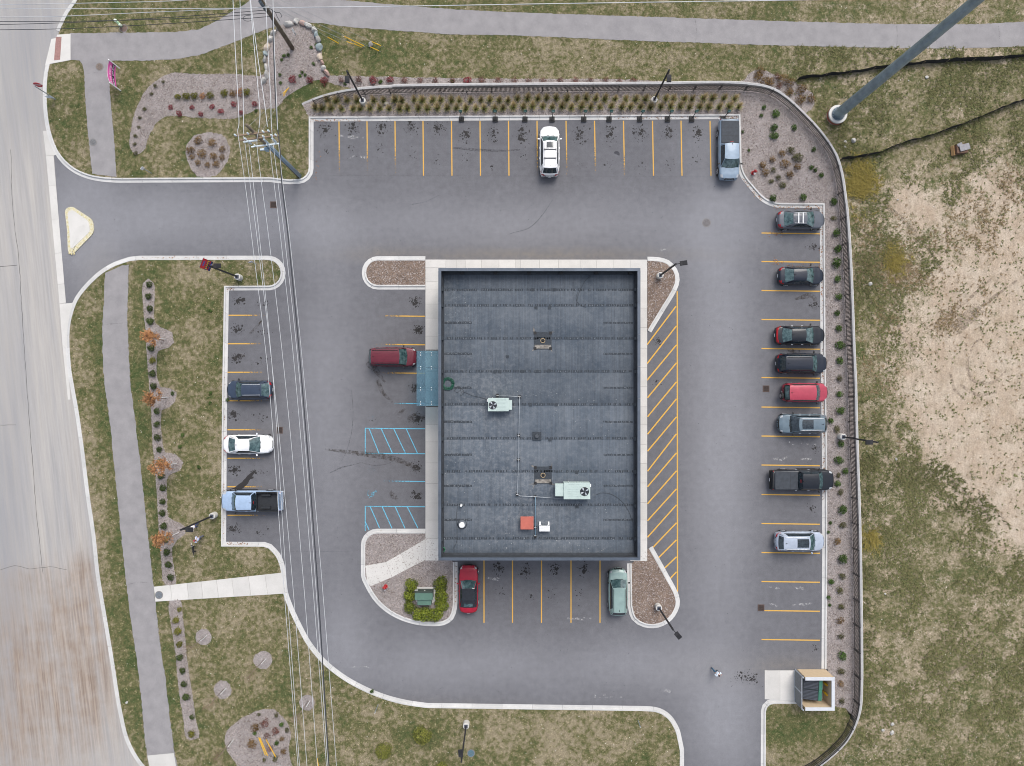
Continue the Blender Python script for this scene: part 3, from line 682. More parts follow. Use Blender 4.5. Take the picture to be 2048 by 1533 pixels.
# ------------------------------------------------------------------ stains, tyre marks, salt marks on the asphalt
def decal_obj(name, mb, mat, worn=0.2):
    me = mb.mesh(name, fix=False); at = me.attributes.new("worn", 'FLOAT', 'POINT'); at.data.foreach_set("value", [worn] * len(me.vertices))
    bm = bmesh.new(); bm.from_mesh(me)
    for f in bm.faces:
        f.normal_update()
        if f.normal.z < 0: f.normal_flip()
    bm.to_mesh(me); bm.free()
    return link(name, me, mat, lot, kind="stuff")
zc = [0]
def blot(mb, cx, cy, r, el=1.0, ang=0.0, lobes=9):
    c = P(cx, cy); zc[0] = (zc[0] + 1) % 900; z = .009 + zc[0] * 3.5e-6; n = lobes; vs = []
    for i in range(n):
        a = 2 * math.pi * i / n; q = r * rng.uniform(.55, 1.25); x, y = q * math.cos(a) * el, q * math.sin(a)
        vs.append((c.x + x * math.cos(ang) - y * math.sin(ang), c.y + x * math.sin(ang) + y * math.cos(ang), z))
    mb.add(vs, [tuple(range(n))])
oil = MB()
def splatter(cx, cy, n=45, sx=11, sy=13, big=3, rm=.10):
    for _ in range(n):
        x, y = cx + rng.gauss(0, sx * .62), cy + rng.gauss(0, sy * .62)
        blot(oil, x, y, rng.uniform(.018, .05) * (1 + 1.1 * (rng.random() < .2)), rng.uniform(.7, 1.6), rng.uniform(0, 3))
    for _ in range(big):
        x, y = cx + rng.gauss(0, sx * .35), cy + rng.gauss(0, sy * .35); blot(oil, x, y, rng.uniform(.08, .20) * rm / .1, rng.uniform(.8, 1.5), rng.uniform(0, 3), 12)
for x, y, n in ((650, 258, 80), (706, 256, 80), (764, 256, 70), (823, 253, 80), (877, 255, 90), (930, 268, 45), (987, 270, 60), (1045, 268, 60), (1160, 268, 75), (1219, 267, 60), (1280, 265, 70), (1336, 264, 55), (1394, 268, 60)):
    splatter(x, y, n); splatter(x + rng.uniform(-3, 3), y + rng.uniform(40, 70), 12, 10, 12, 0)
for x, y, n in ((478, 603, 40), (475, 658, 80), (473, 716, 90), (466, 830, 90), (468, 940, 70), (467, 1058, 90)):
    splatter(x, y, n, 10, 8, 4); splatter(x + 50, y + 6, 22, 16, 7, 0)
for x, y, n in ((830, 604, 100), (836, 660, 80), (830, 775, 60), (835, 838, 60), (833, 935, 80), (832, 993, 60)): splatter(x, y, n, 9, 9, 4)
for x, y, n in ((997, 1138, 60), (1053, 1143, 60), (1108, 1138, 60), (1168, 1138, 60)): splatter(x, y, n, 9, 12, 3); splatter(x + rng.uniform(-8, 8), y + 50, 10, 10, 14, 0)
splatter(1626, 494, 55, 9, 5, 0); splatter(1626, 610, 40, 9, 6, 0); splatter(1630, 897, 30, 8, 5, 0); splatter(1624, 1017, 25, 8, 6, 0); splatter(1632, 1295, 20, 6, 5, 0)
splatter(1490, 1355, 90, 22, 10, 0); splatter(1505, 1360, 50, 7, 7, 0); splatter(1316, 682, 30, 6, 8, 1); splatter(1312, 765, 12, 6, 5, 0); splatter(745, 842, 6, 8, 2, 0)
for _ in range(520):
    x, y = rng.uniform(220, 1500), rng.uniform(370, 1400)
    if (600 < x < 720) or (370 < y < 505) or (1370 < x < 1515) or (1255 < y < 1400 and x > 700): blot(oil, x, y, rng.uniform(.012, .035))
decal_obj("oil_spots", oil, "stain", .0)
def smear(mb, pts, w0, w1, seg=14):
    c = catmull(W2(pts), .25); n = len(c); rows = []; zc[0] = (zc[0] + 7) % 900; z = .006 + zc[0] * 2e-6; o = offset(c, 1.0)
    for i in range(n):
        d = (Vector(o[i]) - c[i]).normalized(); t = i / (n - 1); w = (w0 + (w1 - w0) * t) * (.55 + .45 * math.sin(math.pi * min(1, t * 1.05 + .08))) * rng.uniform(.88, 1.12) / 2
        rows.append([(*(c[i] - d * w), z), (*(c[i] + d * w), z)])
    mb.grid(rows)
br = MB()
smear(br, [(650, 899), (700, 905), (740, 910), (770, 914), (800, 922), (840, 940)], .25, .9)
smear(br, [(755, 760), (765, 785), (785, 805)], .5, .35); smear(br, [(735, 725), (755, 745), (770, 765)], .8, .3); smear(br, [(796, 830), (810, 818)], .35, .35)
smear(br, [(815, 840), (835, 835), (850, 835)], .9, .9); smear(br, [(1590, 599), (1625, 592), (1632, 605)], .3, .8); smear(br, [(1575, 697), (1590, 705), (1600, 702)], .5, .5); smear(br, [(465, 715), (490, 712)], .8, .4); smear(br, [(500, 668), (512, 655), (525, 640)], .3, .25)
smear(br, [(780, 985), (795, 1000)], .5, .6); 
decal_obj("brown_smears", br, "brown_stain", .1)
wet = MB(); smear(wet, [(510, 942), (498, 955), (488, 968), (470, 980), (455, 985)], .35, .8); smear(wet, [(500, 957), (507, 955)], .35, .3); decal_obj("wet_run", wet, "stain", -.1)
tm = MB()
for pts, w in (([(1020, 468), (1060, 455), (1085, 430), (1105, 400)], .09), ([(905, 296), (950, 300), (1000, 302), (1040, 300)], .25), ([(660, 946), (685, 935), (715, 928), (722, 925)], .12), ([(722, 925), (745, 931), (775, 928), (790, 920)], .06), ([(703, 780), (706, 820), (704, 860), (692, 905), (678, 930)], .06),
               
               ([(820, 410), (850, 404), (880, 390)], .05), ([(512, 370), (515, 420)], .05), ([(625, 352), (1420, 353)], .03), ([(700, 1103), (560, 1103)], .03)):
    smear(tm, pts, w, w)
decal_obj("tyre_marks", tm, "tyre_mark", .08)
sm = MB()
for x, y, n, sx in ((1560, 917, 5, 12), (1605, 918, 6, 10), (1590, 888, 6, 20), (1600, 1177, 9, 9), (1600, 1209, 10, 12), (1545, 1210, 4, 8), (1550, 1178, 3, 5), (1335, 1382, 4, 3), (1205, 1393, 7, 14), (990, 1158, 10, 4), (1165, 1239, 8, 14), (700, 275, 8, 18), (715, 315, 6, 12), (1330, 500, 2, 4), (712, 1335, 4, 12), (910, 570, 3, 3)):
    for _ in range(n): blot(sm, x + rng.gauss(0, sx), y + rng.gauss(0, 1.6), rng.uniform(.05, .14), rng.uniform(1.2, 2.6), 0, 9)
decal_obj("salt_marks", sm, "salt_mark", .05)
crk = MB()
for pts, w in (([(22, 300), (26, 420), (38, 520), (44, 620), (53, 760), (62, 880), (72, 1010), (86, 1148)], .03), ([(0, 533), (20, 532), (35, 530)], .035), ([(0, 850), (32, 850)], .03), ([(0, 1140), (30, 1132), (60, 1138), (100, 1134), (135, 1140)], .025), ([(-5, 700), (-5, 1000)], .03)):
    c = catmull(W2(pts), .4); c = [p + Vector((rng.uniform(-1, 1), rng.uniform(-1, 1))) * .03 for p in c]; o = offset(c, w)
    crk.grid([[(p.x, p.y, .0), (q[0], q[1], .0)] for p, q in zip(c, o)])
decal_obj("road_cracks", crk, "stain", -.2)

pj = MB()
for pts, w in (([(1797, 45), (1799, 70), (1797, 93)], .09), ([(2001, 42), (2004, 65), (2003, 91)], .1), ([(1877, 60), (1879, 91)], .07), ([(1392, 33), (1395, 60), (1393, 82)], .1), ([(206, 651), (230, 648), (256, 646)], .1), ([(254, 1170), (280, 1164), (306, 1166)], .12), ([(170, 150), (195, 146), (218, 148)], .05)):
    smear(pj, pts, w, w)
pj.v = [(x, y, float(gz(x, y)) + .024 + i_ * 1e-6) for i_, (x, y, z) in enumerate(pj.v)]
o_ = decal_obj("path_joints", pj, "tyre_mark", .2); o_.parent = bpy.data.objects["north_path"]
# ------------------------------------------------------------------ covers in the ground
def manhole(px, py, r, z, mat, label, grp=None):
    t = thing("manhole_cover", label, "manhole cover", P(px, py, z)[:], 0, grp); mb = MB()
    mb.cyl((0, 0, -.05), (0, 0, .012), r + .07, n=28); mb.build("frame_ring", M("iron_frame", (.18, .17, .165), .7, .2, 20), t)
    mb = MB(); mb.cyl((0, 0, .0), (0, 0, .020), r, n=28); mb.build("lid", mat, t)
    mb = MB()
    for rr in (r * .8, r * .45):
        mb.tube([(rr * math.cos(a), rr * math.sin(a), .02) for a in [k * math.pi / 10 for k in range(21)]], .014, 5)
    for k in range(6): a = k * math.pi / 3; mb.beam((r * .15 * math.cos(a), r * .15 * math.sin(a), .022), (r * .75 * math.cos(a), r * .75 * math.sin(a), .022), .025, .012)
    mb.build("raised_pattern", M("iron_dark", (.10, .09, .085), .6, .2, 20), t)
iron = M("iron_brown", (.19, .15, .125), .75, .2, 10)
manhole(199, 134, .33, ZL + .022, iron, "brown round manhole cover in the path beside the pink banner")
manhole(186, 285, .30, ZL + .022, M("iron_grey", (.17, .18, .19), .7, .2, 10), "grey round manhole cover at the edge of the northern path")
manhole(247, 57, .34, ZL + .02, M("iron_rust", (.16, .10, .08), .8, .2, 10), "dark brown manhole cover in the grass beside the green marker")
manhole(318, 1190.5, .33, ZL + .04, M("iron_blue", (.16, .19, .22), .6, .2, 10), "blue grey manhole cover in the white crossing walk")
manhole(1413, 446, .36, .001, M("iron_asphalt", (.16, .152, .158), .8, .2, 10), "faint round manhole cover in the asphalt north of the parked grey sedan")
manhole(942, 1507, .32, ZL + .02, M("iron_teal", (.06, .16, .22), .6, .2, 10), "teal blue round valve cover in the southern lawn")
MB().cyl(P(1233, 309, -.02), P(1233, 309, .005), .31, n=24).build("patch_cover", M("asphalt_patch", (.075, .075, .085), .9, .2, 12), None, label="round darker utility patch in an empty stall below the lamp post", cat="utility patch")
def grate(px, py, label):
    t = thing("storm_grate", label, "drain grate", P(px, py, 0)[:], 0, "storm drain grates in the asphalt")
    MB().box((0, 0, .0), (.62, .62, .014)).build("pit", M("pit_black", (.012, .011, .011), .9), t)
    mb = MB()
    for s in (-1, 1): mb.box((s * .30, 0, .012), (.06, .66, .03)); mb.box((0, s * .30, .012), (.54, .06, .03))
    mb.build("frame", M("grate_iron", (.09, .06, .05), .7, .2, 20), t)
    for k in range(7): MB().box((0, -.225 + k * .075, .014), (.54, .028, .02)).build("bar", M("grate_iron", (.09, .06, .05)), t)
grate(547, 410, "square iron storm grate under the overhead wires in the driveway"); grate(559, 861, "rusty square storm grate beside the parked white sedan")
grate(1532, 778, "square storm grate at the end of the line behind the red off-roader"); grate(1522, 1216, "square storm grate at the end of a line near the dumpster enclosure")

# ------------------------------------------------------------------ retaining wall with cap blocks, and the picket fence behind it
wall = thing("retaining_wall", "long curved pale block retaining wall with a cap course round the car park", "retaining wall", (0, 0, 0))
ws = arclen(WALL); WL = ws[-1]
def wall_step(px, py):
    q = P(px, py); return ws[min(range(len(WALL)), key=lambda k: (WALL[k] - Vector((q.x, q.y))).length)]
st = [0, wall_step(787, 172), wall_step(1487, 167), wall_step(1567, 190), wall_step(1673, 312), wall_step(1693, 405), WL]
zt = [.20, .36, .30, .24, .30, .36]
def cap_z(s):
    for a, b, z in zip(st, st[1:], zt):
        if a <= s <= b: return z if z > .2 else .14 + .06 * (s - a) / max(.1, b - a)
    return zt[-1]
rows = []
for k in range(int(WL / .5) + 1):
    p, d = at_len(WALL, ws, k * .5); n = Vector((d.y, -d.x)); z = cap_z(k * .5) - .1
    rows.append([(*(p + n * .16), -.6), (*(p + n * .16), z), (*(p - n * .13), z), (*(p - n * .17), -.6)])
MB().grid(rows).build("wall_face", "wall_block", wall)
nb = 262; bl = WL / nb
capm = MB(); capm.box((0, -.06, 0), (bl - .012, .20, .1)); capm = capm.mesh("cap_block"); capm.materials.append(M("cap_grey", (.36, .36, .365), .9, .12, 3))
for k in range(nb):
    p, d = at_len(WALL, ws, (k + .5) * bl); o = link("cap_block", capm, None, wall)
    o.location = (p.x, p.y, cap_z((k + .5) * bl) - .05 + rng.uniform(-.004, .004)); o.rotation_euler = (0, 0, math.atan2(d.y, d.x) + rng.uniform(-.015, .015))
FENCE = resample(offset(sub_from(WALL, (627, 198)), .72), .5); fs_ = arclen(FENCE); FL = fs_[-1]
fence = thing("picket_fence", "long black metal picket fence following the curved retaining wall", "fence", (0, 0, 0))
blackm = M("black_metal", (.018, .018, .02), .5, .2, 8)
npost = int(FL / 2.5); ps = FL / npost; FH = 1.22
postm = MB().box((0, 0, FH / 2), (.09, .09, FH)).add(*(lambda m: (m.v, m.f))(MB().box((0, 0, FH + .01), (.1, .1, .03)))).mesh("post"); postm.materials.append(blackm)
for k in range(npost + 1):
    p, d = at_len(FENCE, fs_, k * ps); o = link("post", postm, None, fence); o.location = (p.x, p.y, ZL); o.rotation_euler = (0, 0, math.atan2(d.y, d.x))
for k in range(npost):
    pk = MB(); rails = [MB(), MB()]; npk = 20
    pts = [at_len(FENCE, fs_, k * ps + ps * j / 6)[0] for j in range(7)]
    for j in range(1, npk):
        p, d = at_len(FENCE, fs_, k * ps + ps * j / npk); pk.box((p.x, p.y, ZL + .08 + .54), (.06, .03, 1.08), math.atan2(d.y, d.x))
    pk.build("pickets", blackm, fence, kind="stuff")
    for zz, mb in ((ZL + .14, MB()), (ZL + 1.08, MB())):
        for a, b in zip(pts, pts[1:]): mb.beam((a.x, a.y, zz), (b.x, b.y, zz), .035, .04)
        mb.build("rail", blackm, fence)

# ------------------------------------------------------------------ the building
RZ, PZ = 5.0, 6.2
bx0, by0 = P(876.5, 536.5, PZ)[:2]; bx1, by1 = P(1281, 1121.5, PZ)[:2]
bld = thing("commercial_building", "flat roofed single storey commercial building with dark grey parapet and blue grey membrane roof", "building", (0, 0, 0))
T = .27
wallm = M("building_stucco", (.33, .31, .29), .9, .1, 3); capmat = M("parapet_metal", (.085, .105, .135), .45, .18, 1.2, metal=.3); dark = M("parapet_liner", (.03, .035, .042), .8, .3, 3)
cx, cy = (bx0 + bx1) / 2, (by0 + by1) / 2; LX, LY = bx1 - bx0, by0 - by1
for c, s in (((cx, by0 - .12, PZ / 2 - .1), (LX - .1, .2, PZ - .2)), ((cx, by1 + .12, PZ / 2 - .1), (LX - .1, .2, PZ - .2)), ((bx0 + .12, cy, PZ / 2 - .1), (.2, LY - .54, PZ - .2)), ((bx1 - .12, cy, PZ / 2 - .1), (.2, LY - .54, PZ - .2))):
    w = MB().box(c, s).build("wall", wallm, bld)
    horiz = s[0] > s[1]; n = 6
    for k in range(n):
        t = (k + .5) / n - .5
        out = (-1 if (c[1] < cy if horiz else c[0] < cx) else 1)
        if horiz: cc = (c[0] + t * s[0], c[1] + out * .105, 1.75); ss = (2.3, .05, 2.4)
        else: cc = (c[0] + out * .105, c[1] + t * s[1], 1.75); ss = (.05, 3.0, 2.4)
        win = MB().box(cc, ss).build("window", "dark_glass", w)
# parapet: cap strips in lengths, inner lining that slopes to the roof
def cap_run(a, b, nseg, axis):
    for k in range(nseg):
        t0, t1 = k / nseg, (k + 1) / nseg
        p = Vector(a).lerp(Vector(b), t0); q = Vector(a).lerp(Vector(b), t1); d = (q - p).normalized()
        MB().beam(p + d * .008, q - d * .008, T, .06).build("parapet_cap", capmat, bld)
h = T / 2; z = PZ - .03
cap_run((bx0, by0 - h, z), (bx1, by0 - h, z), 7, 0); cap_run((bx0, by1 + h, z), (bx1, by1 + h, z), 7, 0)
cap_run((bx0 + h, by1 + T + .004, z), (bx0 + h, by0 - T - .004, z), 9, 1); cap_run((bx1 - h, by1 + T + .004, z), (bx1 - h, by0 - T - .004, z), 9, 1)
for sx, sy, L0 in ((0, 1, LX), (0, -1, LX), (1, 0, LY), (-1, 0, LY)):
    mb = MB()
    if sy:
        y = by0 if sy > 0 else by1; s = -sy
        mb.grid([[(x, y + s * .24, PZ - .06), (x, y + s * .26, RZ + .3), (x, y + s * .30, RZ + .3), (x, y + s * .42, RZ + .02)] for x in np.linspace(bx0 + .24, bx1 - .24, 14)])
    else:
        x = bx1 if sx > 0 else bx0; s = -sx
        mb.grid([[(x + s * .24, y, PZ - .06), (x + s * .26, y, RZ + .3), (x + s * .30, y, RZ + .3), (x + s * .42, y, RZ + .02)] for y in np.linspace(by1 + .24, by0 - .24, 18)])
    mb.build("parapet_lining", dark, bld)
roof = MB().box((cx, cy, RZ - .2), (LX - .4, LY - .4, .36)).build("roof", "roof_membrane", bld)
def chalk(me):
    X = np.array([v.co.x for v in me.vertices]); Y = np.array([v.co.y for v in me.vertices]); k = (H - RZ) / H
    a = me.attributes.new("chalk", 'FLOAT', 'POINT')
    a.data.foreach_set("value", blobs(X / k, Y / k, [(960, 780, 60, 60, .5), (930, 900, 50, 80, .35), (1050, 1000, 60, 60, .55), (1000, 800, 40, 60, .4), (1120, 1060, 80, 40, .35), (900, 620, 40, 60, .3), (980, 1060, 50, 30, .4), (1000, 930, 60, 60, .3)], .12).astype(np.float32))
edges = [549, 579, 612, 678, 744, 810, 878, 944, 1011, 1078, 1112]
lx0, lx1 = P(886, 0, RZ).x, P(1267.5, 0, RZ).x
for k, (a, b) in enumerate(zip(edges, edges[1:])):
    ya, yb = P(0, a, RZ).y, P(0, b, RZ).y; z0 = RZ - .005 + .0; nx = 30; mb = MB(); rows = []
    ov = .09
    for i in range(nx + 1):
        x = lx0 + (lx1 - lx0) * i / nx; wv = rng.uniform(-.015, .015)
        rows.append([(x, yb - (ov if k < 9 else 0) + wv, z0 + .012), (x, yb - (ov if k < 9 else 0) + .02 + wv, z0 + .026), (x, (ya + yb) / 2 + .3, z0 + .017 + rng.uniform(0, .006)), (x, ya, z0 + .008)])
    mb.grid(rows); me = mb.mesh("membrane_sheet", True, False)
    if sum(p.normal.z for p in me.polygons) < 0: me.flip_normals()
    chalk(me); link("membrane_sheet", me, "roof_membrane", roof)
# fastener rows under the seams
darkm = M("seam_dark", (.030, .038, .048), .8, .3, 10); lightm = M("seam_glint", (.17, .19, .215), .7, .3, 10)  # the pale one paints glints beside the fasteners
def fasteners(y, x0, x1, step=3.6, skip=0.0, big=1.0):
    mb = MB(); mb2 = MB(); x = x0
    while x < x1:
        if rng.random() > skip:
            q = P(x + rng.uniform(-.4, .4), y + rng.uniform(-.5, .5), RZ + .03); mb.box((q.x, q.y, RZ + .028), (.10 * big, .20 * big, .012), rng.uniform(-.1, .1))
            if rng.random() < .42: mb2.box((q.x + .07, q.y + rng.uniform(-.03, .03), RZ + .03), (.04, .07, .010))
        x += step
    mb.build("fastener_row", darkm, roof, kind="stuff"); mb2.build("fastener_glints", lightm, roof, kind="stuff")
for y in (580, 611, 677, 743, 809, 877, 943, 1010, 1077): fasteners(y, 888, 1266, 3.4, .22)
for y in (646, 708, 776, 844, 910, 972, 1040): fasteners(y, 888, 943, 2.6, 0); fasteners(y, 1208, 1266, 2.6, 0, .8)
for y in (580, 612, 678, 744, 810, 878, 944, 1011, 1078):
    for s, xx in ((1, 884), (-1, 1271)): q = P(xx, y, RZ + .3); MB().box((q.x, q.y, RZ + .42), (.28, .3, .5)).build("corner_patch", darkm, roof)
for x in (924, 991, 1058, 1122, 1192, 1260): q = P(x, 545.5, RZ + .4); MB().box((q.x, q.y, RZ + .45), (.32, .32, .6)).build("scupper_box", M("black_rubber", (.012, .012, .013), .7, .2), roof)
for x, y in ((1066, 580), (1108, 580), (1072, 616), (1099, 616), (1045, 743), (1074, 743), (1098, 742), (1061, 810), (1112, 810), (1100, 880), (1154, 1014), (1153, 945), (1015, 714), (990, 744), (1000, 744), (995, 1112), (1060, 1112), (1092, 1113)):
    q = P(x, y, RZ); MB().box((q.x, q.y, RZ + .03), (.28, .26, .05)).build("membrane_patch", darkm, roof)
wm = MB()
for x, y, n, sx, sy in ((1150, 830, 20, 40, 12), (1180, 860, 14, 30, 14), (930, 965, 26, 22, 22), (1100, 1085, 34, 60, 9), (1180, 1095, 22, 40, 8), (1040, 1060, 16, 30, 14), (920, 625, 14, 14, 20), (960, 660, 8, 20, 10), (1130, 790, 16, 40, 8), (1210, 1020, 12, 12, 8), (1010, 900, 24, 20, 40), (1080, 785, 10, 30, 6), (1175, 935, 10, 30, 10), (980, 1085, 18, 40, 8), (900, 900, 18, 10, 90)):
    for _ in range(n): 
        q = P(x + rng.gauss(0, sx), y + rng.gauss(0, sy), RZ + .03); r_ = rng.uniform(.012, .045); a0 = rng.uniform(0, 3); zc[0] = (zc[0] + 1) % 900
        wm.add([(q.x + r_ * math.cos(a0 + k) * rng.uniform(.5, 1.6), q.y + r_ * math.sin(a0 + k) * rng.uniform(.5, 1.2), RZ + .034 + zc[0] * 4e-6) for k in (0, 1.2, 2.3, 3.6, 4.9)], [(0, 1, 2, 3, 4)])
me = wm.mesh("bird_droppings", fix=False); link("bird_droppings", me, M("chalky_white", (.27, .285, .295), .9, .3, 6), roof, kind="stuff")
# roof drains in square sumps
for x, y in ((1085.5, 682), (1086, 951)):
    q = P(x, y, RZ); d = link("roof_drain", None, None, bld); d.location = (q.x, q.y, RZ + .028)
    MB().box((0, 0, 0), (1.62, 1.62, .012)).build("sump_sheet", darkm, d)
    for sx in (-1, 1):
        for sy in (-1, 1): MB().box((sx * .72, sy * .72, .012), (.26, .26, .03)).build("corner_tab", M("black_rubber", (.012, .012, .013)), d)
    MB().box((0, -.55, .010), (1.5, .34, .008)).build("silt_patch", M("roof_silt", (.20, .185, .165), .95, .5, 4), d)
    mb = MB(); mb.tube([(.2 * math.cos(a), .2 * math.sin(a), .03) for a in [k * math.pi / 10 for k in range(21)]], .035, 6); mb.build("clamp_ring", M("brass", (.32, .24, .14), .6, .2), d, True)
    mb = MB(); mb.cyl((0, 0, .0), (0, 0, .10), .11, .05, 12); mb.build("strainer", M("black_rubber", (.012, .012, .013)), d)
    for k in range(12):
        a = rng.uniform(0, 6.28); L = rng.uniform(.3, .6); s0 = Vector((math.copysign(.8, math.cos(a)), math.copysign(.8, math.sin(a)), .004 + k * .0006)); e = s0 + Vector((math.cos(a), math.sin(a), 0)) * L; n = Vector((-math.sin(a), math.cos(a), 0)) * rng.uniform(.03, .07)
        if k < 6: MB().add([s0 - n, s0 + n, e], [(0, 1, 2)]).build("silt_streak", M("roof_silt", (.20, .185, .165)), d)
# glass entrance canopy
can = link("canopy", None, None, bld); CZ = 3.1
gx0, gx1 = P(833.5, 0, CZ).x, bx0 + .02
cys = [P(0, y, CZ).y for y in (702, 735.5, 778, 812.5)]
for a, b in zip(cys, cys[1:]): MB().box(((gx0 + gx1) / 2, (a + b) / 2, CZ + .09), (gx1 - gx0, abs(a - b) - .02, .016)).build("glass_panel", "canopy_glass", can)
steel = M("canopy_steel", (.22, .30, .33), .35, .1, metal=.6); white = M("white_fitting", (.75, .76, .76), .4, .05)
for y in [P(0, v, CZ).y for v in (708.5, 736, 778, 806.5)]:
    MB().beam((P(840, 0, CZ).x, y, CZ), (gx1, y, CZ), .06, .12).build("support_beam", steel, can)
    for x in (841.5, 863):
        for dy in (-.11, .11): MB().cyl((P(x, 0, CZ).x, y + dy, CZ + .08), (P(x, 0, CZ).x, y + dy, CZ + .13), .045, n=10).build("glass_clamp", white, can)
MB().cyl((P(846, 0, CZ).x, cys[0] - .2, CZ - .02), (P(846, 0, CZ).x, cys[-1] + .2, CZ - .02), .03, n=8).build("tie_rod", steel, can)
for y in (cys[0] + .06, cys[-1] - .06): MB().beam((P(852, 0, CZ).x, y, CZ), (gx1, y, CZ), .08, .16).build("edge_beam", M("black_rubber", (.012, .012, .013)), can)

# ------------------------------------------------------------------ roof equipment
hv = M("unit_enamel", (.40, .485, .46), .45, .06, 2); hv2 = M("unit_rib", (.36, .445, .42), .45)
def hvac(x0, y0, x1, y1, hood, fan, label):
    UZ = RZ + 1.15; a, b = P(x0, y0, UZ), P(x1, y1, UZ); c = (a + b) / 2; sx, sy = b.x - a.x, a.y - b.y
    t = thing("rooftop_unit", label, "air conditioner", (c.x, c.y, RZ + .03))
    MB().box((0, 0, .12), (sx * .94, sy * .92, .24)).build("roof_curb", M("black_rubber", (.012, .012, .013)), t)
    MB().box((0, 0, .66), (sx - .02, sy - .02, .86)).build("casing", hv, t, bevel=.02)
    top = MB().box((0, 0, 1.105), (sx, sy, .03)).build("lid", hv, t, bevel=.008)
    for k in range(9): MB().box((-(fan[3]) * .25, -sy / 2 + sy * (k + .7) / 9.6, 1.125), (sx * .5, .022, .014)).build("rib", hv2, top)
    hx0, hy0, hx1, hy1 = hood; p, q = P(hx0, hy0, UZ - .1), P(hx1, hy1, UZ - .1)
    MB().box(((p.x + q.x) / 2 - c.x, (p.y + q.y) / 2 - c.y, .72), (abs(q.x - p.x), abs(p.y - q.y), .6)).build("intake_hood", hv, t, bevel=.01)
    f = P(fan[0], fan[1], UZ); fx, fy, r = f.x - c.x, f.y - c.y, fan[2]
    w = MB().cyl((fx, fy, 1.11), (fx, fy, 1.135), r, n=28).build("fan_well", M("fan_black", (.008, .012, .02), .5), t)
    for k in range(4):
        a0 = k * math.pi / 2 + .5; vs = [(fx + .06 * math.cos(a0), fy + .06 * math.sin(a0), 1.145)]
        for j in range(5): an = a0 - .28 + j * .14; vs.append((fx + r * .88 * math.cos(an), fy + r * .88 * math.sin(an), 1.14 + j * .006))
        MB().add(vs, [tuple(range(6))]).build("fan_blade", M("fan_grey", (.42, .46, .50), .4), w)
    mb = MB()
    for rr in (r, r * .7, r * .4): mb.tube([(fx + rr * math.cos(an), fy + rr * math.sin(an), 1.165) for an in [k * math.pi / 12 for k in range(25)]], .007, 4)
    mb.build("fan_guard", M("guard_wire", (.05, .055, .06), .5), w)
    for s in (-1, 1): MB().box((s * sx * .3, -sy / 2 - .006, .62), (sx * .34, .012, .6)).build("access_panel", hv2, t)
    MB().box((math.copysign(sx / 2 + .05, -fan[3]) * -1, sy * .3, .7), (.12, .22, .3)).build("switch_box", white, t)
    MB().cyl((-sx * .3, sy / 2 + .03, .2), (-sx * .3, sy / 2 + .03, 1.12), .02, n=8).build("drain_pipe", white, t)
hvac(976, 796.5, 1017.5, 823, (1017, 801, 1024, 820), (985.6, 811, .37, -1), "smaller pale green rooftop air conditioner beside the green hose coil")
hvac(1127.5, 966, 1180.5, 999, (1110.5, 968.5, 1128, 993), (1169, 983.5, .40, 1), "larger pale green rooftop air conditioner beside the square drain sump")
# gas pipe on black sleepers
gp = thing("roof_gas_pipe", "thin grey gas pipe on black sleeper blocks crossing the roof", "pipe", (0, 0, 0)); gz_ = RZ + .22
route = [(995, 791), (1039, 794), (1037.5, 871), (1037, 920), (1034.5, 989), (1040, 992.5), (1070, 994), (1128, 998)]
MB().tube([P(x, y, gz_) for x, y in route], .028, 8).build("main_pipe", M("galvanised", (.34, .37, .40), .4, .15, 6, metal=.5), gp, True)
MB().tube([P(1070.5, y, gz_) for y in (994, 1020, 1045, 1072)] + [P(1070.5, 1072, RZ + .03)], .04, 8).build("branch_pipe", M("pipe_blue", (.12, .20, .27), .5), gp, True)
for x, y in ((995, 791), (1039, 794), (1037.5, 871), (1037, 920), (1034.5, 989), (1070, 994), (1070.5, 1055), (1070.5, 1072)):
    q = P(x, y, RZ); MB().box((q.x, q.y, RZ + .11), (.24, .26, .16)).build("sleeper", M("black_rubber", (.012, .012, .013)), gp)
    MB().box((P(x, y, gz_).x, P(x, y, gz_).y, gz_ + .03), (.2, .03, .02)).build("strap", white, gp)
q = P(1054, 1046.5, RZ + .7); t = thing("roof_exhaust_hood", "square terracotta red exhaust hood on the flat roof", "roof vent", (q.x, q.y, RZ + .02)); redm = M("terracotta", (.40, .105, .075), .6, .1, 2)
MB().box((0, 0, .3), (.9, .9, .6)).build("throat", M("hood_dark", (.06, .03, .028), .7), t); MB().box((0, 0, .66), (1.2, 1.18, .14)).build("cover", redm, t, bevel=.03)
q = P(1089, 1056, RZ + .5); t = thing("split_condenser", "small white split condenser with two brackets beside the red hood", "air conditioner", (q.x, q.y, RZ + .02))
MB().box((0, -.08, .32), (.98, .5, .52)).build("casing", M("condenser_white", (.62, .63, .64), .35), t, bevel=.03)
for s in (-1, 1): MB().box((s * .40, .33, .08), (.14, .3, .16)).build("foot", white, t); MB().box((s * .3, .17, .25), (.05, .05, .4)).build("bracket", white, t)
MB().box((0, .16, .3), (.9, .04, .44)).build("coil_grille", M("coil_grey", (.32, .34, .36), .5), t)
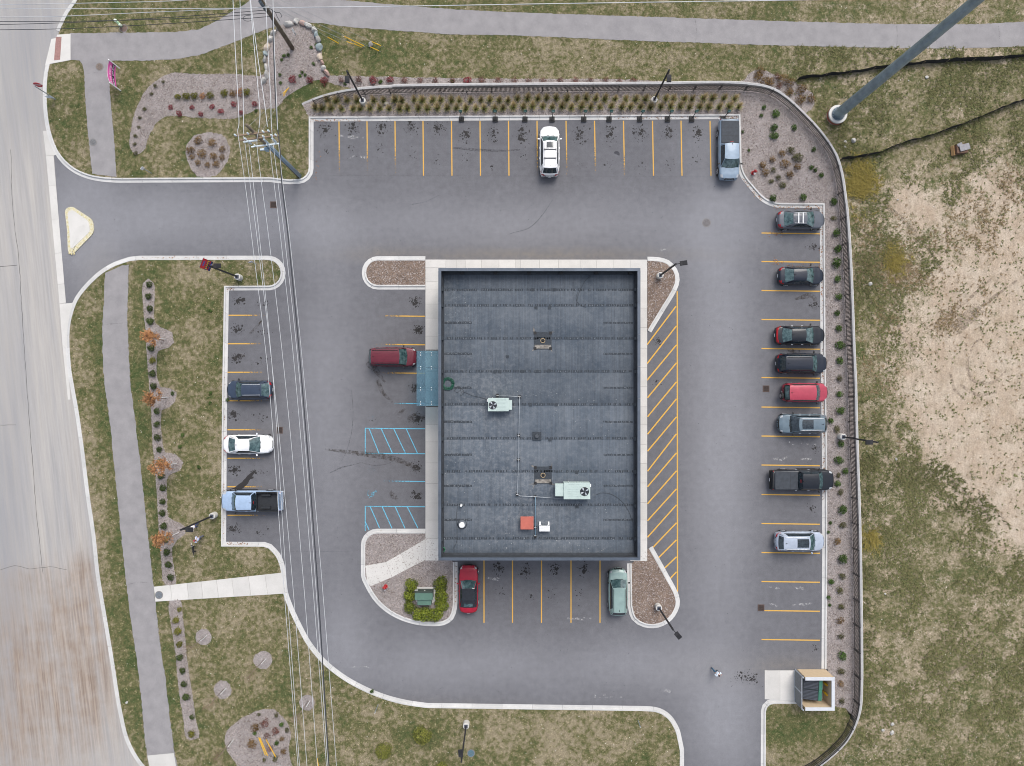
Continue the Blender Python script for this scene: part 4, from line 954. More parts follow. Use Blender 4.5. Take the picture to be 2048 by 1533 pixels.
for x, y, r, hh, lb, mt in ((923.5, 1051, .24, .45, "white round pipe vent with a flared boot on the roof", white), (922, 1012, .11, .5, "thin pale pipe vent standing above a roof seam", M("vent_pale", (.55, .56, .55), .5))):
    q = P(x, y, RZ + hh); t = thing("pipe_vent", lb, "roof vent", (q.x, q.y, RZ + .02)); MB().cyl((0, 0, 0), (0, 0, .12), r * 1.9, r * 1.2, 16).build("boot", M("vent_boot", (.09, .105, .125), .8), t, True); MB().cyl((0, 0, .05), (0, 0, hh), r, r * .92, 16).build("stack", mt, t); MB().cyl((0, 0, hh), (0, 0, hh + .05), r * 1.1, r * .8, 16).build("collar", mt, t)
q = P(1073.5, 872.5, RZ); t = thing("roof_hatch_vent", "low dark square membrane vent beside the gas pipe", "roof vent", (q.x, q.y, RZ + .02)); MB().box((0, 0, .06), (.82, .72, .1)).build("base", darkm, t); MB().cyl((0, 0, .1), (0, 0, .3), .2, .17, 14).build("cap", M("vent_dark", (.05, .058, .07), .7), t)
# green hose
q = P(896, 768, RZ); t = thing("hose_coil", "coil of dark green garden hose lying on the roof by the parapet", "hose", (q.x, q.y, RZ + .03)); hosem = M("hose_green", (.012, .085, .055), .55, .3, 14)
for k in range(9):
    r0 = .36 + .03 * k; zz = .03 + .035 * (k % 3)
    MB().tube([((r0 + rng.uniform(-.025, .025)) * math.cos(a), (r0 + rng.uniform(-.025, .025)) * math.sin(a), zz + rng.uniform(-.01, .02)) for a in [j * math.pi / 11 for j in range(23)]], .022, 5).build("hose_loop", hosem, t, True)
thin = M("thin_cable", (.03, .035, .04), .6)
mb = MB(); c0 = [P(911, 776, RZ), P(918, 772, RZ), P(922, 780, RZ), P(915, 786, RZ), P(908, 782, RZ), P(916, 775, RZ), P(926, 779, RZ), P(928, 788, RZ), P(921, 792, RZ), P(924, 783, RZ), P(934, 787, RZ), P(945, 792, RZ), P(960, 795, RZ), P(976, 800, RZ)]
mb.tube([p + Vector((0, 0, .05)) for p in c0], .014, 5); mb.build("loose_cable", thin, None, True, label="tangle of thin black cable between the hose coil and the air conditioner", cat="cable")
for pts, lb in (([(1152, 615), (1156, 592), (1163, 575), (1172, 560), (1182, 552)], "thin looping cable lying on the roof near the north parapet"), ([(1172, 615), (1157, 608), (1152, 596), (1156, 585)], "short bent cable end lying on a roof seam"), ([(1192, 990), (1205, 986), (1225, 990), (1245, 1005), (1258, 1025), (1265, 1045)], "thin curved cable from the larger air conditioner to the east parapet"), ([(915, 1014), (913, 1030), (914, 1060), (913, 1085), (905, 1100)], "thin dark wire running from the pale pipe vent to the south parapet")):
    MB().tube([P(p.x, p.y, RZ) + Vector((0, 0, .05)) for p in catmull([Vector(a) for a in pts], 4)], .014, 5).build("roof_cable", thin, None, True, label=lb, cat="cable")
q = P(884, 1101, RZ); t = thing("hose_reel", "small bundle of bright green hose in the roof corner", "hose", (q.x + .1, q.y + .1, RZ + .03))
for k in range(5): MB().tube([(.18 * math.cos(a) + rng.uniform(-.03, .03), .22 * math.sin(a), .04 + k * .03) for a in [j * math.pi / 6 for j in range(13)]], .02, 5).build("hose_loop", M("hose_bright", (.02, .16, .07), .5), t, True)

# ------------------------------------------------------------------ vehicles
PA = {"white": m_paint("paint_white", (.74, .75, .76)), "bluegrey": m_paint("paint_bluegrey", (.22, .29, .37)), "grey": m_paint("paint_grey", (.085, .095, .115)), "black": m_paint("paint_black", (.008, .011, .017)), "black2": m_paint("paint_blue_black", (.009, .014, .026)),
      "red": m_paint("paint_pinkish_red", (.36, .045, .075)), "slate": m_paint("paint_slate", (.12, .165, .20)), "silver": m_paint("paint_silver", (.36, .41, .49)), "navy": m_paint("paint_navy", (.035, .052, .085)), "iceblue": m_paint("paint_ice_blue", (.33, .44, .60)),  # off-roader red is mixed slightly pink
      "maroon": m_paint("paint_maroon", (.115, .013, .026)), "crimson": m_paint("paint_crimson", (.33, .008, .028)), "sage": m_paint("paint_sage", (.25, .35, .33))}
tyre = M("tyre", (.012, .012, .013), .8); rimm = M("rim", (.38, .39, .41), .3, .05, metal=.8); trim = M("black_trim", (.010, .011, .012), .55); chrome = M("chrome", (.62, .64, .66), .2, .05, metal=.8)
lens = M("headlamp", (.42, .44, .46), .12, .06); tail = M("tail_lamp", (.30, .008, .012), .18, .2, 20); liner = M("bed_liner", (.016, .019, .024), .7, .3, 6); soft = M("soft_top", (.016, .020, .028), .85, .25, 5); cover = M("tonneau_vinyl", (.035, .042, .052), .75, .2, 3)
def interp(tab, u):
    for (a, za), (b, zb) in zip(tab, tab[1:]):
        if u <= b: t = (u - a) / (b - a); t = t * t * (3 - 2 * t); return za + (zb - za) * t
    return tab[-1][1]
YF = [0, .35, .7, .86, .94, .985, 1.0]; YD = [-.02, -.012, 0, .022, .07, .15, .26]
def ydrop(y):
    y = abs(y)
    for (a, b), (c, d) in zip(zip(YF, YF[1:]), zip(YD, YD[1:])):
        if y <= b: return c + (d - c) * (y - a) / (b - a)
    return YD[-1]
KIND = {  # fractions from the nose: cowl, windscreen top, roof end, rear glass base; heights: hood, belt, roof; roof width factor
    "sedan": dict(fh=.27, fw=.445, fr=.70, fg=.865, zh=.93, zb=.95, zt=1.02, wr=.63, H=1.45),
    "hatch": dict(fh=.25, fw=.40, fr=.80, fg=.935, zh=.95, zb=1.0, zt=1.02, wr=.66, H=1.52),
    "suv": dict(fh=.245, fw=.375, fr=.865, fg=.955, zh=1.06, zb=1.12, zt=1.1, wr=.70, H=1.76),
    "boxy": dict(fh=.235, fw=.36, fr=.91, fg=.97, zh=1.1, zb=1.14, zt=1.1, wr=.76, H=1.82),
    "pickup": dict(fh=.215, fw=.315, fr=.555, fg=.585, zh=1.18, zb=1.22, zt=1.26, wr=.70, H=1.92),
    "convertible": dict(fh=.335, fw=.47, fr=.68, fg=.86, zh=.90, zb=.93, zt=.98, wr=.66, H=1.38)}
def car(name, label, px, py, head, L, Wd, kind, paint, cat="car", roofmat=None, rails=None, bars=0, sunroof=None, redbar=False, cover_bed=False, open_bed=False, spare=False, handles=False, dz=0.0, zref=.75, glass="car_glass", doors=True, antenna=True):
    k = KIND[kind]; pm = PA[paint]; q = P(px, py, zref)
    t = thing(name, label, cat, (q.x, q.y, 0.002), math.radians(head), "vehicles parked in the marked stalls")
    hw0 = Wd / 2; fh, fw, fr, fg = k["fh"], k["fw"], k["fr"], k["fg"]; Hr = k["H"] + dz; pick = kind == "pickup"
    tab = [(0, .60 if not pick else .85), (.025, k["zh"] - .22), (.10, k["zh"] - .10), (fh, k["zh"]), (fw, k["zb"]), (fg, k["zt"]), (.965, k["zt"] - .03), (1, k["zt"] - .22)]
    if pick: tab = [(0, .88), (.02, k["zh"] - .12), (.10, k["zh"] - .04), (fh, k["zh"]), (fw, k["zb"]), (fg, k["zb"]), (.97, k["zt"]), (1, k["zt"] - .02)]
    zt = lambda u: interp(tab, u)
    def hw(u):
        f = 1.0
        if u < .16: s = (.16 - u) / .16; f = 1 - (.27 if not pick else .16) * s ** 2.6
        if u > .86: s = (u - .86) / .14; f = 1 - (.17 if not pick else .03) * s ** 2.2
        return hw0 * f * (.975 + .025 * math.cos((u - .5) * 5))
    def xb(u, y):          # nose and tail bow out in plan
        x = L / 2 - u * L
        e0 = max(0, 1 - u / .2); e1 = max(0, (u - .85) / .15)
        return x - e0 * .22 * abs(y) ** 2.4 * (1 if not pick else .7) + e1 * .16 * abs(y) ** 2.4 * (0 if pick else 1)
    surf = lambda u, y, d=0.0: (xb(u, y), y * hw(u), zt(u) - ydrop(y) + d)
    us = [0, .012, .03, .06, .10, .15, .2, fh, .32, .4, .5, .6, .7, .8, .88, .93, .965, .985, 1.0]
    if pick: us = [u for u in us if not (.55 < u < .99)] + [.56, fg + .005, fg + .012, .7, .8, .9, .962, .97, 1.0]
    us = sorted(set(us)); mb = MB(); rows = []
    for u in us:
        r = []
        yl = [1.0, .985, .94, .86, .7, .35, 0]; full = [-y for y in yl] + yl[::-1][1:]
        low = .24 if not pick else .36
        inbed = pick and open_bed and fg + .008 < u < .965
        r.append((xb(u, 1), -hw(u) * .88, low)); r.append((xb(u, 1), -hw(u) * .985, low + .14)); r.append((xb(u, 1), -hw(u) * 1.0, .58))
        for y in full:
            x, yy, z = surf(u, y)
            if inbed and abs(y) < .9: z = .78; yy = yy if abs(y) < .8 else math.copysign(.84, y) * hw(u)
            r.append((x, yy, z))
        r.append((xb(u, 1), hw(u) * 1.0, .58)); r.append((xb(u, 1), hw(u) * .985, low + .14)); r.append((xb(u, 1), hw(u) * .88, low))
        rows.append(r)
    mb.grid(rows); n = len(rows[0]); m = len(rows)
    mb.f += [(i * n + n - 1, i * n, (i + 1) * n, (i + 1) * n + n - 1) for i in range(m - 1)]
    mb.f += [tuple(range(n)), tuple(range((m - 1) * n, m * n))[::-1]]
    body = mb.build("body", pm, t, not open_bed)
    def patch(nm, u0, u1, y0, y1, mat, d=.008, nu=8, ny=8, par=None, crown=0.0):
        g = MB(); rr = []
        for i in range(nu + 1):
            u = u0 + (u1 - u0) * i / nu; rr.append([(lambda a: (a[0], a[1], a[2]))(surf(u, y0 + (y1 - y0) * j / ny, d + crown * (1 - (2 * j / ny - 1) ** 2))) for j in range(ny + 1)])
        g.grid(rr)
        nb_ = len(g.v); cnt = {}
        return g.build(nm, mat, par or t, True)
    hd = patch("hood", .035 if not pick else .03, fh - .012, -.84, .84, pm, .012, 8, 10)
    for s in (-1, 1): patch("hood_crease", .05, fh - .02, s * .46 - .012, s * .46 + .012, pm, .022, 6, 1, hd)
    patch("cowl", fh - .014, fh + .012, -.86, .86, trim, .008, 2, 8)
    if kind in ("sedan", "convertible"): patch("trunk_lid", fg + .012, .975, -.78, .78, pm, .012, 5, 10)
    # cabin
    X = lambda u: L / 2 - u * L
    wb, wr = hw0 * .89, hw0 * k["wr"]; zr = Hr - .055; zA, zD = zt(fh) - .02, zt(fg) - .015
    A = lambda y: (X(fh) + .16 * (1 - y * y), y * wb * .98, zA + .01); B = lambda y: (X(fw) + .09 * (1 - y * y), y * wr, zr + (Hr - zr) * (1 - abs(y) ** 3))
    C = lambda y: (X(fr) - .05 * (1 - y * y), y * wr * .97, zr - .01 + (Hr - zr) * (1 - abs(y) ** 3)); D = lambda y: (X(fg) - .10 * (1 - y * y), y * wb * .95, zD + .01)
    def sweep(nm, F, G, mat, n=6, ny=10, bulge=0.0, par=None, s0=0.0, s1=1.0, y0=-1.0, y1=1.0):
        rr = []
        for i in range(n + 1):
            s = s0 + (s1 - s0) * i / n; row = []
            for j in range(ny + 1):
                y = y0 + (y1 - y0) * j / ny; a, b = Vector(F(y)), Vector(G(y)); p = a.lerp(b, s); p.z += bulge * 4 * s * (1 - s) * (1 - .5 * y * y); row.append(p)
            rr.append(row)
        return MB().grid(rr).build(nm, mat, par or t, True)
    sweep("windscreen", A, B, glass, bulge=.03, y0=-.95, y1=.95)
    for s in (-1, 1): sweep("windscreen_pillar", A, B, pm if paint not in ("maroon",) else trim, 6, 1, .03, None, 0, 1, min(s * .95, s), max(s * .95, s))
    if kind == "convertible":
        rf = sweep("soft_top", B, C, soft, 8, 10, .02); rg = sweep("soft_top_rear", C, D, soft, 5, 10, .02); sweep("rear_window", C, D, glass, 3, 6, .035, None, .45, .85, -.6, .6)
    else:
        rf = sweep("roof", B, C, roofmat and MATS[roofmat] or pm, 8, 12, .02)
        if kind in ("sedan", "hatch"):
            sweep("rear_window", C, D, glass, 5, 10, .02, None, .04, .94, -.9, .9); rw = sweep("rear_frame", C, D, pm, 5, 10, .012)
        elif pick: sweep("rear_window", C, D, "dark_glass", 3, 8, .0)
        else: sweep("tailgate_frame", C, D, pm if kind == "suv" else trim, 4, 10, .008); sweep("rear_window", C, D, "dark_glass" if kind == "suv" else "car_glass", 4, 10, .018, None, .08, .8, -.86, .86)
    for s in (-1, 1):
        a, b, c, d = Vector(A(s)), Vector(B(s)), Vector(C(s)), Vector(D(s)); a.y = s * wb; d.y = s * wb
        def side(nm, t0, t1, mat, off=0.0):
            rr = []
            for i in range(9):
                f = t0 + (t1 - t0) * i / 8; lo, hi = a.lerp(d, f), b.lerp(c, f); row = []
                for j in range(4):
                    p = lo.lerp(hi, j / 3); p.y += s * (.035 * math.sin(math.pi * j / 3) + off); row.append(p)
                rr.append(row)
            return MB().grid(rr).build(nm, mat, t, True)
        pe = .80 if kind == "sedan" else (.84 if kind != "pickup" else .92)
        side("side_window", .0, .44, "dark_glass"); side("side_window", .46, pe, "dark_glass"); side("door_pillar", .44, .46, trim); side("rear_pillar", pe, 1.0, soft if kind == "convertible" else pm)
        if doors:
            yb = s * (hw0 - .004)
            for u0 in (fh + .10, fh + .30):
                if u0 < .62: MB().box((X(u0 + .1), s * (hw0 + .012), .88 if not pick else 1.0), (.2, .03, .03)).build("door_handle", chrome if handles else pm, t)
        mx = MB(); mx.box((X(fh + .045), s * (hw0 + .10), zA + .09), (.13, .20, .14), s * -.25); mx.build("door_mirror", pm if paint in ("white", "crimson", "silver") else trim, t, bevel=.03)
        hl = patch("headlamp", .03, .08, s * .74, s * .97, lens, .014, 4, 4)
        if redbar: pass
        tl = patch("tail_lamp", .945 if not pick else .985, .995, s * .62 if not pick else s * .88, s * .985, tail, .014, 3, 4)
        if not pick: patch("tail_lamp", .90, .955, s * .90, s * .995, tail, .014, 3, 2)
        for u in (.175, .80 if not pick else .79):
            w = link("wheel", None, None, t); r = .345 if not pick else .40; w.location = (X(u), s * (hw0 - .11), r)
            MB().cyl((0, -.115, 0), (0, .115, 0), r, n=20).build("tyre", tyre, w, bevel=.03)
            MB().cyl((0, s * .10, 0), (0, s * .128, 0), r * .66, n=16).build("rim", rimm, w)
            for kk in range(5): an = kk * 1.2566; MB().beam((.04 * math.cos(an), s * .132, .04 * math.sin(an)), (r * .6 * math.cos(an), s * .132, r * .6 * math.sin(an)), .05, .02, up=(0, 1, 0)).build("spoke", chrome, w)
            MB().cyl((X(u), s * (hw0 - .20), r), (X(u), s * (hw0 - .012), r), r + .07, n=20).build("wheel_arch", trim, t)
        if rails:
            r0 = [Vector(B(s * .86)).lerp(Vector(C(s * .86)), f) + Vector((0, 0, .05 if 0 < f < 1 else .01)) for f in (.04, .12, .5, .88, .96)]
            MB().tube(r0, .022, 6).build("roof_rail", rails, rf, True)
    if redbar: patch("tail_light_bar", .955, .985, -.9, .9, tail, .016, 2, 12)
    patch("bumper_front", .002, .016, -.9, .9, trim if paint not in ("white",) else pm, .006, 2, 10); patch("grille", .012, .026, -.5, .5, trim, .012, 2, 6)
    patch("bumper_rear", .984, .999, -.88, .88, trim if kind in ("suv", "boxy", "pickup", "hatch") else pm, .006, 2, 10)
    for i in range(bars):
        f = .32 + .34 * i; p0, p1 = Vector(B(-.92)).lerp(Vector(C(-.92)), f), Vector(B(.92)).lerp(Vector(C(.92)), f)
        MB().beam(p0 + Vector((0, 0, .11)), p1 + Vector((0, 0, .11)), .09, .03).build("roof_crossbar", rails or chrome, rf)
    if sunroof:
        f0, f1, yw, mt = sunroof
        g = []
        for i in range(6):
            f = f0 + (f1 - f0) * i / 5; row = []
            for j in range(7):
                y = -yw + 2 * yw * j / 6; p = Vector(B(y)).lerp(Vector(C(y)), f); p.z += .02 * 4 * f * (1 - f) * (1 - .5 * y * y) + .008; row.append(p)
            g.append(row)
        MB().grid(g).build("sunroof", mt, rf, True)
    if kind not in ("convertible",) and kind != "pickup":
        for j in range(3):     # pressed ribs in the roof skin
            y = -.4 + .4 * j; g = [[Vector(B(y + e)).lerp(Vector(C(y + e)), f) + Vector((0, 0, .02 * 4 * f * (1 - f) * (1 - .5 * y * y) + .006)) for e in (-.012, .012)] for f in [.12 + .8 * i / 6 for i in range(7)]]
            if not sunroof and kind != "sedan": MB().grid(g).build("roof_rib", pm, rf)
    if antenna and kind != "convertible":
        p = Vector(B(0)).lerp(Vector(C(0)), .9) + Vector((0, 0, .04)); MB().add([p + Vector(v) for v in ((.1, 0, -.02), (-.1, .03, -.02), (-.1, -.03, -.02), (-.1, 0, .07))], [(0, 1, 3), (0, 3, 2), (1, 2, 3), (0, 2, 1)]).build("antenna_fin", trim, rf)
    for s in (-.5, .12): a = Vector(A(s)); b = Vector(A(s + .42)); MB().beam(a + Vector((.0, 0, .03)), b + Vector((-.06, 0, .06)), .025, .02).build("wiper", trim, t)
    if pick:
        zb = k["zt"]; x0, x1 = X(fg + .015), X(.965)
        if cover_bed:
            MB().box(((x0 + x1) / 2, 0, zb + .015), (abs(x1 - x0), Wd * .86, .06)).build("bed_cover", cover, t, bevel=.02)
            for f in (.33, .66): MB().box((x0 + (x1 - x0) * f, 0, zb + .047), (.015, Wd * .84, .008)).build("cover_fold", trim, t)
        if open_bed:
            MB().box(((x0 + x1) / 2, 0, .795), (abs(x1 - x0) - .03, Wd * .80, .02)).build("bed_liner", liner, t)
            for s in (-1, 1): MB().box(((x0 + x1) / 2, s * Wd * .405, 1.03), (abs(x1 - x0) - .03, .02, .48)).build("liner_side", liner, t); MB().box(((x0 + x1) / 2 + .2, s * Wd * .3, .93), (.9, .22, .26)).build("wheel_tub", liner, t); MB().box(((x0 + x1) / 2, s * Wd * .452, zb + .01), (abs(x1 - x0), .10, .03)).build("bed_rail", trim, t)
            MB().box((x0 - .02, 0, 1.02), (.03, Wd * .80, .5)).build("liner_end", liner, t); MB().box((x1 + .01, 0, 1.02), (.03, Wd * .80, .5)).build("liner_end", liner, t)
        MB().box((X(fg) - .03, 0, Hr - .12), (.03, .3, .05)).build("brake_lamp", tail, t)
        MB().box((-L / 2 - .03, 0, .62), (.16, Wd * .9, .2)).build("step_bumper", chrome if paint != "black" else trim, t, bevel=.03)
        for s in (-1, 1): MB().box((X(.42), s * (hw0 + .02), .48), (1.9, .12, .05)).build("side_step", trim, t)
    if spare:
        sp = link("spare_wheel", None, None, t); sp.location = (-L / 2 - .12, -.32, .95); MB().cyl((-.1, 0, 0), (.1, 0, 0), .34, n=20).build("tyre", tyre, sp, bevel=.03); MB().cyl((-.13, 0, 0), (.0, 0, 0), .2, n=14).build("rim", rimm, sp)
    MB().box((-L / 2 - .004 - (.12 if pick else .0), 0, .72), (.012, .32, .15)).build("number_plate", M("plate", (.6, .62, .66), .5), t)
    return t
silv = M("rail_silver", (.62, .64, .66), .3, .05, metal=.4)
car("parked_suv", "large white suv with roof bars and small sunroof facing the north kerb", 1099, 303, 90, 5.15, 1.98, "suv", "white", rails=trim, bars=2, sunroof=(.05, .27, .5, "dark_glass"))
car("parked_pickup", "pale blue grey pickup with black bed cover backed against the north kerb", 1457, 302, -90, 6.0, 2.03, "pickup", "bluegrey", "pickup truck", cover_bed=True)
car("parked_sedan", "dark grey car with two white roof crossbars in the end stall", 1602, 440, 0, 4.8, 1.84, "sedan", "grey", rails=silv, bars=2)
car("parked_sedan", "black sedan with red corner lamps between two empty stalls", 1602, 552, 0, 4.6, 1.82, "sedan", "black2")
car("parked_sedan", "black sedan with a full width red tail light bar", 1600, 671, 0, 5.0, 1.87, "sedan", "black", redbar=True, handles=True)
car("parked_suv", "long black three row suv parked beside the red off-roader", 1603, 727.5, 0, 5.1, 2.0, "suv", "black2", rails=trim)
car("parked_suv", "pinkish red boxy off-roader with a spare wheel on its tailgate", 1610, 785.5, 0, 4.55, 1.88, "boxy", "red", rails=None, spare=True, dz=-.05)
car("parked_suv", "slate grey suv with panoramic sunroof backed up to the east kerb", 1604, 848, 180, 4.9, 1.92, "suv", "slate", rails=silv, sunroof=(.12, .55, .66, "dark_glass"), handles=True, glass="dark_glass")
car("parked_pickup", "black pickup with a flat dark bed cover facing the east kerb", 1604, 960, 0, 6.15, 2.05, "pickup", "black", "pickup truck", cover_bed=True, handles=True)
car("parked_suv", "silver blue crossover with large sunroof parked alone by the east kerb", 1599, 1083, 0, 5.0, 1.94, "suv", "silver", sunroof=(.05, .50, .62, "dark_glass"), rails=silv, dz=-.1)
car("parked_hatchback", "dark navy hatchback facing the west lawn", 499, 780, 180, 4.6, 1.84, "hatch", "navy", rails=silv)
car("parked_sedan", "white sedan backed up to the west lawn", 497, 889, 0, 5.0, 1.88, "sedan", "white")
car("parked_pickup", "ice blue pickup with open black lined bed facing the west lawn", 504, 1002, 180, 5.95, 2.04, "pickup", "iceblue", "pickup truck", open_bed=True, handles=True)
car("parked_suv", "dark maroon boxy suv with its nose under the glass canopy", 787, 714.5, 0, 4.85, 1.9, "boxy", "maroon", rails=trim, dz=-.02)
car("parked_convertible", "bright red convertible with black soft top beside the southwest island", 937, 1178, 90, 4.85, 1.9, "convertible", "crimson")
car("parked_suv", "sage green suv parked against the southeast island kerb", 1236, 1184, 90, 4.75, 1.88, "suv", "sage", rails=trim, dz=-.08)

# ------------------------------------------------------------------ lamp posts
bron = M("lamp_bronze", (.016, .016, .019), .75, .2, 8); panel = M("lamp_panel", (.008, .009, .013), .7)
def lamp(px, py, head, label, hgt=7.0, zb=ZL):
    q = P(px, py, zb); t = thing("lamp_post", label, "lamp post", q[:], 0, "car park lamp posts")
    MB().cyl((0, 0, -.1), (0, 0, .72), .31, n=20).build("concrete_base", "base_concrete", t, bevel=.03)
    MB().box((0, 0, .76), (.34, .34, .06)).build("base_plate", M("plate_blue", (.05, .06, .085), .5), t)
    MB().box((0, 0, .72 + (hgt - .72) / 2), (.125, .125, hgt - .72)).build("mast", bron, t)
    a = math.radians(head); d = Vector((math.cos(a), math.sin(a), 0))
    MB().beam(d * .06 + Vector((0, 0, hgt - .12)), d * .42 + Vector((0, 0, hgt - .1)), .07, .09).build("arm", bron, t)
    h = MB().box(tuple(d * .72 + Vector((0, 0, hgt - .08))), (.66, .42, .12), a).build("lamp_head", bron, t, bevel=.02)
    MB().box(tuple(d * .84 + Vector((0, 0, hgt - .01))), (.36, .38, .03), a).build("heat_sink", panel, h)
    for k in range(5): MB().box(tuple(d * (.70 + k * .07) + Vector((0, 0, hgt + .008))), (.015, .36, .02), a).build("fin", bron, h)
    MB().box((0, 0, hgt + .01), (.14, .14, .03)).build("cap", bron, t)
    return t
lamp(728, 207, -90, "black lamp post among ornamental grasses near the boulder bed")
lamp(1306, 205, -90, "black lamp post among ornamental grasses above the small round patch in the stall")
lp3 = lamp(480, 556, 0, "black lamp post on the west lawn carrying the red and blue banner")
lamp(1318, 553, 8, "black lamp post in the northeast building island")
lamp(1680, 873, 180, "black lamp post in the planting bed beside the slate grey suv", zb=ZL)
lamp(430, 1030, 0, "black lamp post standing beside the people on the west lawn")
lamp(1315, 1212, -50, "black lamp post in the southeast building island", 6.6)
lamp(933, 1446, 95, "black lamp post on the southern lawn beside the teal valve cover")
# banner on the post
q = P(480, 556, ZL); up = Vector((0, 0, 1)); wd = Vector((-.36, -.93, 0)).normalized(); bc = Vector((q.x, q.y, 0)) + Vector((-.12, .05, 0))
ban = thing("pole_banner", "red and blue banner with yellow lettering strokes at the head of a lamp post", "banner", (bc.x, bc.y, 6.3))
def bq(nm, w0, w1, z0, z1, mat, d):
    n = Vector((.90, -.30, .0)).normalized() * d; MB().add([wd * w0 + up * z0 + n, wd * w1 + up * z0 + n, wd * w1 + up * z1 + n, wd * w0 + up * z1 + n], [(0, 1, 2, 3)]).build(nm, mat, ban)
br_, bb_, by_ = M("banner_red", (.55, .02, .03), .6, .2), M("banner_blue", (.02, .03, .14), .6, .3), M("banner_yellow", (.75, .36, .02), .6, .1)
MB().beam(wd * -.42 + up * .0, wd * -.42 + up * 2.0, .03).build("spar", bron, ban)
MB().box(tuple(up * 1.0), (.02, .9, 2.0), math.atan2(wd.y, wd.x) - math.pi / 2).build("cloth", bb_, ban)
bq("red_field", -.45, .45, 1.15, 2.0, br_, .02); bq("red_stripe", -.45, .45, .42, .60, br_, .02)
for k in range(5): bq("letter_stroke", -.40 + k * .17, -.29 + k * .17, .72 + .06 * (k % 2), 1.08, by_, .024)
for a0 in range(8):
    a = a0 * math.pi / 4; MB().beam(wd * (.08 * math.cos(a)) + up * (.25 + .05 * math.sin(a)) + Vector((.03, -.01, 0)), wd * (.2 * math.cos(a)) + up * (.25 + .14 * math.sin(a)) + Vector((.03, -.01, 0)), .08, .01).build("rosette_petal", M("banner_lilac", (.25, .25, .55), .6), ban)
bq("swirl", -.25, .2, 1.45, 1.75, M("banner_violet", (.13, .10, .32), .6, .4, 12), .024)

# ------------------------------------------------------------------ stall signs on weighted bases
grn = M("sign_green", (.012, .11, .085), .5, .2, 12); rub = M("black_rubber", (.012, .012, .013))
for k, (bxp, txp) in enumerate(((923, 921), (990.5, 990), (1050, 1052), (1104, 1106), (1167.5, 1173), (1218, 1225), (1279, 1289), (1335, 1346), (1383, 1398), (1446, 1462))):
    q = P(bxp, 239.5, 0); tilt = rng.uniform(-.04, .04)
    ORD = ["tenth", "ninth", "eighth", "", "sixth", "fifth", "fourth", "third", "second", ""]
    slb = {3: "green stall sign on a black base in front of the white suv", 9: "green stall sign on a black base behind the blue grey pickup"}.get(k, f"{ORD[k]} green stall sign on a black base counting from the blue grey pickup")
    t = thing("stall_sign", slb, "parking sign", (q.x, q.y, .02), rng.uniform(-.05, .05), "green stall signs along the north kerb")
    MB().box((0, 0, .06), (.52, .56, .12)).build("weighted_base", rub, t, bevel=.03)
    MB().box((0, -.02, .15), (.4, .2, .08)).build("handle_block", rub, t, bevel=.02)
    MB().cyl((0, .05, .1), (tilt, .07, 2.1), .035, n=8).build("sign_post", bron, t)
    MB().box((tilt, .05, 1.95), (.32, .03, .46), 0, 0, -.12).build("sign_plate", grn, t); MB().box((tilt, .033, 2.0), (.20, .006, .14), 0, 0, -.12).build("sign_print", M("sign_pale", (.35, .55, .50), .5), t)

# ------------------------------------------------------------------ tall steel monopole
q = P(1674.5, 230, 0); gzz = gz1(1675, 228); t = thing("steel_monopole", "tall tapering galvanised steel pole on a round concrete footing in the field", "utility pole", (q.x, q.y, gzz))
gal = M("weathered_steel", (.235, .30, .345), .5, .22, 1.4, metal=.35)
MB().cyl((0, 0, -.3), (0, 0, .62), .92, n=32).build("footing", "base_concrete", t, bevel=.04); MB().cyl((0, 0, .1), (0, 0, .45), .935, n=32, cap=False).build("footing_form", M("form_red", (.28, .10, .07), .8, .2, 4), t)
MB().cyl((0, 0, .62), (0, 0, .70), .66, n=24).build("base_flange", M("flange_steel", (.12, .16, .19), .5, .2), t)
for k in range(14): a = k * 2 * math.pi / 14; MB().cyl((.6 * math.cos(a), .6 * math.sin(a), .62), (.6 * math.cos(a), .6 * math.sin(a), .84), .035, n=6).build("anchor_bolt", gal, t)
for z0, z1, r0, r1 in ((.70, 13.0, .52, .43), (12.6, 26.0, .45, .36), (25.6, 38, .37, .28)): MB().cyl((0, 0, z0), (0, 0, z1), r0, r1, 12).build("shaft", gal, t)
MB().box((.05, .56, 1.5), (.28, .10, .5), .9).build("tag_plate", M("tag_pale", (.6, .66, .7), .5), t)

# ------------------------------------------------------------------ utility poles, crossarms, wires
wood = M("pole_wood", (.105, .085, .062), .9, .3, 2.5, (.20, .165, .125)); arm_m = M("crossarm_wood", (.24, .175, .115), .85, .25, 3); pale = M("insulator_pale", (.62, .70, .74), .35, .08); con = M("conduit_blue", (.20, .27, .33), .5, .1, 2)
q = P(597.5, 352, ZL); pb = thing("utility_pole", "weathered wooden utility pole with three crossarms and grey conduit beside the lot corner", "utility pole", q[:])
ca = Vector((71, 9, 0)).normalized()
MB().cyl((0, 0, -.2), (0, 0, 13.4), .19, .13, 14).build("pole", wood, pb, True)
for k in range(3): d = Vector((math.cos(-.9 + .55 * k), math.sin(-.9 + .55 * k), 0)) * .23; MB().cyl(d + Vector((0, 0, 0)), d + Vector((0, 0, 9.0)), .07, n=8).build("conduit", con, pb, True)
def arm(par, zc_, half0, half1, mat, th=.12):
    MB().beam(ca * -half0 + Vector((.0, -.18, zc_)), ca * half1 + Vector((0, -.18, zc_)), th, th).build("crossarm", mat, par)
arm(pb, 11.95, 1.5, 1.45, arm_m); arm(pb, 10.95, 1.65, 1.75, arm_m); arm(pb, 9.25, 1.2, 1.2, pale, .1)
for s in (-.9, .9): MB().beam((0, -.2, 10.2), ca * s + Vector((0, -.2, 10.9)), .05, .02).build("arm_brace", arm_m, pb)
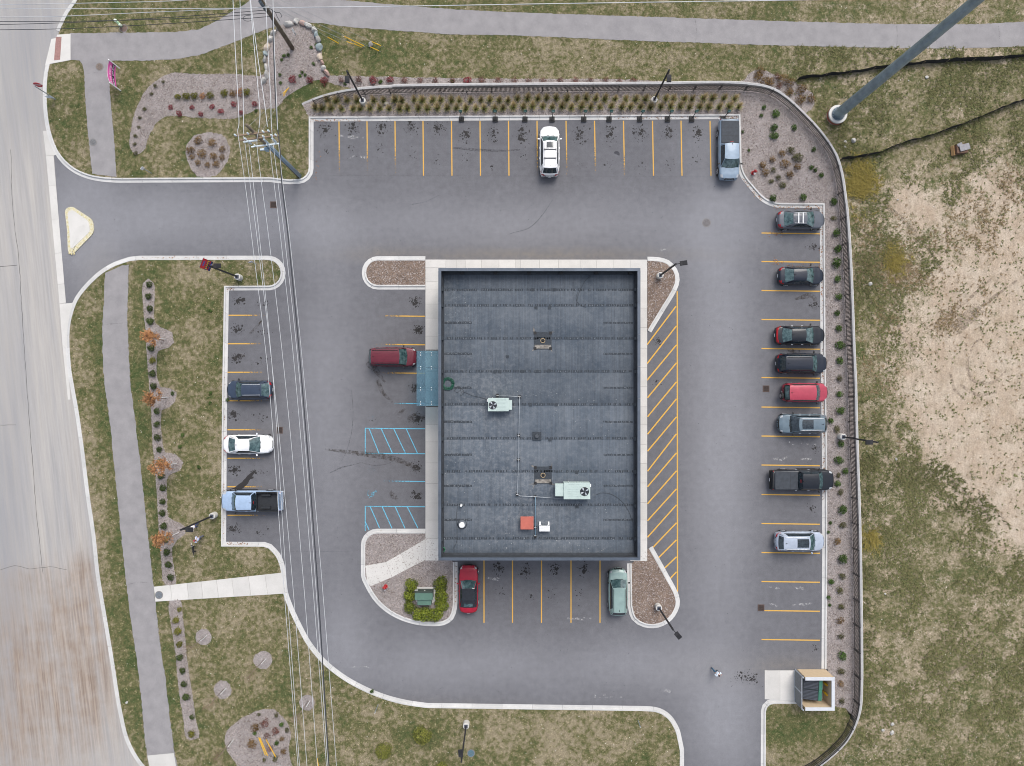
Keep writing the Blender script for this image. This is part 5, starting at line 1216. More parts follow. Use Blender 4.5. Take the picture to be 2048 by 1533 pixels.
for s, zz in ((-1.4, 12.0), (-.35, 12.0), (.9, 12.0), (1.35, 12.0), (-.95, 11.0), (.55, 11.0), (1.25, 11.0), (1.6, 11.0), (-.8, 9.3), (.3, 9.3), (1.0, 9.3)):
    b = ca * s + Vector((0, -.2, zz)); mb = MB()
    for j in range(4): mb.cyl(b + Vector((0, 0, .05 + j * .08)), b + Vector((0, 0, .10 + j * .08)), .075, .05, 10)
    mb.build("insulator", pale, pb)
for s in (.55, 1.25): b = ca * s + Vector((0, -.38, 10.6)); MB().cyl(b + Vector((0, 0, -.45)), b + Vector((0, 0, .45)), .085, n=10).build("fuse_cutout", M("cutout_pale", (.5, .6, .66), .4), pb)
MB().beam(ca * -1.15 + Vector((0, -.4, 11.05)), ca * .0 + Vector((0, -.4, 11.05)), .12, .12).build("switch_arm", pale, pb); MB().cyl(ca * -.7 + Vector((0, -.45, 10.6)), ca * -.7 + Vector((0, -.45, 11.3)), .07, n=8).build("switch_handle", pale, pb)
MB().box(tuple(ca * -.5 + Vector((0, -.2, 8.4))), (.5, .16, .2), .1).build("cable_box", pale, pb, bevel=.03); MB().box(tuple(ca * -.1 + Vector((0, -.3, 8.6))), (.3, .3, .5)).build("terminal_box", M("box_blue", (.25, .36, .45), .4), pb, bevel=.03)
q = P(585, 97, gz1(585, 97)); pa = thing("utility_pole", "thick brown wooden utility pole rising from the boulder bed", "utility pole", q[:])
MB().cyl((0, 0, -.2), (0, 0, 14.0), .22, .15, 14).build("pole", wood, pa, True)
for zz in (12.4, 11.2): MB().beam(ca * -1.5 + Vector((0, -.2, zz)), ca * 1.5 + Vector((0, -.2, zz)), .12, .12).build("crossarm", arm_m, pa)
mb = MB(); mb.tube([(.2, -.1, 7.6), (.5, -.15, 7.3), (.8, -.3, 7.1), (1.1, -.25, 7.0), (1.3, -.5, 6.9), (1.15, -.62, 6.85)], .03, 6); mb.tube([(.75, -.25, 7.1), (.8, -.5, 6.7), (.95, -.75, 6.5)], .022, 6); mb.build("dangling_cable", thin, pa, True)
for zz in (7.4, 8.2): MB().cyl((.0, -.25, zz), (.0, -.25, zz + .6), .14, n=10).build("splice_case", M("case_grey", (.10, .13, .16), .5), pa)
wire_l = M("wire_aluminium", (.50, .52, .54), .45, .05); wire_d = M("wire_black", (.03, .034, .042), .6)
def wire(label, pts, r=.022, mat=None, grp="overhead wires on the utility poles", name="overhead_wire"):
    p3 = [P(*p) for p in pts]; out = []
    for i in range(len(p3) - 1):
        n = 10
        p0 = p3[i - 1] if i else p3[i] * 2 - p3[i + 1]; p1, p2 = p3[i], p3[i + 1]; p4 = p3[i + 2] if i + 2 < len(p3) else p2 * 2 - p1
        for j in range(n):
            s = j / n; out.append(.5 * ((2 * p1) + (p2 - p0) * s + (2 * p0 - 5 * p1 + 4 * p2 - p4) * s * s + (3 * p1 - p0 - 3 * p2 + p4) * s ** 3))
    out.append(p3[-1])
    return MB().tube(out, r, 5).build(name, mat or wire_l, None, True, label=label, cat="wire", group=grp)
SL = "thin pale overhead wire running south from the crossarms of the conduit clad pole"
z1, z2, z3 = 12.2, 10.6, 10.9
for pts in ([(475, 262, 12.3), (490.5, 370, 11.9), (506.5, 500, 11.5), (538, 768, 10.9), (566, 1152, 10.9), (596, 1533, 11.6), (612, 1750, 12.2)],
            [(489, 280, 11.3), (500.5, 370, 11.0), (517, 500, 10.7), (548, 768, 10.2), (584, 1152, 10.2), (614, 1533, 10.9), (632, 1750, 11.3)],
            [(497, 282, 11.2), (507, 370, 11.0), (521.5, 500, 10.7), (547, 768, 10.2), (572, 1152, 10.2), (599, 1533, 10.9), (614, 1750, 11.3)],
            [(518, 258, 12.3), (514, 290, 12.1), (523.5, 370, 11.8), (540.5, 500, 11.4), (571, 768, 10.8), (606, 1152, 10.8), (635, 1533, 11.5), (652, 1750, 12.2)],
            [(539, 288, 9.5), (548.5, 370, 9.3), (564, 500, 9.0), (592, 768, 8.6), (624, 1152, 8.6), (653, 1533, 9.2), (668, 1750, 9.6)],
            [(543, 256, 12.3), (549, 310, 12.0), (556.5, 370, 11.8), (572, 500, 11.4), (600, 768, 10.8), (630, 1152, 10.8), (656, 1533, 11.5), (670, 1750, 12.2)],
            [(557, 288, 9.5), (566, 370, 9.2), (582, 500, 9.0), (609, 768, 8.5), (643, 1152, 8.5), (673, 1533, 9.1), (690, 1750, 9.5)]): wire(SL, pts, .021)
wire("thick black bundled cable running south beside the pale overhead wires", [(545, 20, 8.3), (549, 150, 7.7), (553, 230, 7.6), (560, 300, 7.6), (564, 370, 7.4), (579, 500, 7.1), (604, 768, 6.7), (634, 1152, 6.8), (658, 1533, 7.4), (673, 1750, 7.8)], .05, wire_d)
NL = "thin pale overhead wire running north from the crossarms of the conduit clad pole"
for pts in ([(475, 262, 12.3), (478, 245, 12.3), (476, 200, 12.3), (470, 90, 12.2), (466, 0, 12.3), (464, -60, 12.4)], [(487.5, 280, 11.2), (486.5, 200, 11.2), (483, 100, 11.1), (480, 0, 11.2), (478, -60, 11.3)], [(518, 256, 12.3), (520, 228, 12.3), (518, 200, 12.2), (509, 100, 12.0), (500, 0, 12.1), (496, -60, 12.3)],
            [(535, 254, 12.3), (528, 200, 12.1), (515, 110, 12.0), (501, 0, 12.1), (497, -60, 12.3)], [(543, 256, 12.3), (542, 228, 12.3), (541.5, 200, 12.2), (536, 100, 12.0), (531.5, 0, 12.1), (530, -60, 12.3)], [(555, 260, 11.2), (553, 200, 11.1), (549, 100, 11.0), (546, 0, 11.1), (545, -60, 11.3)]): wire(NL, pts, .028)
TL = "thin pale overhead wire crossing the road from the thick brown pole"
for pts in ([(538, 16, 8.4), (400, 17.5, 8.2), (200, 18, 8.0), (0, 17, 8.2), (-300, 14, 8.6)], [(536, -20, 9.6), (380, 0, 9.2), (200, 6, 9.0), (0, 9.5, 9.2), (-300, 10, 9.6)], [(538, 14, 8.4), (490, 17, 8.2), (300, 25, 7.9), (120, 33, 7.8), (0, 34.5, 7.9), (-300, 34, 8.3)]): wire(TL, pts, .026)
for pts in ([(540, 20, 8.1), (400, 31, 7.7), (200, 43, 7.5), (0, 49.5, 7.6), (-300, 53, 8.0)], [(541, 26, 7.8), (400, 36, 7.5), (200, 42, 7.3), (0, 43.5, 7.4), (-300, 42, 7.8)], [(542, 33, 7.6), (495, 37, 7.4), (330, 48, 7.2), (150, 57, 7.1), (0, 60, 7.2), (-300, 60, 7.6)]): wire("black telephone cable crossing the road from the thick brown pole", pts, .026, wire_d)
wire("single bright overhead wire running east along the northern path", [(538, 16, 8.4), (800, 13, 8.1), (1100, 8, 7.9), (1400, 3.5, 7.9), (1660, -.5, 8.0), (2300, -12, 8.4)], .034)
q = [P(495, 37, 7.4) + Vector((.0 + .42 * math.cos(a), .26 * math.sin(a) + .05, -.1)) for a in [k * math.pi / 8 for k in range(17)]]
MB().tube([P(490, 37, 7.4)] + q + [P(490, 37, 7.4)], .02, 5).build("cable_loop", wire_d, None, True, label="small black slack loop hung on a telephone cable over the path", cat="cable")
# guy wires with yellow guards
yel = M("guard_yellow", (.70, .42, .02), .5, .1)
def guy(anchor, top, frac, label, f0=0.02, grp="guy wires with yellow guards"):
    a = P(anchor[0], anchor[1], gz1(*anchor[:2])); b = P(*top); t = thing("guy_wire", label, "guy wire", a[:], 0, grp); d = b - a
    MB().tube([(0, 0, -.05), d * .5, d], .011, 5).build("strand", M("strand_grey", (.25, .27, .28), .5), t); MB().cyl(d * f0, d * frac, .042, n=8).build("guard", yel, t)
    MB().cyl((0, 0, -.1), tuple(d * .012), .02, n=6).build("anchor_rod", M("strand_grey", (.25, .27, .28)), t)
ptop = lambda z: (1024 - 439 * H / (H - z), 766.5 - 669.5 * H / (H - z), z)
GL = "slanting guy wire with yellow guard anchored in the grass east of the boulder bed"
for an, z, f in (((680, 89), 9.0, .17), ((731, 94), 9.5, .22), ((708, 90), 8.0, .09), ((727, 96), 7.5, .11), ((766, 94), 10.5, .10), ((762, 104), 9.0, .10)): guy(an, ptop(z), f, GL)
bt = lambda z: (1024 - 426.5 * H / (H - z), 766.5 - 414.5 * H / (H - z), z)
for an, z in (((579, 175), 13.0), ((577, 176), 10.8)): guy(an, bt(z), .19, "short guy wire with yellow guard anchored in the mulch south of the boulder bed", grp="guy wires in the mulch")
for an, tp in (((516, 1472), (600, 1690, 9)), ((518, 1472), (612, 1690, 7)), ((530, 1476), (650, 1690, 9)), ((634, 1514), (660, 1690, 9))): guy(an, tp, .2, "guy wire with yellow guard slanting up from the southern mulch bed", grp="guy wires at the southern bed")

# ------------------------------------------------------------------ boulders round the pole bed
stone = {"pale": M("stone_pale", (.40, .39, .37), .9, .25, 3, bmp=.4), "pink": M("stone_pink", (.42, .29, .25), .9, .2, 3), "blue": M("stone_blue", (.25, .30, .31), .9, .25, 3), "cream": M("stone_cream", (.50, .42, .34), .9, .2, 3), "grey": M("stone_grey", (.27, .265, .255), .9, .3, 3)}
def boulder(px, py, w, h, ang, kind, label):
    bm = bmesh.new(); bmesh.ops.create_icosphere(bm, subdivisions=2, radius=1)
    pl = [(Vector((rng.gauss(0, 1), rng.gauss(0, 1), rng.gauss(0, .7))).normalized(), rng.uniform(.62, .85)) for _ in range(9)]
    for v in bm.verts:
        c = v.co.copy()
        for n, d in pl:
            e = c.dot(n)
            if e > d: c -= n * (e - d)
        v.co = c * rng.uniform(.97, 1.03)
    me = bpy.data.meshes.new("boulder"); bm.to_mesh(me); bm.free()
    o = link("boulder", me, stone[kind], None, label, "boulder", "boulders ringing the pole bed"); q = P(px, py, gz1(px, py)); o.location = (q.x, q.y, q.z + .12); o.scale = (w / S / 2 * 1.15, h / S / 2 * 1.15, .34); o.rotation_euler = (0, 0, -ang)
kn = {"pale": "pale weathered boulder", "pink": "pinkish boulder", "blue": "blue grey boulder", "cream": "cream coloured boulder", "grey": "dull grey boulder"}
for i, (x, y, w, h, a, k) in enumerate(((578, 50, 20, 11, -.1, "pale"), (593.5, 45, 11, 12, .1, "pale"), (606, 48, 12, 11, .3, "pink"), (617, 53, 16, 11, .5, "pale"), (629, 61, 13, 13, .9, "pale"), (633, 71, 14, 10, 1.2, "blue"), (637, 81, 14, 12, 1.2, "grey"), (639, 96, 17, 13, 1.3, "blue"), (640, 115, 16, 11, 1.5, "cream"), (645, 127, 10, 7, 1.2, "pink"), (648, 138, 14, 10, 1.0, "pale"), (654, 147, 16, 8, .8, "pink"),
        (558, 57, 10, 8, -.6, "pale"), (548, 67, 15, 8, -.7, "pale"), (541, 80, 15, 9, -.9, "pale"), (534.5, 95, 18, 11, -1.1, "cream"), (531.5, 108, 12, 9, 1.5, "blue"), (530.5, 121, 15, 8, 1.5, "grey"), (533, 135, 17, 8, 1.4, "pale"), (534, 151, 16, 9, 1.6, "pale"), (529, 162, 18, 9, -1.0, "pale"))):
    side_ = "on the path side" if y < 60 else ("on the east side" if x > 600 else "on the west side"); boulder(x, y, w, h, a, k, f"{kn[k]} {side_} of the pole bed ring")
for x, y, lb in ((742, 91, "lone grey boulder in the grass among the guy wires"), (773, 210, "pale rounded stone among the ornamental grasses"), (1706, 282, "pale chunk of rock in the field near the monopole")):
    boulder(x, y, 9, 11, .6, "grey" if y < 100 else "pale", lb)

# ------------------------------------------------------------------ road signs and small fixtures
def text_mesh(cu):
    o = bpy.data.objects.new('tmp', cu); col.objects.link(o); dg = bpy.context.evaluated_depsgraph_get(); me = bpy.data.meshes.new_from_object(o.evaluated_get(dg)); bpy.data.objects.remove(o); bpy.data.curves.remove(cu); return me
def post_sign(px, py, hgt, label, build, name="road_sign", cat="sign"):
    q = P(px, py, gz1(px, py) if px < 1700 else ZL); t = thing(name, label, cat, q[:]); MB().box((0, 0, hgt / 2), (.055, .055, hgt)).build("post", M("post_steel", (.22, .26, .28), .5, .1), t); build(t, hgt); return t
def stop(t, h):
    r = .40; oc = [(r * math.cos(math.pi / 8 + k * math.pi / 4), -.05, h - .42 + r * math.sin(math.pi / 8 + k * math.pi / 4)) for k in range(8)]
    mb = MB().add(oc + [(a, -.03, c) for a, b, c in oc], [tuple(range(8)), tuple(range(8, 16))[::-1]] + [(k, (k + 1) % 8, 8 + (k + 1) % 8, 8 + k) for k in range(8)]); p = mb.build("sign_plate", M("stop_red", (.42, .02, .035), .5), t)
    cu = bpy.data.curves.new("lettering", 'FONT'); cu.body = "STOP"; cu.size = .3; cu.align_x = 'CENTER'; cu.align_y = 'CENTER'; cu.extrude = .004
    o = link("lettering", text_mesh(cu), M("sign_white", (.75, .75, .75), .5), p); o.location = (0, -.058, h - .42); o.rotation_euler = (math.pi / 2, 0, 0)
    p.rotation_euler = (math.radians(-8), 0, 0); p.location = (0, .0, 0)
post_sign(111.5, 199, 3.0, "red octagonal stop sign beside the road at the driveway mouth", stop, "stop_sign")
def white_board(w, h2, mat, ang=0.0):
    def f(t, h): MB().box((0, -.04, h - h2 / 2), (w, .025, h2), ang).build("sign_plate", mat, t); MB().box((0, -.056, h - h2 * .4), (w * .7, .006, h2 * .12), ang).build("printed_band", M("print_grey", (.35, .36, .38), .6), t)
    return f
post_sign(109, 200, 1.0, "low pale board at the foot of the stop sign", white_board(.65, .5, M("board_pale", (.62, .68, .75), .5)), "yard_sign")
post_sign(303, 347, 1.9, "small white sign on a steel post north of the driveway kerb", white_board(.32, .45, M("sign_white", (.75, .75, .75)), .9))
post_sign(513, 529, 1.7, "small pale sign on a bent post by the west lawn kerb end", white_board(.35, .4, M("sign_lilac", (.5, .52, .62), .5), .4))
post_sign(757, 1408, 1.9, "thin steel marker post on the lawn south of the drive bend", white_board(.08, .3, M("sign_white", (.75, .75, .75))), "marker_post", "marker")
post_sign(1274, 1436, 1.9, "thin steel marker post on the lawn north of the exit bend", white_board(.08, .3, M("sign_white", (.75, .75, .75))), "marker_post", "marker")
post_sign(592, 70, 1.2, "small white yard sign inside the boulder ring", white_board(.25, .7, M("sign_white", (.75, .75, .75)), 1.2), "yard_sign")
# pink banner on two posts
q0, q1 = P(239.5, 137.5, ZL), P(241.5, 182, ZL); t = thing("banner_sign", "pink nowhiring banner stretched between two white posts beside the path".replace("nowhiring", "now open"), "banner", ((q0 + q1) / 2)[:])
c = (q0 + q1) / 2; d0, d1 = q0 - c, q1 - c; bz0, bz1 = .55, 1.75
for d in (d0, d1): MB().box((d.x, d.y, .95), (.09, .09, 1.9)).build("post", white, t)
def bpt(u, v, off=.0):       # u north to south, v up; the cloth sags outward to the west
    p = d0.lerp(d1, u); return Vector((p.x - .28 * 4 * u * (1 - u) * (.5 + .5 * v) - .05 + off, p.y, bz0 + (bz1 - bz0) * v - .05 * math.sin(math.pi * u)))
def strip(nm, v0, v1, mat, off, u0=.0, u1=1.0, n=14): MB().grid([[bpt(u0 + (u1 - u0) * i / n, v, off) for v in (v0, (v0 + v1) / 2, v1)] for i in range(n + 1)]).build(nm, mat, t, True)
pink = M("banner_pink", (.72, .12, .42), .6, .12, 3); blk = M("banner_black", (.02, .012, .03), .6, .2)
strip("cloth", 0, 1, pink, 0); strip("white_border", .94, 1.0, white, .012); strip("black_band", .16, .46, blk, .012)
def letters(body, size, v, mat, u0, du, off):
    for k, ch in enumerate(body):
        if ch == " ": continue
        cu = bpy.data.curves.new("letter", 'FONT'); cu.body = ch; cu.size = size; cu.align_x = 'CENTER'; cu.align_y = 'CENTER'; cu.extrude = .003
        u = u0 - du * k; p = bpt(u, v, off); o = link("letter", text_mesh(cu), mat, t); e = bpt(u + .02, v, off) - bpt(u - .02, v, off); an = math.atan2(e.y, e.x) + math.pi
        o.location = p; o.rotation_euler = (math.pi / 2, 0, an)
letters("NOW OPEN", .36, .31, M("banner_lettering", (.85, .70, .82), .5), .92, .115, .03)
letters("Academy", .42, .68, M("banner_white", (.85, .82, .85), .5), .86, .115, .03)
# hydrants, green marker, transformer
def hydrant(px, py, label):
    q = P(px, py, ZL); t = thing("fire_hydrant", label, "fire hydrant", q[:]); rd = M("hydrant_red", (.42, .02, .025), .45, .15, 6)
    MB().cyl((0, 0, 0), (0, 0, .62), .13, .12, 14).build("barrel", rd, t, True); MB().cyl((0, 0, .62), (0, 0, .80), .16, .05, 14).build("bonnet", rd, t, True); MB().cyl((0, 0, .8), (0, 0, .86), .04, n=6).build("operating_nut", rd, t); MB().cyl((0, 0, 0), (0, 0, .06), .2, n=14).build("flange", rd, t)
    for a in (0, math.pi): MB().cyl((0, 0, .48), (.24 * math.cos(a), .24 * math.sin(a), .48), .065, n=10).build("hose_outlet", rd, t)
    MB().cyl((0, 0, .44), (0, -.26, .44), .09, n=10).build("pumper_outlet", white, t)
hydrant(1506, 346.5, "red fire hydrant in the mulch below the blue grey pickup"); hydrant(771.5, 1173, "red fire hydrant in the southwest island mulch")
q = P(243.5, 53, ZL); t = thing("utility_marker", "pale green capped utility marker beside a manhole in the grass", "marker", q[:]); MB().cyl((0, 0, 0), (0, 0, 1.1), .13, .12, 12).build("tube", M("marker_green", (.45, .66, .42), .5), t, True); MB().cyl((0, 0, 1.1), (0, 0, 1.2), .16, .12, 12).build("cap", M("marker_white", (.7, .8, .66), .5), t, True); MB().box((.1, -.12, .5), (.2, .2, .3)).build("collar", M("marker_white", (.7, .8, .66)), t)
q = P(851.5, 1191, ZL); t = thing("transformer_cabinet", "green pad mounted transformer cabinet ringed by lime green shrubs", "transformer", (q.x, q.y, ZL)); tg = M("transformer_green", (.085, .165, .125), .5, .1, 2); tg2 = M("transformer_dark", (.035, .055, .045), .5, .1)
MB().prism([(-.95, .82), (1.0, .82), (1.0, -.45), (.75, -.72), (-.7, -.8), (-.95, -.6)], -.05, .1).build("pad", "base_concrete", t)
MB().box((-.05, .30, .62), (1.72, .80, 1.0)).build("front_cabinet", tg2, t, bevel=.02); MB().box((-.05, .22, 1.14), (1.76, .66, .05)).build("lid", tg, t, bevel=.01); MB().box((-.02, -.40, .55), (1.36, .56, .86)).build("tank", tg, t, bevel=.03)
MB().box((-.85, .70, .62), (.3, .03, .2)).build("warning_label", white, t); MB().box((0, .715, .75), (.1, .03, .12)).build("latch", white, t)
for k in range(5): MB().box((-.5 + k * .25, -.70, .5), (.04, .1, .6)).build("cooling_fin", tg2, t)
# wooden box in the field
q = P(1917, 301, gz1(1917, 301)); t = thing("wooden_box", "small weathered brown wooden box with a tilted grey lid in the field", "box", q[:], .1); bw = M("box_wood", (.13, .075, .05), .85, .2, 4); gl_ = M("box_lid_grey", (.24, .235, .25), .8, .15, 4)
MB().box((.0, .0, .3), (1.1, .9, .6)).build("body", bw, t); MB().box((.18, .06, .68), (1.05, .62, .06), .18, .06).build("lid", gl_, t); MB().box((-.66, -.05, .18), (.3, .95, .3), 0, .5).build("open_flap", M("box_tan", (.33, .20, .09), .85), t); MB().box((-.25, .38, .64), (.5, .3, .05), .3).build("lid_flap", gl_, t)
# silt fences
def silt(pts, label):
    c = catmull(W2(pts), .6); t = thing("silt_fence", label, "silt fence", (0, 0, 0), 0, "black silt fences in the field"); rows = []
    for i, p in enumerate(c):
        z0 = float(gz(p.x, p.y)); w = rng.uniform(-.05, .05); hh = rng.uniform(.6, .8); rows.append([(p.x, p.y + w, z0 - .03), (p.x + .04, p.y + w + rng.uniform(-.06, .08), z0 + hh * .5), (p.x, p.y + w + rng.uniform(-.06, .1), z0 + hh)])
    MB().grid(rows).build("fabric", M("silt_black", (.014, .014, .015), .9, .3, 5), t)
    for i in range(0, len(c), 4): p = c[i]; z0 = float(gz(p.x, p.y)); MB().box((p.x, p.y - .04, z0 + .33), (.04, .04, .75), rng.random(), rng.uniform(-.1, .1)).build("stake", M("stake_wood", (.20, .16, .11), .9), t)
silt([(1596, 157), (1640, 151), (1700, 144), (1760, 135), (1810, 129), (1860, 124), (1920, 120), (1990, 117), (2048, 112), (2120, 108)], "upper black silt fence below the northern path")
silt([(1681, 318), (1720, 313), (1760, 304), (1800, 287), (1850, 273), (1900, 257), (1950, 238), (2000, 217), (2048, 200), (2120, 175)], "lower black silt fence running to the retaining wall")

# ------------------------------------------------------------------ dumpster enclosure
EZ = 1.85; e0, e1 = P(1594.5, 1339, 0), P(1651, 1403, 0)
en = thing("dumpster_enclosure", "cream walled dumpster enclosure with white coping and grey slatted gates", "enclosure", (e0.x, e1.y, 0)); ew, eh = e1.x - e0.x, e0.y - e1.y
cream = M("enclosure_cream", (.50, .39, .26), .9, .06, 3); cop = M("enclosure_coping", (.50, .52, .55), .7, .05, 3); tk = .26
for c, s in (((ew / 2, eh - tk / 2, EZ / 2), (ew, tk, EZ)), ((ew / 2, tk / 2, EZ / 2), (ew, tk, EZ)), ((ew - tk / 2, eh / 2, EZ / 2), (tk, eh - 2 * tk, EZ))): MB().box(c, s).build("wall", cream, en)
for c, s in (((ew / 2, eh - tk / 2, EZ + .04), (ew + .04, tk + .06, .08)), ((ew / 2, tk / 2, EZ + .04), (ew + .04, tk + .06, .08)), ((ew - tk / 2, eh / 2, EZ + .04), (tk + .06, eh - 2 * tk - .07, .08))): MB().box(c, s).build("coping", cop, en, bevel=.015)
gs = M("gate_slat", (.17, .18, .19), .6, .15, 6); gf = M("gate_frame", (.42, .45, .49), .45, .1, metal=.3)
for s in (0, 1):
    g = link("gate_leaf", None, None, en); y0 = .06 + s * (eh / 2 - .04); y1 = y0 + eh / 2 - .06
    for k in range(9): yy = y0 + (y1 - y0) * (k + .5) / 9; MB().box((-.30, yy, .98), (.03, (y1 - y0) / 9 - .015, 1.7)).build("slat", gs, g)
    for zz in (.16, 1.85): MB().box((-.33, (y0 + y1) / 2, zz), (.06, y1 - y0, .07)).build("gate_rail", gf, g)
    MB().box((-.34, y0 + .03 if s else y1 - .03, 1.0), (.05, .05, 1.75)).build("gate_stile", gf, g)
for yy in (eh - .02, .02): MB().cyl((-.2, yy, 0), (-.2, yy, EZ + .05), .07, n=12).build("gate_post", gf, en); MB().box((-.10, yy, 1.5), (.2, .06, .08)).build("hinge", bron, en)
dc = P(1624.5, 1379.5, 1.2); dp = thing("dumpster", "dark green dumpster with two black ribbed lids inside the enclosure", "dumpster", (dc.x, dc.y, .03), -.06); dg = M("dumpster_green", (.015, .085, .055), .5, .25, 3)
mb = MB(); mb.add([(-.82, -1.0, .12), (.82, -1.0, .12), (.82, 1.0, .12), (-.82, 1.0, .12), (-.86, -1.02, 1.0), (.9, -1.02, 1.28), (.9, 1.02, 1.28), (-.86, 1.02, 1.0)], [(0, 3, 2, 1), (4, 5, 6, 7), (0, 1, 5, 4), (1, 2, 6, 5), (2, 3, 7, 6), (3, 0, 4, 7)]); mb.build("body", dg, dp, bevel=.02)
lidm = M("dumpster_lid", (.022, .027, .035), .6, .25, 6)
for s in (-1, 1):
    ld = MB().add([(-.9, s * .02, 1.02), (.55, s * .02, 1.25), (.55, s * 1.03, 1.25), (-.9, s * 1.03, 1.02), (-.9, s * .02, 1.07), (.55, s * .02, 1.30), (.55, s * 1.03, 1.30), (-.9, s * 1.03, 1.07)], [(0, 3, 2, 1), (4, 5, 6, 7), (0, 1, 5, 4), (1, 2, 6, 5), (2, 3, 7, 6), (3, 0, 4, 7)]).build("lid", lidm, dp)
    for k in range(7): yy = s * (.12 + k * .135); MB().beam((-.82, yy, 1.085), (.5, yy, 1.295), .05, .04).build("lid_rib", M("lid_rib_lit", (.07, .08, .10), .6), ld)  # ribs paler than the lid: the light they catch is put into the colour
MB().box((.74, 0, 1.3), (.34, 2.02, .06), 0, .0).build("rear_ledge", M("dumpster_ledge", (.035, .15, .10), .5, .2), dp)
for s in (-1, 1): MB().box((0, s * 1.08, .75), (1.1, .12, .16)).build("fork_pocket", dg, dp)
for y in (1371.5, 1391): q = P(1654.5, y, 1.05); t = thing("bollard", "yellow steel bollard behind the dumpster", "bollard", (q.x, q.y, .03), 0, "yellow bollards in the enclosure"); MB().cyl((0, 0, 0), (0, 0, 1.0), .1, n=14).build("sleeve", yel, t, True); MB().cyl((0, 0, 1.0), (0, 0, 1.05), .1, .04, 14).build("dome", yel, t, True)

# ------------------------------------------------------------------ vegetation
def np_mesh(name, V, F, attrs, mat, nper=4):
    me = bpy.data.meshes.new(name); nf = len(F); me.vertices.add(len(V)); me.vertices.foreach_set("co", np.asarray(V, np.float32).ravel())
    me.loops.add(nf * nper); me.loops.foreach_set("vertex_index", np.asarray(F, np.int32).ravel()); me.polygons.add(nf)
    me.polygons.foreach_set("loop_start", np.arange(0, nf * nper, nper, dtype=np.int32))
    for k, a in attrs.items(): at = me.attributes.new(k, 'FLOAT', 'POINT'); at.data.foreach_set("value", np.asarray(a, np.float32))
    me.update(calc_edges=True); me.validate(); me.materials.append(MATS[mat]); return me
def leaves(name, n, rad, size, mat, squash=.8, hollow=.45, lift=0.0, elong=1.6, lumps=0, seed=1, core=True):
    g = np.random.default_rng(seed)
    d = g.normal(size=(n, 3)); d /= np.linalg.norm(d, axis=1)[:, None]; d[:, 2] = np.abs(d[:, 2]) * 1.0 - .25 * (g.random(n) < .3)
    r = (hollow + (1 - hollow) * g.random(n) ** .6)
    if lumps:
        ld = g.normal(size=(lumps, 3)); ld /= np.linalg.norm(ld, axis=1)[:, None]; f = (d @ ld.T).max(1); r = r * (.62 + .42 * f ** 2)
    c = d * r[:, None] * rad; c[:, 2] = c[:, 2] * squash + rad * squash * .35 + lift
    nrm = d + g.normal(size=(n, 3)) * .75; nrm /= np.linalg.norm(nrm, axis=1)[:, None]
    t = np.cross(nrm, g.normal(size=(n, 3))); t /= np.linalg.norm(t, axis=1)[:, None]; b = np.cross(nrm, t); s = size * (.6 + .8 * g.random(n))[:, None]
    V = np.stack([c - t * s * elong * .5, c + b * s * .5, c + t * s * elong * .5, c - b * s * .5], 1).reshape(-1, 3); F = np.arange(n * 4).reshape(-1, 4)
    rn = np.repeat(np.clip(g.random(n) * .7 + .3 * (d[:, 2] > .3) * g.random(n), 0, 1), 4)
    return np_mesh(name, V, F, {"rnd": rn, "tip": np.zeros(n * 4)}, mat)
def tuft_mesh(name, n, h, spread, w, mat, seed=1, tipstart=.45, droop=.5):
    g = np.random.default_rng(seed); a = g.random(n) * 2 * np.pi; ln = h * (.55 + .5 * g.random(n)); sp = spread * (.25 + .9 * g.random(n)); r0 = spread * .22 * g.random(n)
    segs = 4; V = []; T = []; R = []; F = []; rn = g.random(n)
    for k in range(segs + 1):
        f = k / segs; rr = r0 + sp * f ** 1.5; z = ln * (f - droop * .5 * f * f * (sp / spread)); ww = w * (1 - .8 * f)
        x, y = rr * np.cos(a), rr * np.sin(a); V.append(np.stack([np.stack([x - ww * np.sin(a), y + ww * np.cos(a), z], 1), np.stack([x + ww * np.sin(a), y - ww * np.cos(a), z], 1)], 1))
        T.append(np.full((n, 2), max(0, (f - tipstart) / (1 - tipstart)))); R.append(np.stack([rn, rn], 1))
    V = np.stack(V, 1); T = np.stack(T, 1); R = np.stack(R, 1)
    base = (np.arange(n) * (segs + 1) * 2)[:, None]
    for k in range(segs): F.append(base + np.array([[k * 2, k * 2 + 1, k * 2 + 3, k * 2 + 2]]))
    return np_mesh(name, V.reshape(-1, 3), np.concatenate(F), {"rnd": R.ravel(), "tip": T.ravel()}, mat)
def plant(name, me, px, py, sc, label, cat, group, zf=None, zc=.25):
    z = (zf if zf is not None else gz1(px, py)); q = P(px, py, z + zc); o = link(name, me, None, None, label, cat, group)
    o.location = (q.x, q.y, z); o.rotation_euler = (0, 0, rng.uniform(0, 6.28)); k = sc * rng.uniform(.88, 1.12); o.scale = (k, k * rng.uniform(.92, 1.08), k * rng.uniform(.9, 1.1)); return o
Q = lambda l, ox, oy, k=4.0: [(ox + a[0] / k, oy + a[1] / k) + tuple(a[2:]) for a in l]
def grass_clump(seed):
    a = tuft_mesh("low_blades", 150, .62, .50, .020, "ornamental_grass", seed, .80, .7); b = tuft_mesh("plumes", 85, 1.45, .26, .019, "ornamental_grass", seed + 9, .10, .3)
    bm = bmesh.new(); bm.from_mesh(a); bm.from_mesh(b); me = bpy.data.meshes.new("ornamental_grass"); bm.to_mesh(me); bm.free(); me.materials.append(MATS["ornamental_grass"]); return me
og = [grass_clump(s) for s in (1, 2, 3)]
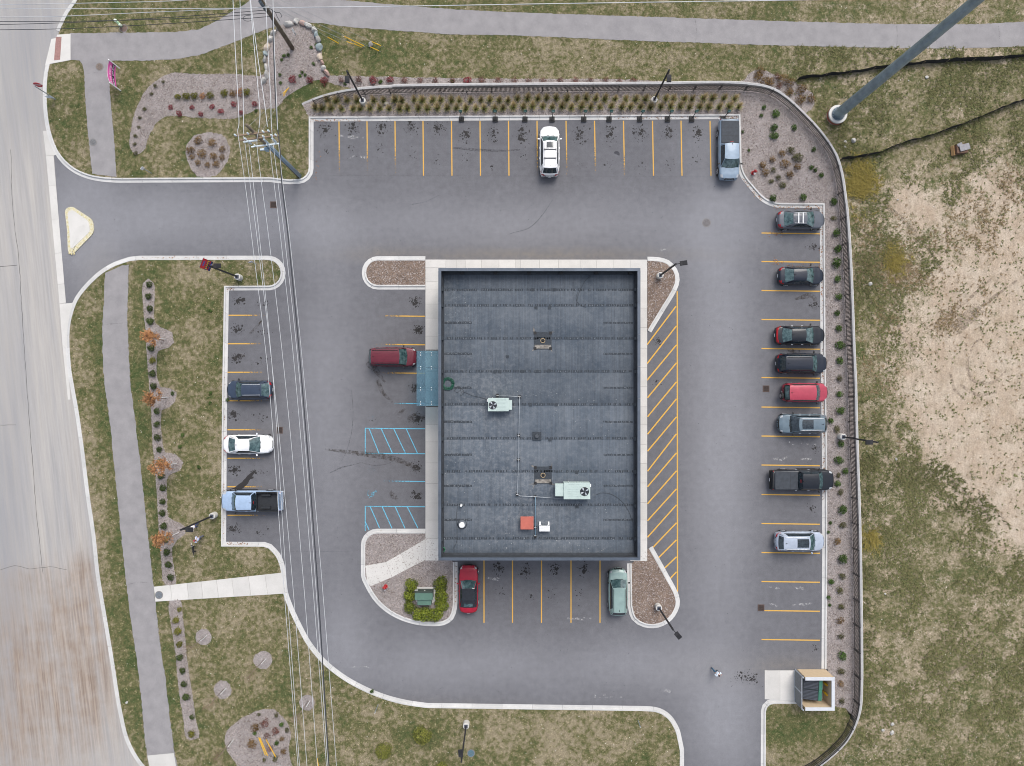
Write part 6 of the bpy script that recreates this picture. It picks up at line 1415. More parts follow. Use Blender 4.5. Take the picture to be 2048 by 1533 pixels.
row1 = Q([(x, 800) for x in (565, 640, 730, 810, 945, 1020, 1110, 1165, 1265, 1330, 1410, 1480, 1565, 1630, 1715, 1800, 1870, 1945, 2020)], 512, 0) + Q([(x, 788) for x in (45, 130, 210, 280, 355, 440, 520, 595, 675, 745, 825, 910, 995, 1070, 1150, 1235, 1295, 1380, 1445, 1535, 1610, 1695, 1780)], 1024, 0)
row2 = Q([(x, 864) for x in (470, 530, 600, 685, 770, 830, 910, 990, 1065, 1150, 1210, 1295, 1370, 1450, 1525, 1600, 1680, 1760, 1830, 1910, 1980)], 512, 0) + Q([(x, 852) for x in (15, 95, 165, 250, 325, 400, 480, 555, 635, 705, 795, 875, 950, 1035, 1110, 1190, 1270, 1345, 1425, 1505, 1580, 1660, 1740, 1820)], 1024, 0)
for l, lb, gr in ((row1, "tan plumed ornamental grass clump in the row along the picket fence", "ornamental grasses along the fence"), (row2, "tan plumed ornamental grass clump in the row behind the north kerb", "ornamental grasses behind the kerb")):
    for x, y in l: plant("ornamental_grass", rng.choice(og), x + rng.uniform(-1, 1), y + rng.uniform(-1.2, 1.2), .98, lb, "ornamental grass", gr, ZL, .3)
mk = lambda mat, n, s, sz=.055, lumps=7, hollow=.45, squash=.85, k=3: [leaves("shrub_" + mat, n, s, sz, mat, squash, hollow, lumps=lumps, seed=i + 5) for i in range(k)]
sh = {"box": mk("leaf_boxwood", 420, .42), "gold": mk("leaf_boxwood_gold", 380, .42), "lime": mk("leaf_lime", 700, .62, .07), "red": mk("leaf_red", 340, .40, .05), "dull": mk("leaf_dullred", 230, .42, .045, 6, .2), "bronze": mk("leaf_bronze", 300, .44, .05, 6, .25), "orange": mk("leaf_orange", 300, .44, .05, 6, .2), "green": mk("leaf_green", 300, .46, .07, 6, .2), "olive": mk("leaf_olive", 320, .42, .05, 6, .3)}
def shrubs(lst, default, sc, label, group, zf=None, name="shrub"):
    for a in lst:
        k = a[2] if len(a) > 2 else default; s = a[3] if len(a) > 3 else 1.0
        lb = label[k] if isinstance(label, dict) else label
        plant(name, rng.choice(sh[k]), a[0], a[1], sc * s, lb, "shrub", group if not isinstance(group, dict) else group[k], zf)
shrubs(Q([(290, 632, "red"), (425, 636, "red"), (548, 645, "red"), (680, 640, "dull"), (820, 640, "dull"), (935, 640, "red"), (1070, 640, "red"), (1185, 640), (1310, 642), (1435, 645), (1570, 642), (1690, 640, "red"), (1805, 640), (1940, 645)], 512, 0) + Q([(20, 645), (130, 650), (250, 648), (385, 645), (510, 650), (630, 645), (750, 640), (860, 648), (970, 645)], 1024, 0), "dull", 1.15, {"red": "bright red barberry in the mulch strip north of the wall", "dull": "thin dull red barberry in the mulch strip north of the wall"}, {"red": "bright barberries north of the wall", "dull": "dull barberries north of the wall"})
shrubs(Q([(1360, 855), (1530, 858), (1692, 850), (1865, 830), (2035, 830), (1432, 908), (1603, 912), (1762, 890), (1925, 898)], 0, 0), "red", .85, "small red barberry in two rows in the northwest mulch bed", "red barberries in the northwest bed")
shrubs(Q([(1420, 772, "gold"), (1487, 770, "gold", 1.15), (1552, 768, "gold"), (1617, 768, "orange"), (1677, 762, "gold", 1.15), (1792, 745, "gold", 1.1), (1857, 750, "bronze"), (1920, 735, "orange"), (1970, 738, "gold")], 0, 0), "gold", .98, {"gold": "yellow green rounded shrub in the row of the northwest bed", "orange": "orange tinged rounded shrub in the row of the northwest bed", "bronze": "dark bronze rounded shrub in the row of the northwest bed"}, "rounded shrubs in a row in the northwest bed")
shrubs(Q([(1300, 650), (1235, 685), (1205, 750), (1150, 870), (1110, 940), (1105, 1015), (1075, 1085), (1070, 1150), (1080, 1225)], 0, 0), "olive", .6, "small olive tuft along the western rim of the northwest bed", "olive tufts in the northwest bed")
shrubs(Q([(1585, 1125, "bronze", 1.3), (1693, 1140, "bronze", 1.3), (1775, 1190), (1525, 1200, "bronze", 1.2), (1615, 1230, "bronze", 1.35), (1530, 1255), (1707, 1250, "bronze", 1.3), (1773, 1260), (1580, 1300), (1655, 1315), (1727, 1310)], 0, 0), "bronze", .92, "bronze shrub in the round mulch bed", "bronze shrubs in the round bed")
shrubs(Q([(20, 660), (90, 690, "dull"), (75, 610, "dull"), (175, 735), (180, 660), (265, 715), (260, 800), (345, 790), (120, 630)], 1536, 0) + Q([(1970, 610), (2035, 650), (1990, 570)], 1024, 0), "bronze", 1.3, {"bronze": "bronze shrub outside the wall at the northeast corner", "dull": "dull red shrub outside the wall at the northeast corner"}, "shrubs outside the wall corner")
shrubs(Q([(65, 910, "green"), (50, 1020, "green", .8), (50, 1085, "green"), (215, 1020, "green", .7), (370, 1195, "green", .6), (185, 1200, "olive", 1.2), (240, 1255, "olive", 1.3), (115, 1225), (40, 1275), (140, 1310, "bronze", 1.1), (240, 1335), (50, 1360, "olive", .8), (85, 1420, "olive", .8), (180, 1395), (30, 1450, "olive", .8), (120, 1485, "olive", .9), (350, 1340, "green", .6), (385, 1360, "green", .6), (430, 1400, "green", .7)], 1536, 0) + Q([(2010, 1320), (2030, 1380), (2000, 920, "green", .5), (2020, 855, "green", .6), (1850, 1050, "green", .4), (1900, 1200, "green", .4)], 1024, 0),
       "bronze", 1.08, {"bronze": "bronze shrub in the wide northeast mulch bed", "olive": "olive shrub in the wide northeast mulch bed", "green": "leafy green plant in the wide northeast mulch bed"}, {"bronze": "bronze shrubs in the northeast bed", "olive": "olive shrubs in the northeast bed", "green": "green plants in the northeast bed"}, ZL)
hedge = Q([(1190, 745), (1185, 835), (1195, 935), (1195, 1035), (1195, 1140, "gold"), (1205, 1250), (1215, 1350, "gold"), (1215, 1455)], 0, 384) + Q([(1225, 20), (1245, 220), (1250, 325), (1255, 430), (1265, 525), (1275, 630, "gold"), (1285, 740), (1297, 840), (1300, 945), (1297, 1040), (1305, 1140), (1320, 1245, "gold"), (1330, 1350), (1345, 1450)], 0, 768) + Q([(1355, 25)], 0, 1149)
shrubs(hedge, "box", 1.0, {"box": "dark green clipped boxwood in the long hedge along the path", "gold": "yellowish clipped boxwood in the long hedge along the path"}, {"box": "green boxwoods in the long hedge", "gold": "yellow boxwoods in the long hedge"}, ZL, "boxwood_shrub")
shrubs(Q([(1430, 285, "gold", .7), (1403, 370, "gold"), (1418, 458, "gold"), (1432, 562, "gold"), (1433, 668), (1457, 775), (1463, 885), (1487, 985), (1527, 1150, "box", .7), (1530, 1280, "gold")], 0, 1149), "box", 1.0, {"box": "dark green boxwood in the hedge south of the crossing walk", "gold": "yellowish boxwood in the hedge south of the crossing walk"}, {"box": "green boxwoods in the southern hedge", "gold": "yellow boxwoods in the southern hedge"}, ZL, "boxwood_shrub")
shrubs(Q([(45, 50), (285, 40), (530, 75), (530, 210, "olive", .8), (550, 325), (560, 455, "green", 1.1), (550, 570, "green", 1.2), (560, 695), (570, 840), (555, 970, "green", .8), (570, 1090, "green", .9), (580, 1225, "green", 1.15), (575, 1350), (575, 1495, "olive")], 1536, 384) + Q([(575, 85), (585, 215, "green", 1.2), (555, 365, "olive"), (505, 295, "green", .8), (585, 480), (570, 610, "green", 1.1), (620, 700, "green", .8), (560, 800, "green", .8), (570, 735, "olive", .7), (585, 870, "olive"), (600, 1005, "green", 1.3), (600, 1130, "olive"), (560, 1260, "bronze"), (600, 1400, "green", 1.1), (505, 1115, "green", .5), (490, 1190, "green", .4)], 1536, 768)
       + Q([(600, 15, "olive"), (510, 60, "green", .8), (580, 130, "olive", 1.1), (590, 260, "olive", 1.1), (580, 375, "bronze"), (590, 500, "olive"), (600, 655, "green", 1.1), (590, 780, "olive", 1.1), (590, 880, "bronze", .9), (595, 1020, "olive", .9), (490, 190, "green", .6), (500, 250, "green", .5)], 1536, 1149), "green", 1.0, {"green": "leafy green shrub in the mulch strip along the east fence", "olive": "olive brown shrub in the mulch strip along the east fence", "bronze": "bronze shrub in the mulch strip along the east fence"}, {"green": "green shrubs along the east fence", "olive": "olive shrubs along the east fence", "bronze": "bronze shrubs along the east fence"}, ZL)
shrubs(Q([(590, 420), (560, 720), (560, 1030), (780, 1230), (990, 1240), (1270, 1240), (1440, 1010), (1430, 720), (1430, 390)], 780, 1140, 13.94), "lime", 1.25, "lime green shrub in the ring round the transformer cabinet", "lime shrubs round the transformer", ZL, "lime_shrub")
shrubs(Q([(720, 570, "olive", .7), (1050, 590, "olive", .7), (840, 720, "dull", 1.6), (660, 800, "bronze", 1.4), (1050, 870, "dull", 1.6), (1255, 860, "olive", .8), (880, 960, "dull", 1.1), (1155, 1030, "bronze", .9), (600, 1105, "bronze", 1.4), (930, 1210, "dull", 1.3), (1190, 1270, "bronze", 1.1), (1035, 1390, "olive"), (820, 1430, "olive", .7), (640, 930, "green", .6), (1150, 760, "green", .7), (1060, 1110, "green", .7)], 440, 1370, 9.4), "bronze", .9, {"bronze": "bronze shrub in the southern mulch bed", "dull": "reddish brown shrub in the southern mulch bed", "olive": "small olive shrub in the southern mulch bed", "green": "small green plant in the southern mulch bed"}, {"bronze": "bronze shrubs in the southern bed", "dull": "reddish shrubs in the southern bed", "olive": "olive shrubs in the southern bed", "green": "green plants in the southern bed"}, ZL)
m_foliage("leaf_globe", (.055, .07, .014), (.25, .25, .055)); globe = [leaves("globe_shrub", 1600, .92, .07, "leaf_globe", .95, .6, lumps=12, seed=s) for s in (21, 22, 23)]
plant("globe_shrub", globe[0], 844, 1474, 1.0, "round yellow green globe shrub in its own mulch ring", "shrub", None, ZL, .7); plant("globe_shrub", globe[1], 766, 1506, 1.0, "yellow green globe shrub on the southern lawn nearest the wires", "shrub", None, ZL, .7)
plant("globe_shrub", globe[2], 884, 1538, .9, "globe shrub cut off by the southern lawn edge", "shrub", None, ZL, .4)
# small cut-back plants
for l, lb, gr, nm in (([(568, 112), (563, 120), (561, 166), (576, 110), (632, 90), (627, 128), (622, 95), (604, 145), (610, 150), (600, 152), (690, 168), (760, 165), (762, 163), (905, 163), (512, 222), (560, 150)], "low green weed in the mulch of the pole bed", "weeds in the pole bed", "low_weed"), ([(1307, 1243), (1292, 1211), (1293, 582), (1266, 1209), (1320, 1228)], "small green weed in an island of the building", "weeds in the building islands", "low_weed"), ([(420, 622), (345, 787), (365, 870), (360, 894), (455, 800), (398, 935), (420, 806), (421, 786), (744, 1383)], "dark green broad weed in the west lawn", "weeds in the west lawn", "low_weed")):
    for x, y in l: plant(nm, rng.choice(sh["green"]), x, y, .5, lb, "weed", gr, None, .1)
# saplings
def sapling(px, py, h, label, leaf, nl, seed, lean=(0, 0), trunk="twig", group=None):
    g = random.Random(seed); q = P(px, py, ZL); t = thing("sapling_tree", label, "tree", (q.x, q.y, ZL), 0, group); top = Vector((lean[0], lean[1], h * .92)); mb = MB(); tips = []
    tp = [Vector((0, 0, -.05)), top * .35 + Vector((.03, 0, 0)), top * .7, top]; mb.tube(tp, [.035, .028, .02, .008], 6); mb.build("trunk", M("sapling_bark", (.23, .19, .16), .9, .25, 6), t, True)
    bb = MB()
    for k in range(16 if leaf else 20):
        s = top * g.uniform(.38, .95); a = g.uniform(0, 6.28); L = (h - s.z) * .35 + g.uniform(.25, .6); e = s + Vector((math.cos(a), math.sin(a), 1.1)).normalized() * L; m = s.lerp(e, .5) + Vector((0, 0, -.03)); bb.tube([s, m, e], [.013, .009, .004], 4); tips += [m, e, s.lerp(e, .75)]
        for j in range(2): e2 = m + Vector((g.uniform(-1, 1), g.uniform(-1, 1), .8)).normalized() * L * .5; bb.tube([m, e2], [.007, .003], 3); tips.append(e2)
    bb.build("branches", "twig" if not leaf else M("sapling_bark", (.23, .19, .16)), t)
    for nm in ("twig",): pass
    if leaf:
        gg = np.random.default_rng(seed); T_ = np.array([tuple(p) for p in tips]); c = T_[gg.integers(0, len(T_), nl)] + gg.normal(size=(nl, 3)) * .11; n3 = gg.normal(size=(nl, 3)) + [0, 0, 1]; n3 /= np.linalg.norm(n3, axis=1)[:, None]; u = np.cross(n3, gg.normal(size=(nl, 3))); u /= np.linalg.norm(u, axis=1)[:, None]; v = np.cross(n3, u); s = .075 * (.6 + .8 * gg.random(nl))[:, None]
        V = np.stack([c - u * s, c + v * s * .6, c + u * s, c - v * s * .6], 1).reshape(-1, 3); me = np_mesh("crown", V, np.arange(nl * 4).reshape(-1, 4), {"rnd": np.repeat(gg.random(nl), 4), "tip": np.zeros(nl * 4)}, leaf); link("crown", me, None, t)
    MB().cyl((.25, .1, 0), (.25, .1, 1.3), .03, n=6).build("stake", white, t)
for i, (x, y) in enumerate(((327, 681), (332, 797), (348, 929), (353, 1067))): sapling(x, y, 3.7, ("orange leaved sapling in the hedge bed bulge closest to the driveway", "orange leaved sapling in the hedge bed bulge level with the navy hatchback", "orange leaved sapling in the hedge bed bulge level with the white sedan", "orange leaved sapling in the hedge bed bulge next to the people")[i], "leaf_orange", 900, 30 + i, (-.1, .05), group="orange leaved saplings in the hedge bed")
for i, (x, y) in enumerate(((408, 1274), (527, 1320), (447, 1379), (615, 1404))): sapling(x, y, 4.2, ("bare sapling in a mulch ring closest to the southern hedge", "bare sapling in the largest mulch ring below the crossing walk", "bare sapling in a mulch ring beside the big southern bed", "bare sapling in a mulch ring under the overhead wires")[i], None, 0, 50 + i, (-.15, -.15), group="bare saplings in mulch rings")
sapling(462, 1482, 3.5, "bare thin sapling with white stake in the southern mulch bed", None, 0, 61, (-.1, -.2))

# ------------------------------------------------------------------ grass blades, weeds, chips, litter: uncountable, one object per area
EXC_LAWN = [[Vector(p[:2]) for p in W2(PATH_W)], [Vector(p[:2]) for p in W2(PATH_N)], [Vector(p[:2]) for p in W2([(309, 1172), (566, 1144), (572, 1188), (312, 1204)])], [Vector(p[:2]) for p in W2([(114, 68), (144, 68), (144, 123), (98, 131)])]] + [BEDS[k] for k in ("northwest_bed", "round_bed", "hedge_bed", "south_hedge_bed", "south_bed")] + [v for k, v in BEDS.items() if k.startswith("tree_ring")]
RINGS = [(408, 1274, 17), (527, 1320, 19), (447, 1379, 18), (615, 1404, 16), (845, 1474, 21), (765, 1508, 20), (882, 1536, 18)]
def scatter(poly, dens, exc, x0=-60, x1=2110, y0=-60, y1=1600, seed=1, shrink=0.0):
    g = np.random.default_rng(seed); a, b = P(x0, y1), P(x1, y0); A = np.array([(p[0], p[1]) for p in poly]); lo = np.maximum(A.min(0), [a.x, a.y]); hi = np.minimum(A.max(0), [b.x, b.y]); n = int((hi[0] - lo[0]) * (hi[1] - lo[1]) * dens)
    X = g.uniform(lo[0], hi[0], n); Y = g.uniform(lo[1], hi[1], n); k = inside(poly, X, Y); X, Y = X[k], Y[k]
    for e in exc: k = ~inside(e, X, Y); X, Y = X[k], Y[k]
    for cx_, cy_, r in (RINGS if exc else []): q = P(cx_, cy_); k = (X - q.x) ** 2 + (Y - q.y) ** 2 > (r / S * .97) ** 2; X, Y = X[k], Y[k]
    return X, Y
def blades(name, X, Y, Z, dry, mat, h=.085, w=.016, seed=3, nb=3, rndscale=1.0):
    g = np.random.default_rng(seed); n = len(X); X = np.repeat(X, nb); Y = np.repeat(Y, nb); Z = np.repeat(Z, nb); m = n * nb; a = g.random(m) * 2 * np.pi; X = X + g.normal(size=m) * .03; Y = Y + g.normal(size=m) * .03
    ln = h * (.5 + g.random(m)); tz = ln * (.35 + .5 * g.random(m)); tr = ln * .95; ww = w * (.7 + .8 * g.random(m)); ca_, sa_ = np.cos(a), np.sin(a)
    V = np.stack([np.stack([X - ww * sa_, Y + ww * ca_, Z], 1), np.stack([X + ww * sa_, Y - ww * ca_, Z], 1), np.stack([X + tr * ca_, Y + tr * sa_, Z + tz], 1)], 1).reshape(-1, 3)
    me = np_mesh(name, V, np.arange(m * 3).reshape(-1, 3), {"rnd": np.repeat(np.repeat(g.random(n), nb), 3), "dry": np.repeat(np.repeat(dry, nb), 3), "tip": np.tile([0, 0, 1.0], m)}, mat, 3)
    return me
for nm, poly, zf, df, dens, sd in (("lawn_grass_west", west_poly, lambda X, Y: X * 0 + ZL, dryf, 55, 5), ("lawn_grass_corner", se_poly, lambda X, Y: X * 0 + ZL, dryf, 55, 6)):
    X, Y = scatter(poly, dens, EXC_LAWN, seed=sd); link(nm, blades(nm, X, Y, zf(X, Y), df(X, Y), "grass_blades", seed=sd), None, None, {"lawn_grass_west": "short olive lawn grass west and south of the car park", "lawn_grass_corner": "short lawn grass below the dumpster enclosure"}[nm], "grass", None, "stuff")
X, Y = scatter(outside_poly, 50, EXC_LAWN, seed=8); s = sandf(X, Y); g = np.random.default_rng(4); pxs = X * S + 1024; keep = g.random(len(X)) > np.clip((s - .1) * 1.6, 0, .97) * (pxs > 1560); X, Y = X[keep], Y[keep]
link("lawn_grass_north", blades("lawn_grass_north", X, Y, gz(X, Y), dry_out(X, Y), "grass_blades", seed=9), None, None, "short lawn grass along the northern path and in the field", "grass", None, "stuff")
# field weeds: clumped by a smooth random field
def clump(X, Y, sc, seed, thr):
    g = np.random.default_rng(seed); v = np.zeros(len(X)); amp = 1.0
    for o_ in range(4):                                  # value noise, four octaves
        f = sc * .28 * 2 ** o_; T_ = g.random((64, 64)); u, w = X * f + 100, Y * f + 100; i, j = np.floor(u).astype(int), np.floor(w).astype(int); a, b = u - i, w - j; a = a * a * (3 - 2 * a); b = b * b * (3 - 2 * b)
        q = lambda m, n: T_[(i + m) % 64, (j + n) % 64]
        v += amp * ((q(0, 0) * (1 - a) + q(1, 0) * a) * (1 - b) + (q(0, 1) * (1 - a) + q(1, 1) * a) * b - .5); amp *= .62
    return v / .38 + g.normal(size=len(X)) * .45 > thr
def weed_zone(name, mat, dens, seed, thr, sc, h, w, nb, smin, smax, label, zones=None, z=0):
    X, Y = scatter(outside_poly, dens, [], 1560, 2110, 90, 1600, seed); g = np.random.default_rng(seed + 1); s = sandf(X, Y); k = (s > smin) & (s < smax) & clump(X, Y, sc, seed, thr); X, Y = X[k], Y[k]
    if zones: k = g.random(len(X)) < blobs(X, Y, zones, 0); X, Y = X[k], Y[k]
    link(name, blades(name, X, Y, gz(X, Y), X * 0, mat, h, w, seed, nb), None, None, label, "weeds", None, "stuff")
weed_zone("field_weeds", "weed_green", 30, 31, .25, 1.6, .20, .030, 7, .0, .62, "dark green weeds growing in patches over the field")
weed_zone("sand_weeds", "weed_green", 6, 33, .1, 2.6, .14, .026, 7, .35, 1.1, "scattered small green weeds on the sandy ground")
weed_zone("dry_weeds", "weed_dry", 34, 35, -.1, 1.7, .20, .022, 6, .2, 1.1, "brown dry weeds in drifts on the sandy ground", [(1985, 385, 60, 70, .95), (1960, 590, 30, 30, .9), (1930, 625, 30, 25, .9), (1900, 650, 30, 20, .8), (1830, 545, 45, 35, .8), (1780, 560, 50, 60, .5), (1800, 800, 18, 18, .8), (1815, 885, 14, 18, .6), (1760, 470, 60, 60, .4), (1910, 470, 60, 40, .6), (1960, 490, 70, 40, .6), (1760, 700, 40, 120, .3), (1990, 800, 90, 160, .05)])
weed_zone("gold_weeds", "weed_gold", 90, 37, -.8, 1.2, .40, .026, 8, .0, .8, "tall yellow green weeds against the curved wall", [(1722, 362, 26, 34, .8), (1790, 520, 18, 20, .7), (1745, 1080, 16, 18, .5)])
weed_zone("wall_weeds", "weed_green", 40, 39, -.3, 1.1, .26, .034, 7, .0, .9, "bright green weeds along the foot of the wall", [(1735, 560, 25, 60, .8), (1745, 900, 30, 60, .7), (1735, 1000, 22, 120, .7), (1730, 1250, 16, 200, .7), (1850, 950, 120, 22, .7), (1960, 1020, 60, 30, .6), (1730, 230, 40, 60, .3), (1690, 290, 16, 40, .6)])
m_worn("rut", (0.20, 0.155, 0.115), .36, .60, 4)
rut = MB()
for pts, w in (([(1765, 400), (1800, 430), (1835, 465), (1865, 500), (1890, 545)], .5), ([(1795, 640), (1815, 680), (1850, 720)], .4), ([(1925, 770), (1960, 790), (2000, 785)], .35), ([(1905, 745), (1915, 780), (1935, 800)], .3), ([(1960, 680), (1940, 720), (1950, 760), (1990, 765), (2020, 740)], .35), ([(1935, 640), (1985, 600), (2040, 560)], .4), ([(1890, 640), (1940, 600), (1990, 555)], .35), ([(1900, 960), (1950, 1000), (1990, 1040)], .5), ([(1840, 1320), (1900, 1310), (1940, 1280)], .4), ([(1850, 1350), (1920, 1345), (1980, 1300)], .4), ([(1755, 170), (1765, 220), (1770, 260)], .3), ([(1960, 980), (2005, 1030), (2030, 1060)], .3)):
    smear(rut, pts, w, w)
for i in range(44):
    t_ = i / 43; a, b = P(1905 + 50 * t_, 650 - 45 * t_), P(1925 + 50 * t_, 668 - 45 * t_)
    if rng.random() < .85: q0, q1 = a, b; n = Vector((.05, .05, 0)); rut.add([(q0 - n)[:2] + (.012,), (q1 - n)[:2] + (.012,), (q1 + n * .3)[:2] + (.012,), (q0 + n * .3)[:2] + (.012,)], [(0, 1, 2, 3)])
rut.v = [(x, y, float(gz(x, y)) + .012 + i_ * 2e-6) for i_, (x, y, z) in enumerate(rut.v)]
o_ = decal_obj("field_ruts", rut, "rut", .17); o_.parent = None; o_["label"] = "shallow brown ruts and track marks in the sandy field"; o_["category"] = "ruts"
# chips on the mulch
CH = []
for k, sd in zip(("northwest_bed", "round_bed", "hedge_bed", "south_hedge_bed", "south_bed", "northwest_island", "northeast_island", "southeast_island", "southwest_island"), range(60, 70)): X, Y = scatter(BEDS[k], 60, [], seed=sd); CH.append((X, Y, gz(X, Y) + .018 if "island" not in k else X * 0 + ZL + .006))
X, Y = scatter(bed_poly, 60, [], seed=71); CH.append((X, Y, X * 0 + ZL + .006))
X = np.concatenate([c[0] for c in CH]); Y = np.concatenate([c[1] for c in CH]); Z = np.concatenate([c[2] for c in CH]); n = len(X); g = np.random.default_rng(5); a = g.random(n) * 6.28; l = .03 + .06 * g.random(n); w = .012 + .018 * g.random(n); c_, s_ = np.cos(a), np.sin(a); tl = (g.random((n, 4)) * .03)
V = np.stack([np.stack([X + dx * l * c_ - dy * w * s_, Y + dx * l * s_ + dy * w * c_, Z + tl[:, i]], 1) for i, (dx, dy) in enumerate(((-1, -1), (1, -1), (1, 1), (-1, 1)))], 1).reshape(-1, 3)
link("mulch_chips", np_mesh("mulch_chips", V, np.arange(n * 4).reshape(-1, 4), {"rnd": np.repeat(g.random(n), 4), "tip": np.zeros(n * 4)}, "wood_chips"), None, None, "loose grey brown wood chips on the planting beds", "mulch", None, "stuff")
# pale litter and fallen leaves
def litter(name, X, Y, Z, size, mat, label, seed):
    n = len(X); g = np.random.default_rng(seed); a = g.random(n) * 6.28; s = size * (.4 + g.random(n)); V = np.stack([np.stack([X + s * np.cos(a + k * 1.57) * (.6 if k % 2 else 1), Y + s * np.sin(a + k * 1.57) * (.6 if k % 2 else 1), Z + .02 + .015 * g.random(n)], 1) for k in range(4)], 1).reshape(-1, 3)
    link(name, np_mesh(name, V, np.arange(n * 4).reshape(-1, 4), {"rnd": np.repeat(g.random(n), 4), "tip": np.zeros(n * 4)}, mat), None, None, label, "litter", None, "stuff")
m_foliage("pale_litter", (.42, .40, .33), (.75, .74, .68)); m_foliage("brown_leaf", (.12, .06, .035), (.34, .19, .11))
X1, Y1 = scatter(west_poly, .55, EXC_LAWN, seed=80); X2, Y2 = scatter(outside_poly, .35, EXC_LAWN, seed=81)
litter("pale_litter", np.concatenate([X1, X2]), np.concatenate([Y1, Y2]), np.concatenate([X1 * 0 + ZL, gz(X2, Y2)]) + .05, .045, "pale_litter", "small pale flowers and scraps dotted over the lawns", 3)
g = np.random.default_rng(12); LX_, LY_ = [], []
for (x0, y0, x1, y1, n, sp) in ((1644, 415, 1645, 600, 260, 2.6), (1646, 600, 1647, 830, 170, 2.2), (1647, 830, 1648, 1000, 90, 2), (1545, 415, 1640, 415, 90, 2.2), (1440, 235, 1475, 236, 60, 2), (1210, 235, 1400, 235, 120, 1.6), (622, 242, 720, 241, 60, 1.8), (452, 578, 470, 577, 40, 2), (448, 620, 447, 1080, 120, 2), (447, 1088, 500, 1089, 60, 2), (1489, 360, 1525, 400, 90, 3), (285, 517, 460, 517, 70, 1.5), (911, 1128, 911, 1210, 40, 1.5), (1535, 468, 1570, 469, 40, 3), (1545, 524, 1565, 524, 40, 3), (1575, 534, 1640, 532, 60, 4), (630, 362, 640, 300, 20, 2)):
    t_ = g.random(n) ** 1.0; LX_.append(P(0, 0).x * 0 + ((x0 + (x1 - x0) * t_ + g.normal(size=n) * sp) - 1024) / S); LY_.append(-((y0 + (y1 - y0) * t_ + g.normal(size=n) * sp) - 766.5) / S)
X, Y = np.concatenate(LX_), np.concatenate(LY_); litter("fallen_leaves", X, Y, X * 0 + .012, .06, "brown_leaf", "brown fallen leaves drifted along the kerbs", 4)
rk = [(1853, 155, .22), (1817, 162, .1), (1690, 284, .18), (1690, 295, .16), (1792, 918, .2), (1784, 1448, .25), (1765, 1460, .22), (1783, 1465, .28), (1740, 568, .3), (1795, 400, .12), (254, 1405, .16), (1770, 1188, .12)]
for x, y, r in rk:
    bm = bmesh.new(); bmesh.ops.create_icosphere(bm, subdivisions=1, radius=1)
    for v in bm.verts: v.co *= rng.uniform(.75, 1.15)
    me = bpy.data.meshes.new("field_stone"); bm.to_mesh(me); bm.free(); o = link("field_stone", me, stone["pale"], None, "pale stone lying loose in the rough grass", "stone", "loose pale stones in the grass"); z = gz1(x, y); q = P(x, y, z); o.location = (q.x, q.y, z + r * .25); o.scale = (r, r * .8, r * .55); o.rotation_euler = (0, 0, rng.random() * 6)

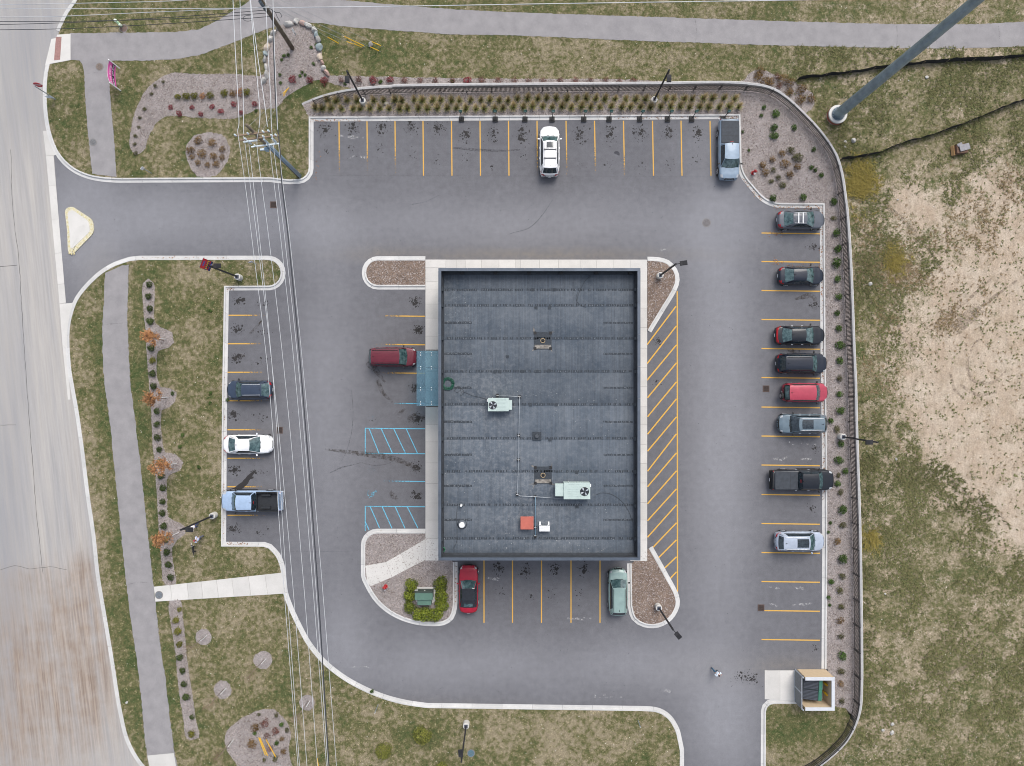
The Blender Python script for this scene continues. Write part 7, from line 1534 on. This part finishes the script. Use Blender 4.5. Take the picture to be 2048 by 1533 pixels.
# ------------------------------------------------------------------ people and a dog
def skin(name, pts, edges, mat, parent, sub=2, root=0):
    me = bpy.data.meshes.new(name); me.from_pydata([p[:3] for p in pts], edges, []); o = link(name, me, mat, parent)
    m = o.modifiers.new("skin", 'SKIN'); m.use_smooth_shade = True; m.branch_smoothing = .4
    for i, p in enumerate(pts): me.skin_vertices[0].data[i].radius = (p[3], p[4] if len(p) > 4 else p[3]); me.skin_vertices[0].data[i].use_root = (i == root)
    s = o.modifiers.new("sub", 'SUBSURF'); s.levels = sub; s.render_levels = sub; return o
def person(px, py, head, label, shirt, trousers, hair, stride=.22, hgt=1.72, cap=None, arms=((.18, .25), (-.12, .2)), zb=.002, bend=.5):
    q = P(px, py, zb); t = thing("person", label, "person", (q.x, q.y, zb), math.radians(head)); k = hgt / 1.75; skn = M("skin", (.46, .27, .20), .6, .06); t.scale = (k, k, k)
    pts = [(0, 0, .95, .10, .13), (0, 0, 1.15, .09, .12), (.01, 0, 1.36, .10, .15), (.02, 0, 1.50, .055), (.03, 0, 1.58, .075, .07), (.035, 0, 1.68, .09, .08), (.03, 0, 1.75, .055)]; ed = [(i, i + 1) for i in range(6)]
    def add(ch, start):
        prev = start
        for p in ch: pts.append(p); ed.append((prev, len(pts) - 1)); prev = len(pts) - 1
        return prev
    legs = {}; arm_end = {}
    for s in (-1, 1):
        f = stride * s; legs[s] = [(.0, s * .10, .90, .095), (f * .6, s * .11, .50, .062), (f * .9 - .05 * abs(stride) * 3, s * .11, .10, .042), (f + .16, s * .12, .035, .036)]
        add(legs[s], 0)
        fw_, up_ = arms[0] if s > 0 else arms[1]
        ar = [(0, s * .20, 1.42, .062), (fw_ * .4, s * .27, 1.18, .045), (fw_ + .10, s * (.27 - .05), 1.18 - .26 + up_, .032), (fw_ + .17, s * .21, 1.18 - .30 + up_, .030)]
        e = add(ar, 2); w = pts[e]
        for j, (dx, dy, dz) in enumerate(((.075, -.03, -.02), (.085, -.01, -.035), (.08, .01, -.04), (.065, .028, -.035))):
            pts.append((w[0] + dx * .55, w[1] + s * dy, w[2] + dz * .5, .010)); ed.append((e, len(pts) - 1)); pts.append((w[0] + dx, w[1] + s * dy, w[2] + dz - .015, .008)); ed.append((len(pts) - 2, len(pts) - 1))
        pts.append((w[0] + .02, w[1] - s * .045, w[2] + .0, .011)); ed.append((e, len(pts) - 1)); pts.append((w[0] + .05, w[1] - s * .06, w[2] - .01, .009)); ed.append((len(pts) - 2, len(pts) - 1)); arm_end[s] = w
    body = skin("body", pts, ed, skn, t)
    sp = [(0, 0, .90, .165, .205), (0, 0, 1.15, .16, .20), (.01, 0, 1.36, .165, .23), (.015, 0, 1.49, .09)]; se = [(0, 1), (1, 2), (2, 3)]
    for s in (-1, 1):
        fw_, up_ = arms[0] if s > 0 else arms[1]; n = len(sp); sp += [(0, s * .20, 1.42, .10), (fw_ * .4, s * .27, 1.18, .08), (fw_ + .04, s * .245, 1.02 + up_ * .6, .062)]; se += [(2, n), (n, n + 1), (n + 1, n + 2)]
    skin("shirt", sp, se, shirt, t)
    tp = [(0, 0, .98, .135, .165), (0, 0, .90, .13, .17)]; te = [(0, 1)]
    for s in (-1, 1): n = len(tp); l = legs[s]; tp += [(l[0][0], l[0][1], .86, .125), (l[1][0], l[1][1], l[1][2], .092), (l[2][0], l[2][1], l[2][2] + .02, .062)]; te += [(1, n), (n, n + 1), (n + 1, n + 2)]
    skin("trousers", tp, te, trousers, t)
    for s in (-1, 1): l = legs[s]; skin("shoe", [(l[2][0] - .04, l[2][1], .05, .05), (l[3][0] - .06, l[3][1], .045, .05), (l[3][0] + .04, l[3][1], .035, .035)], [(0, 1), (1, 2)], M("shoe_dark", (.03, .03, .035), .7), t)
    skin("hair", [(-.03, 0, 1.62, .085, .08), (.0, 0, 1.70, .105, .095), (.025, 0, 1.765, .065, .065)], [(0, 1), (1, 2)], hair, t)
    if cap: skin("cap", [(.0, 0, 1.745, .105, .10), (.03, 0, 1.79, .07, .07), (.15, 0, 1.75, .04, .07)], [(0, 1), (1, 2)], cap, t)
    nose = skin("nose", [(.115, 0, 1.665, .012), (.13, 0, 1.64, .014)], [(0, 1)], skn, t, 1)
    for s in (-1, 1):
        skin("ear", [(.03, s * .085, 1.63, .012, .02), (.03, s * .088, 1.67, .014, .022)], [(0, 1)], skn, t, 1); bm = bmesh.new(); bmesh.ops.create_icosphere(bm, subdivisions=1, radius=.012); me = bpy.data.meshes.new("eye"); bm.to_mesh(me); bm.free(); o = link("eye", me, M("eye_dark", (.02, .018, .016), .3), t); o.location = (.112, s * .032, 1.685)
    MB().box((.117, 0, 1.60), (.012, .05, .012)).build("mouth", M("lips", (.38, .13, .12), .5), t)
    return t
jeans = M("denim", (.035, .085, .14), .85, .2, 12); shw = M("shirt_pale_blue", (.62, .70, .78), .8, .06); dkh = M("hair_dark", (.018, .012, .010), .6); blj = M("denim_dark", (.05, .07, .16), .85, .2, 12)
person(1428.5, 1338, -48, "person in pale blue shirt and jeans walking across the asphalt towards the dumpster", shw, jeans, dkh, .34, 1.72, arms=((.22, .22), (-.16, .12)))
person(396.5, 1050, 205, "person in white top and blue jeans with dark purple hair on the west lawn", M("shirt_white", (.78, .77, .80), .8, .05), blj, M("hair_purple", (.05, .012, .11), .6), .12, 1.65, zb=ZL)
dogwalk = person(405, 1074, 190, "person in pale lilac shirt and red cap holding the dog lead", M("shirt_lilac", (.55, .60, .78), .8, .1, 9), M("trousers_grey", (.12, .13, .17), .85), dkh, .18, 1.70, cap=M("cap_red", (.42, .02, .05), .6), arms=((.28, .2), (.1, .1)), zb=ZL)
q = P(390.5, 1096.5, ZL); dg_ = thing("dog", "black dog with white face and tail tip on a lead", "dog", (q.x, q.y, ZL), math.radians(97)); fur = M("fur_black", (.010, .010, .011), .8, .3, 10); fw2 = M("fur_white", (.68, .67, .64), .85, .1)
dp_ = [(-.28, 0, .50, .10, .11), (-.05, 0, .49, .09, .095), (.20, 0, .51, .115, .13), (.36, 0, .62, .07), (.46, 0, .70, .075, .07), (.58, 0, .66, .045), (.66, 0, .64, .028)]; de = [(i, i + 1) for i in range(6)]
for s in (-1, 1):
    n = len(dp_); dp_ += [(.22, s * .08, .42, .055), (.24, s * .085, .24, .034), (.22, s * .085, .08, .026), (.26, s * .085, .025, .028)]; de += [(2, n), (n, n + 1), (n + 1, n + 2), (n + 2, n + 3)]
    n = len(dp_); dp_ += [(-.26, s * .085, .42, .07), (-.20, s * .09, .30, .046), (-.34, s * .09, .17, .028), (-.32, s * .09, .06, .024), (-.27, s * .09, .025, .027)]; de += [(0, n), (n, n + 1), (n + 1, n + 2), (n + 2, n + 3), (n + 3, n + 4)]
n = len(dp_); dp_ += [(-.40, 0, .52, .035), (-.55, 0, .50, .026), (-.68, 0, .48, .02)]; de += [(0, n), (n, n + 1), (n + 1, n + 2)]
skin("body", dp_, de, fur, dg_); skin("white_blaze", [(.45, 0, .745, .045), (.55, 0, .70, .04), (.65, 0, .65, .033)], [(0, 1), (1, 2)], fw2, dg_, 1); skin("tail_tip", [(-.66, 0, .485, .028), (-.76, 0, .48, .018)], [(0, 1)], fw2, dg_, 1)
for s in (-1, 1): skin("ear", [(.42, s * .065, .74, .025), (.38, s * .10, .70, .018)], [(0, 1)], fur, dg_, 1); skin("white_sock", [(.24, s * .085, .06, .032), (.27, s * .085, .03, .032)], [(0, 1)], fw2, dg_, 1)
MB().tube([(.34 + .01 * math.cos(a), .085 * math.cos(a), .62 + .085 * math.sin(a)) for a in [k * math.pi / 6 for k in range(13)]], .012, 5).build("collar", M("collar_white", (.6, .6, .58), .6), dg_)
a_, b_ = P(393.5, 1090, .8), P(401, 1083, 1.1)
MB().tube([a_, a_.lerp(b_, .5) - Vector((0, 0, .1)), b_], .012, 5).build("dog_lead", thin, None, True, label="thin black lead between the dog and the person in the red cap", cat="dog lead")
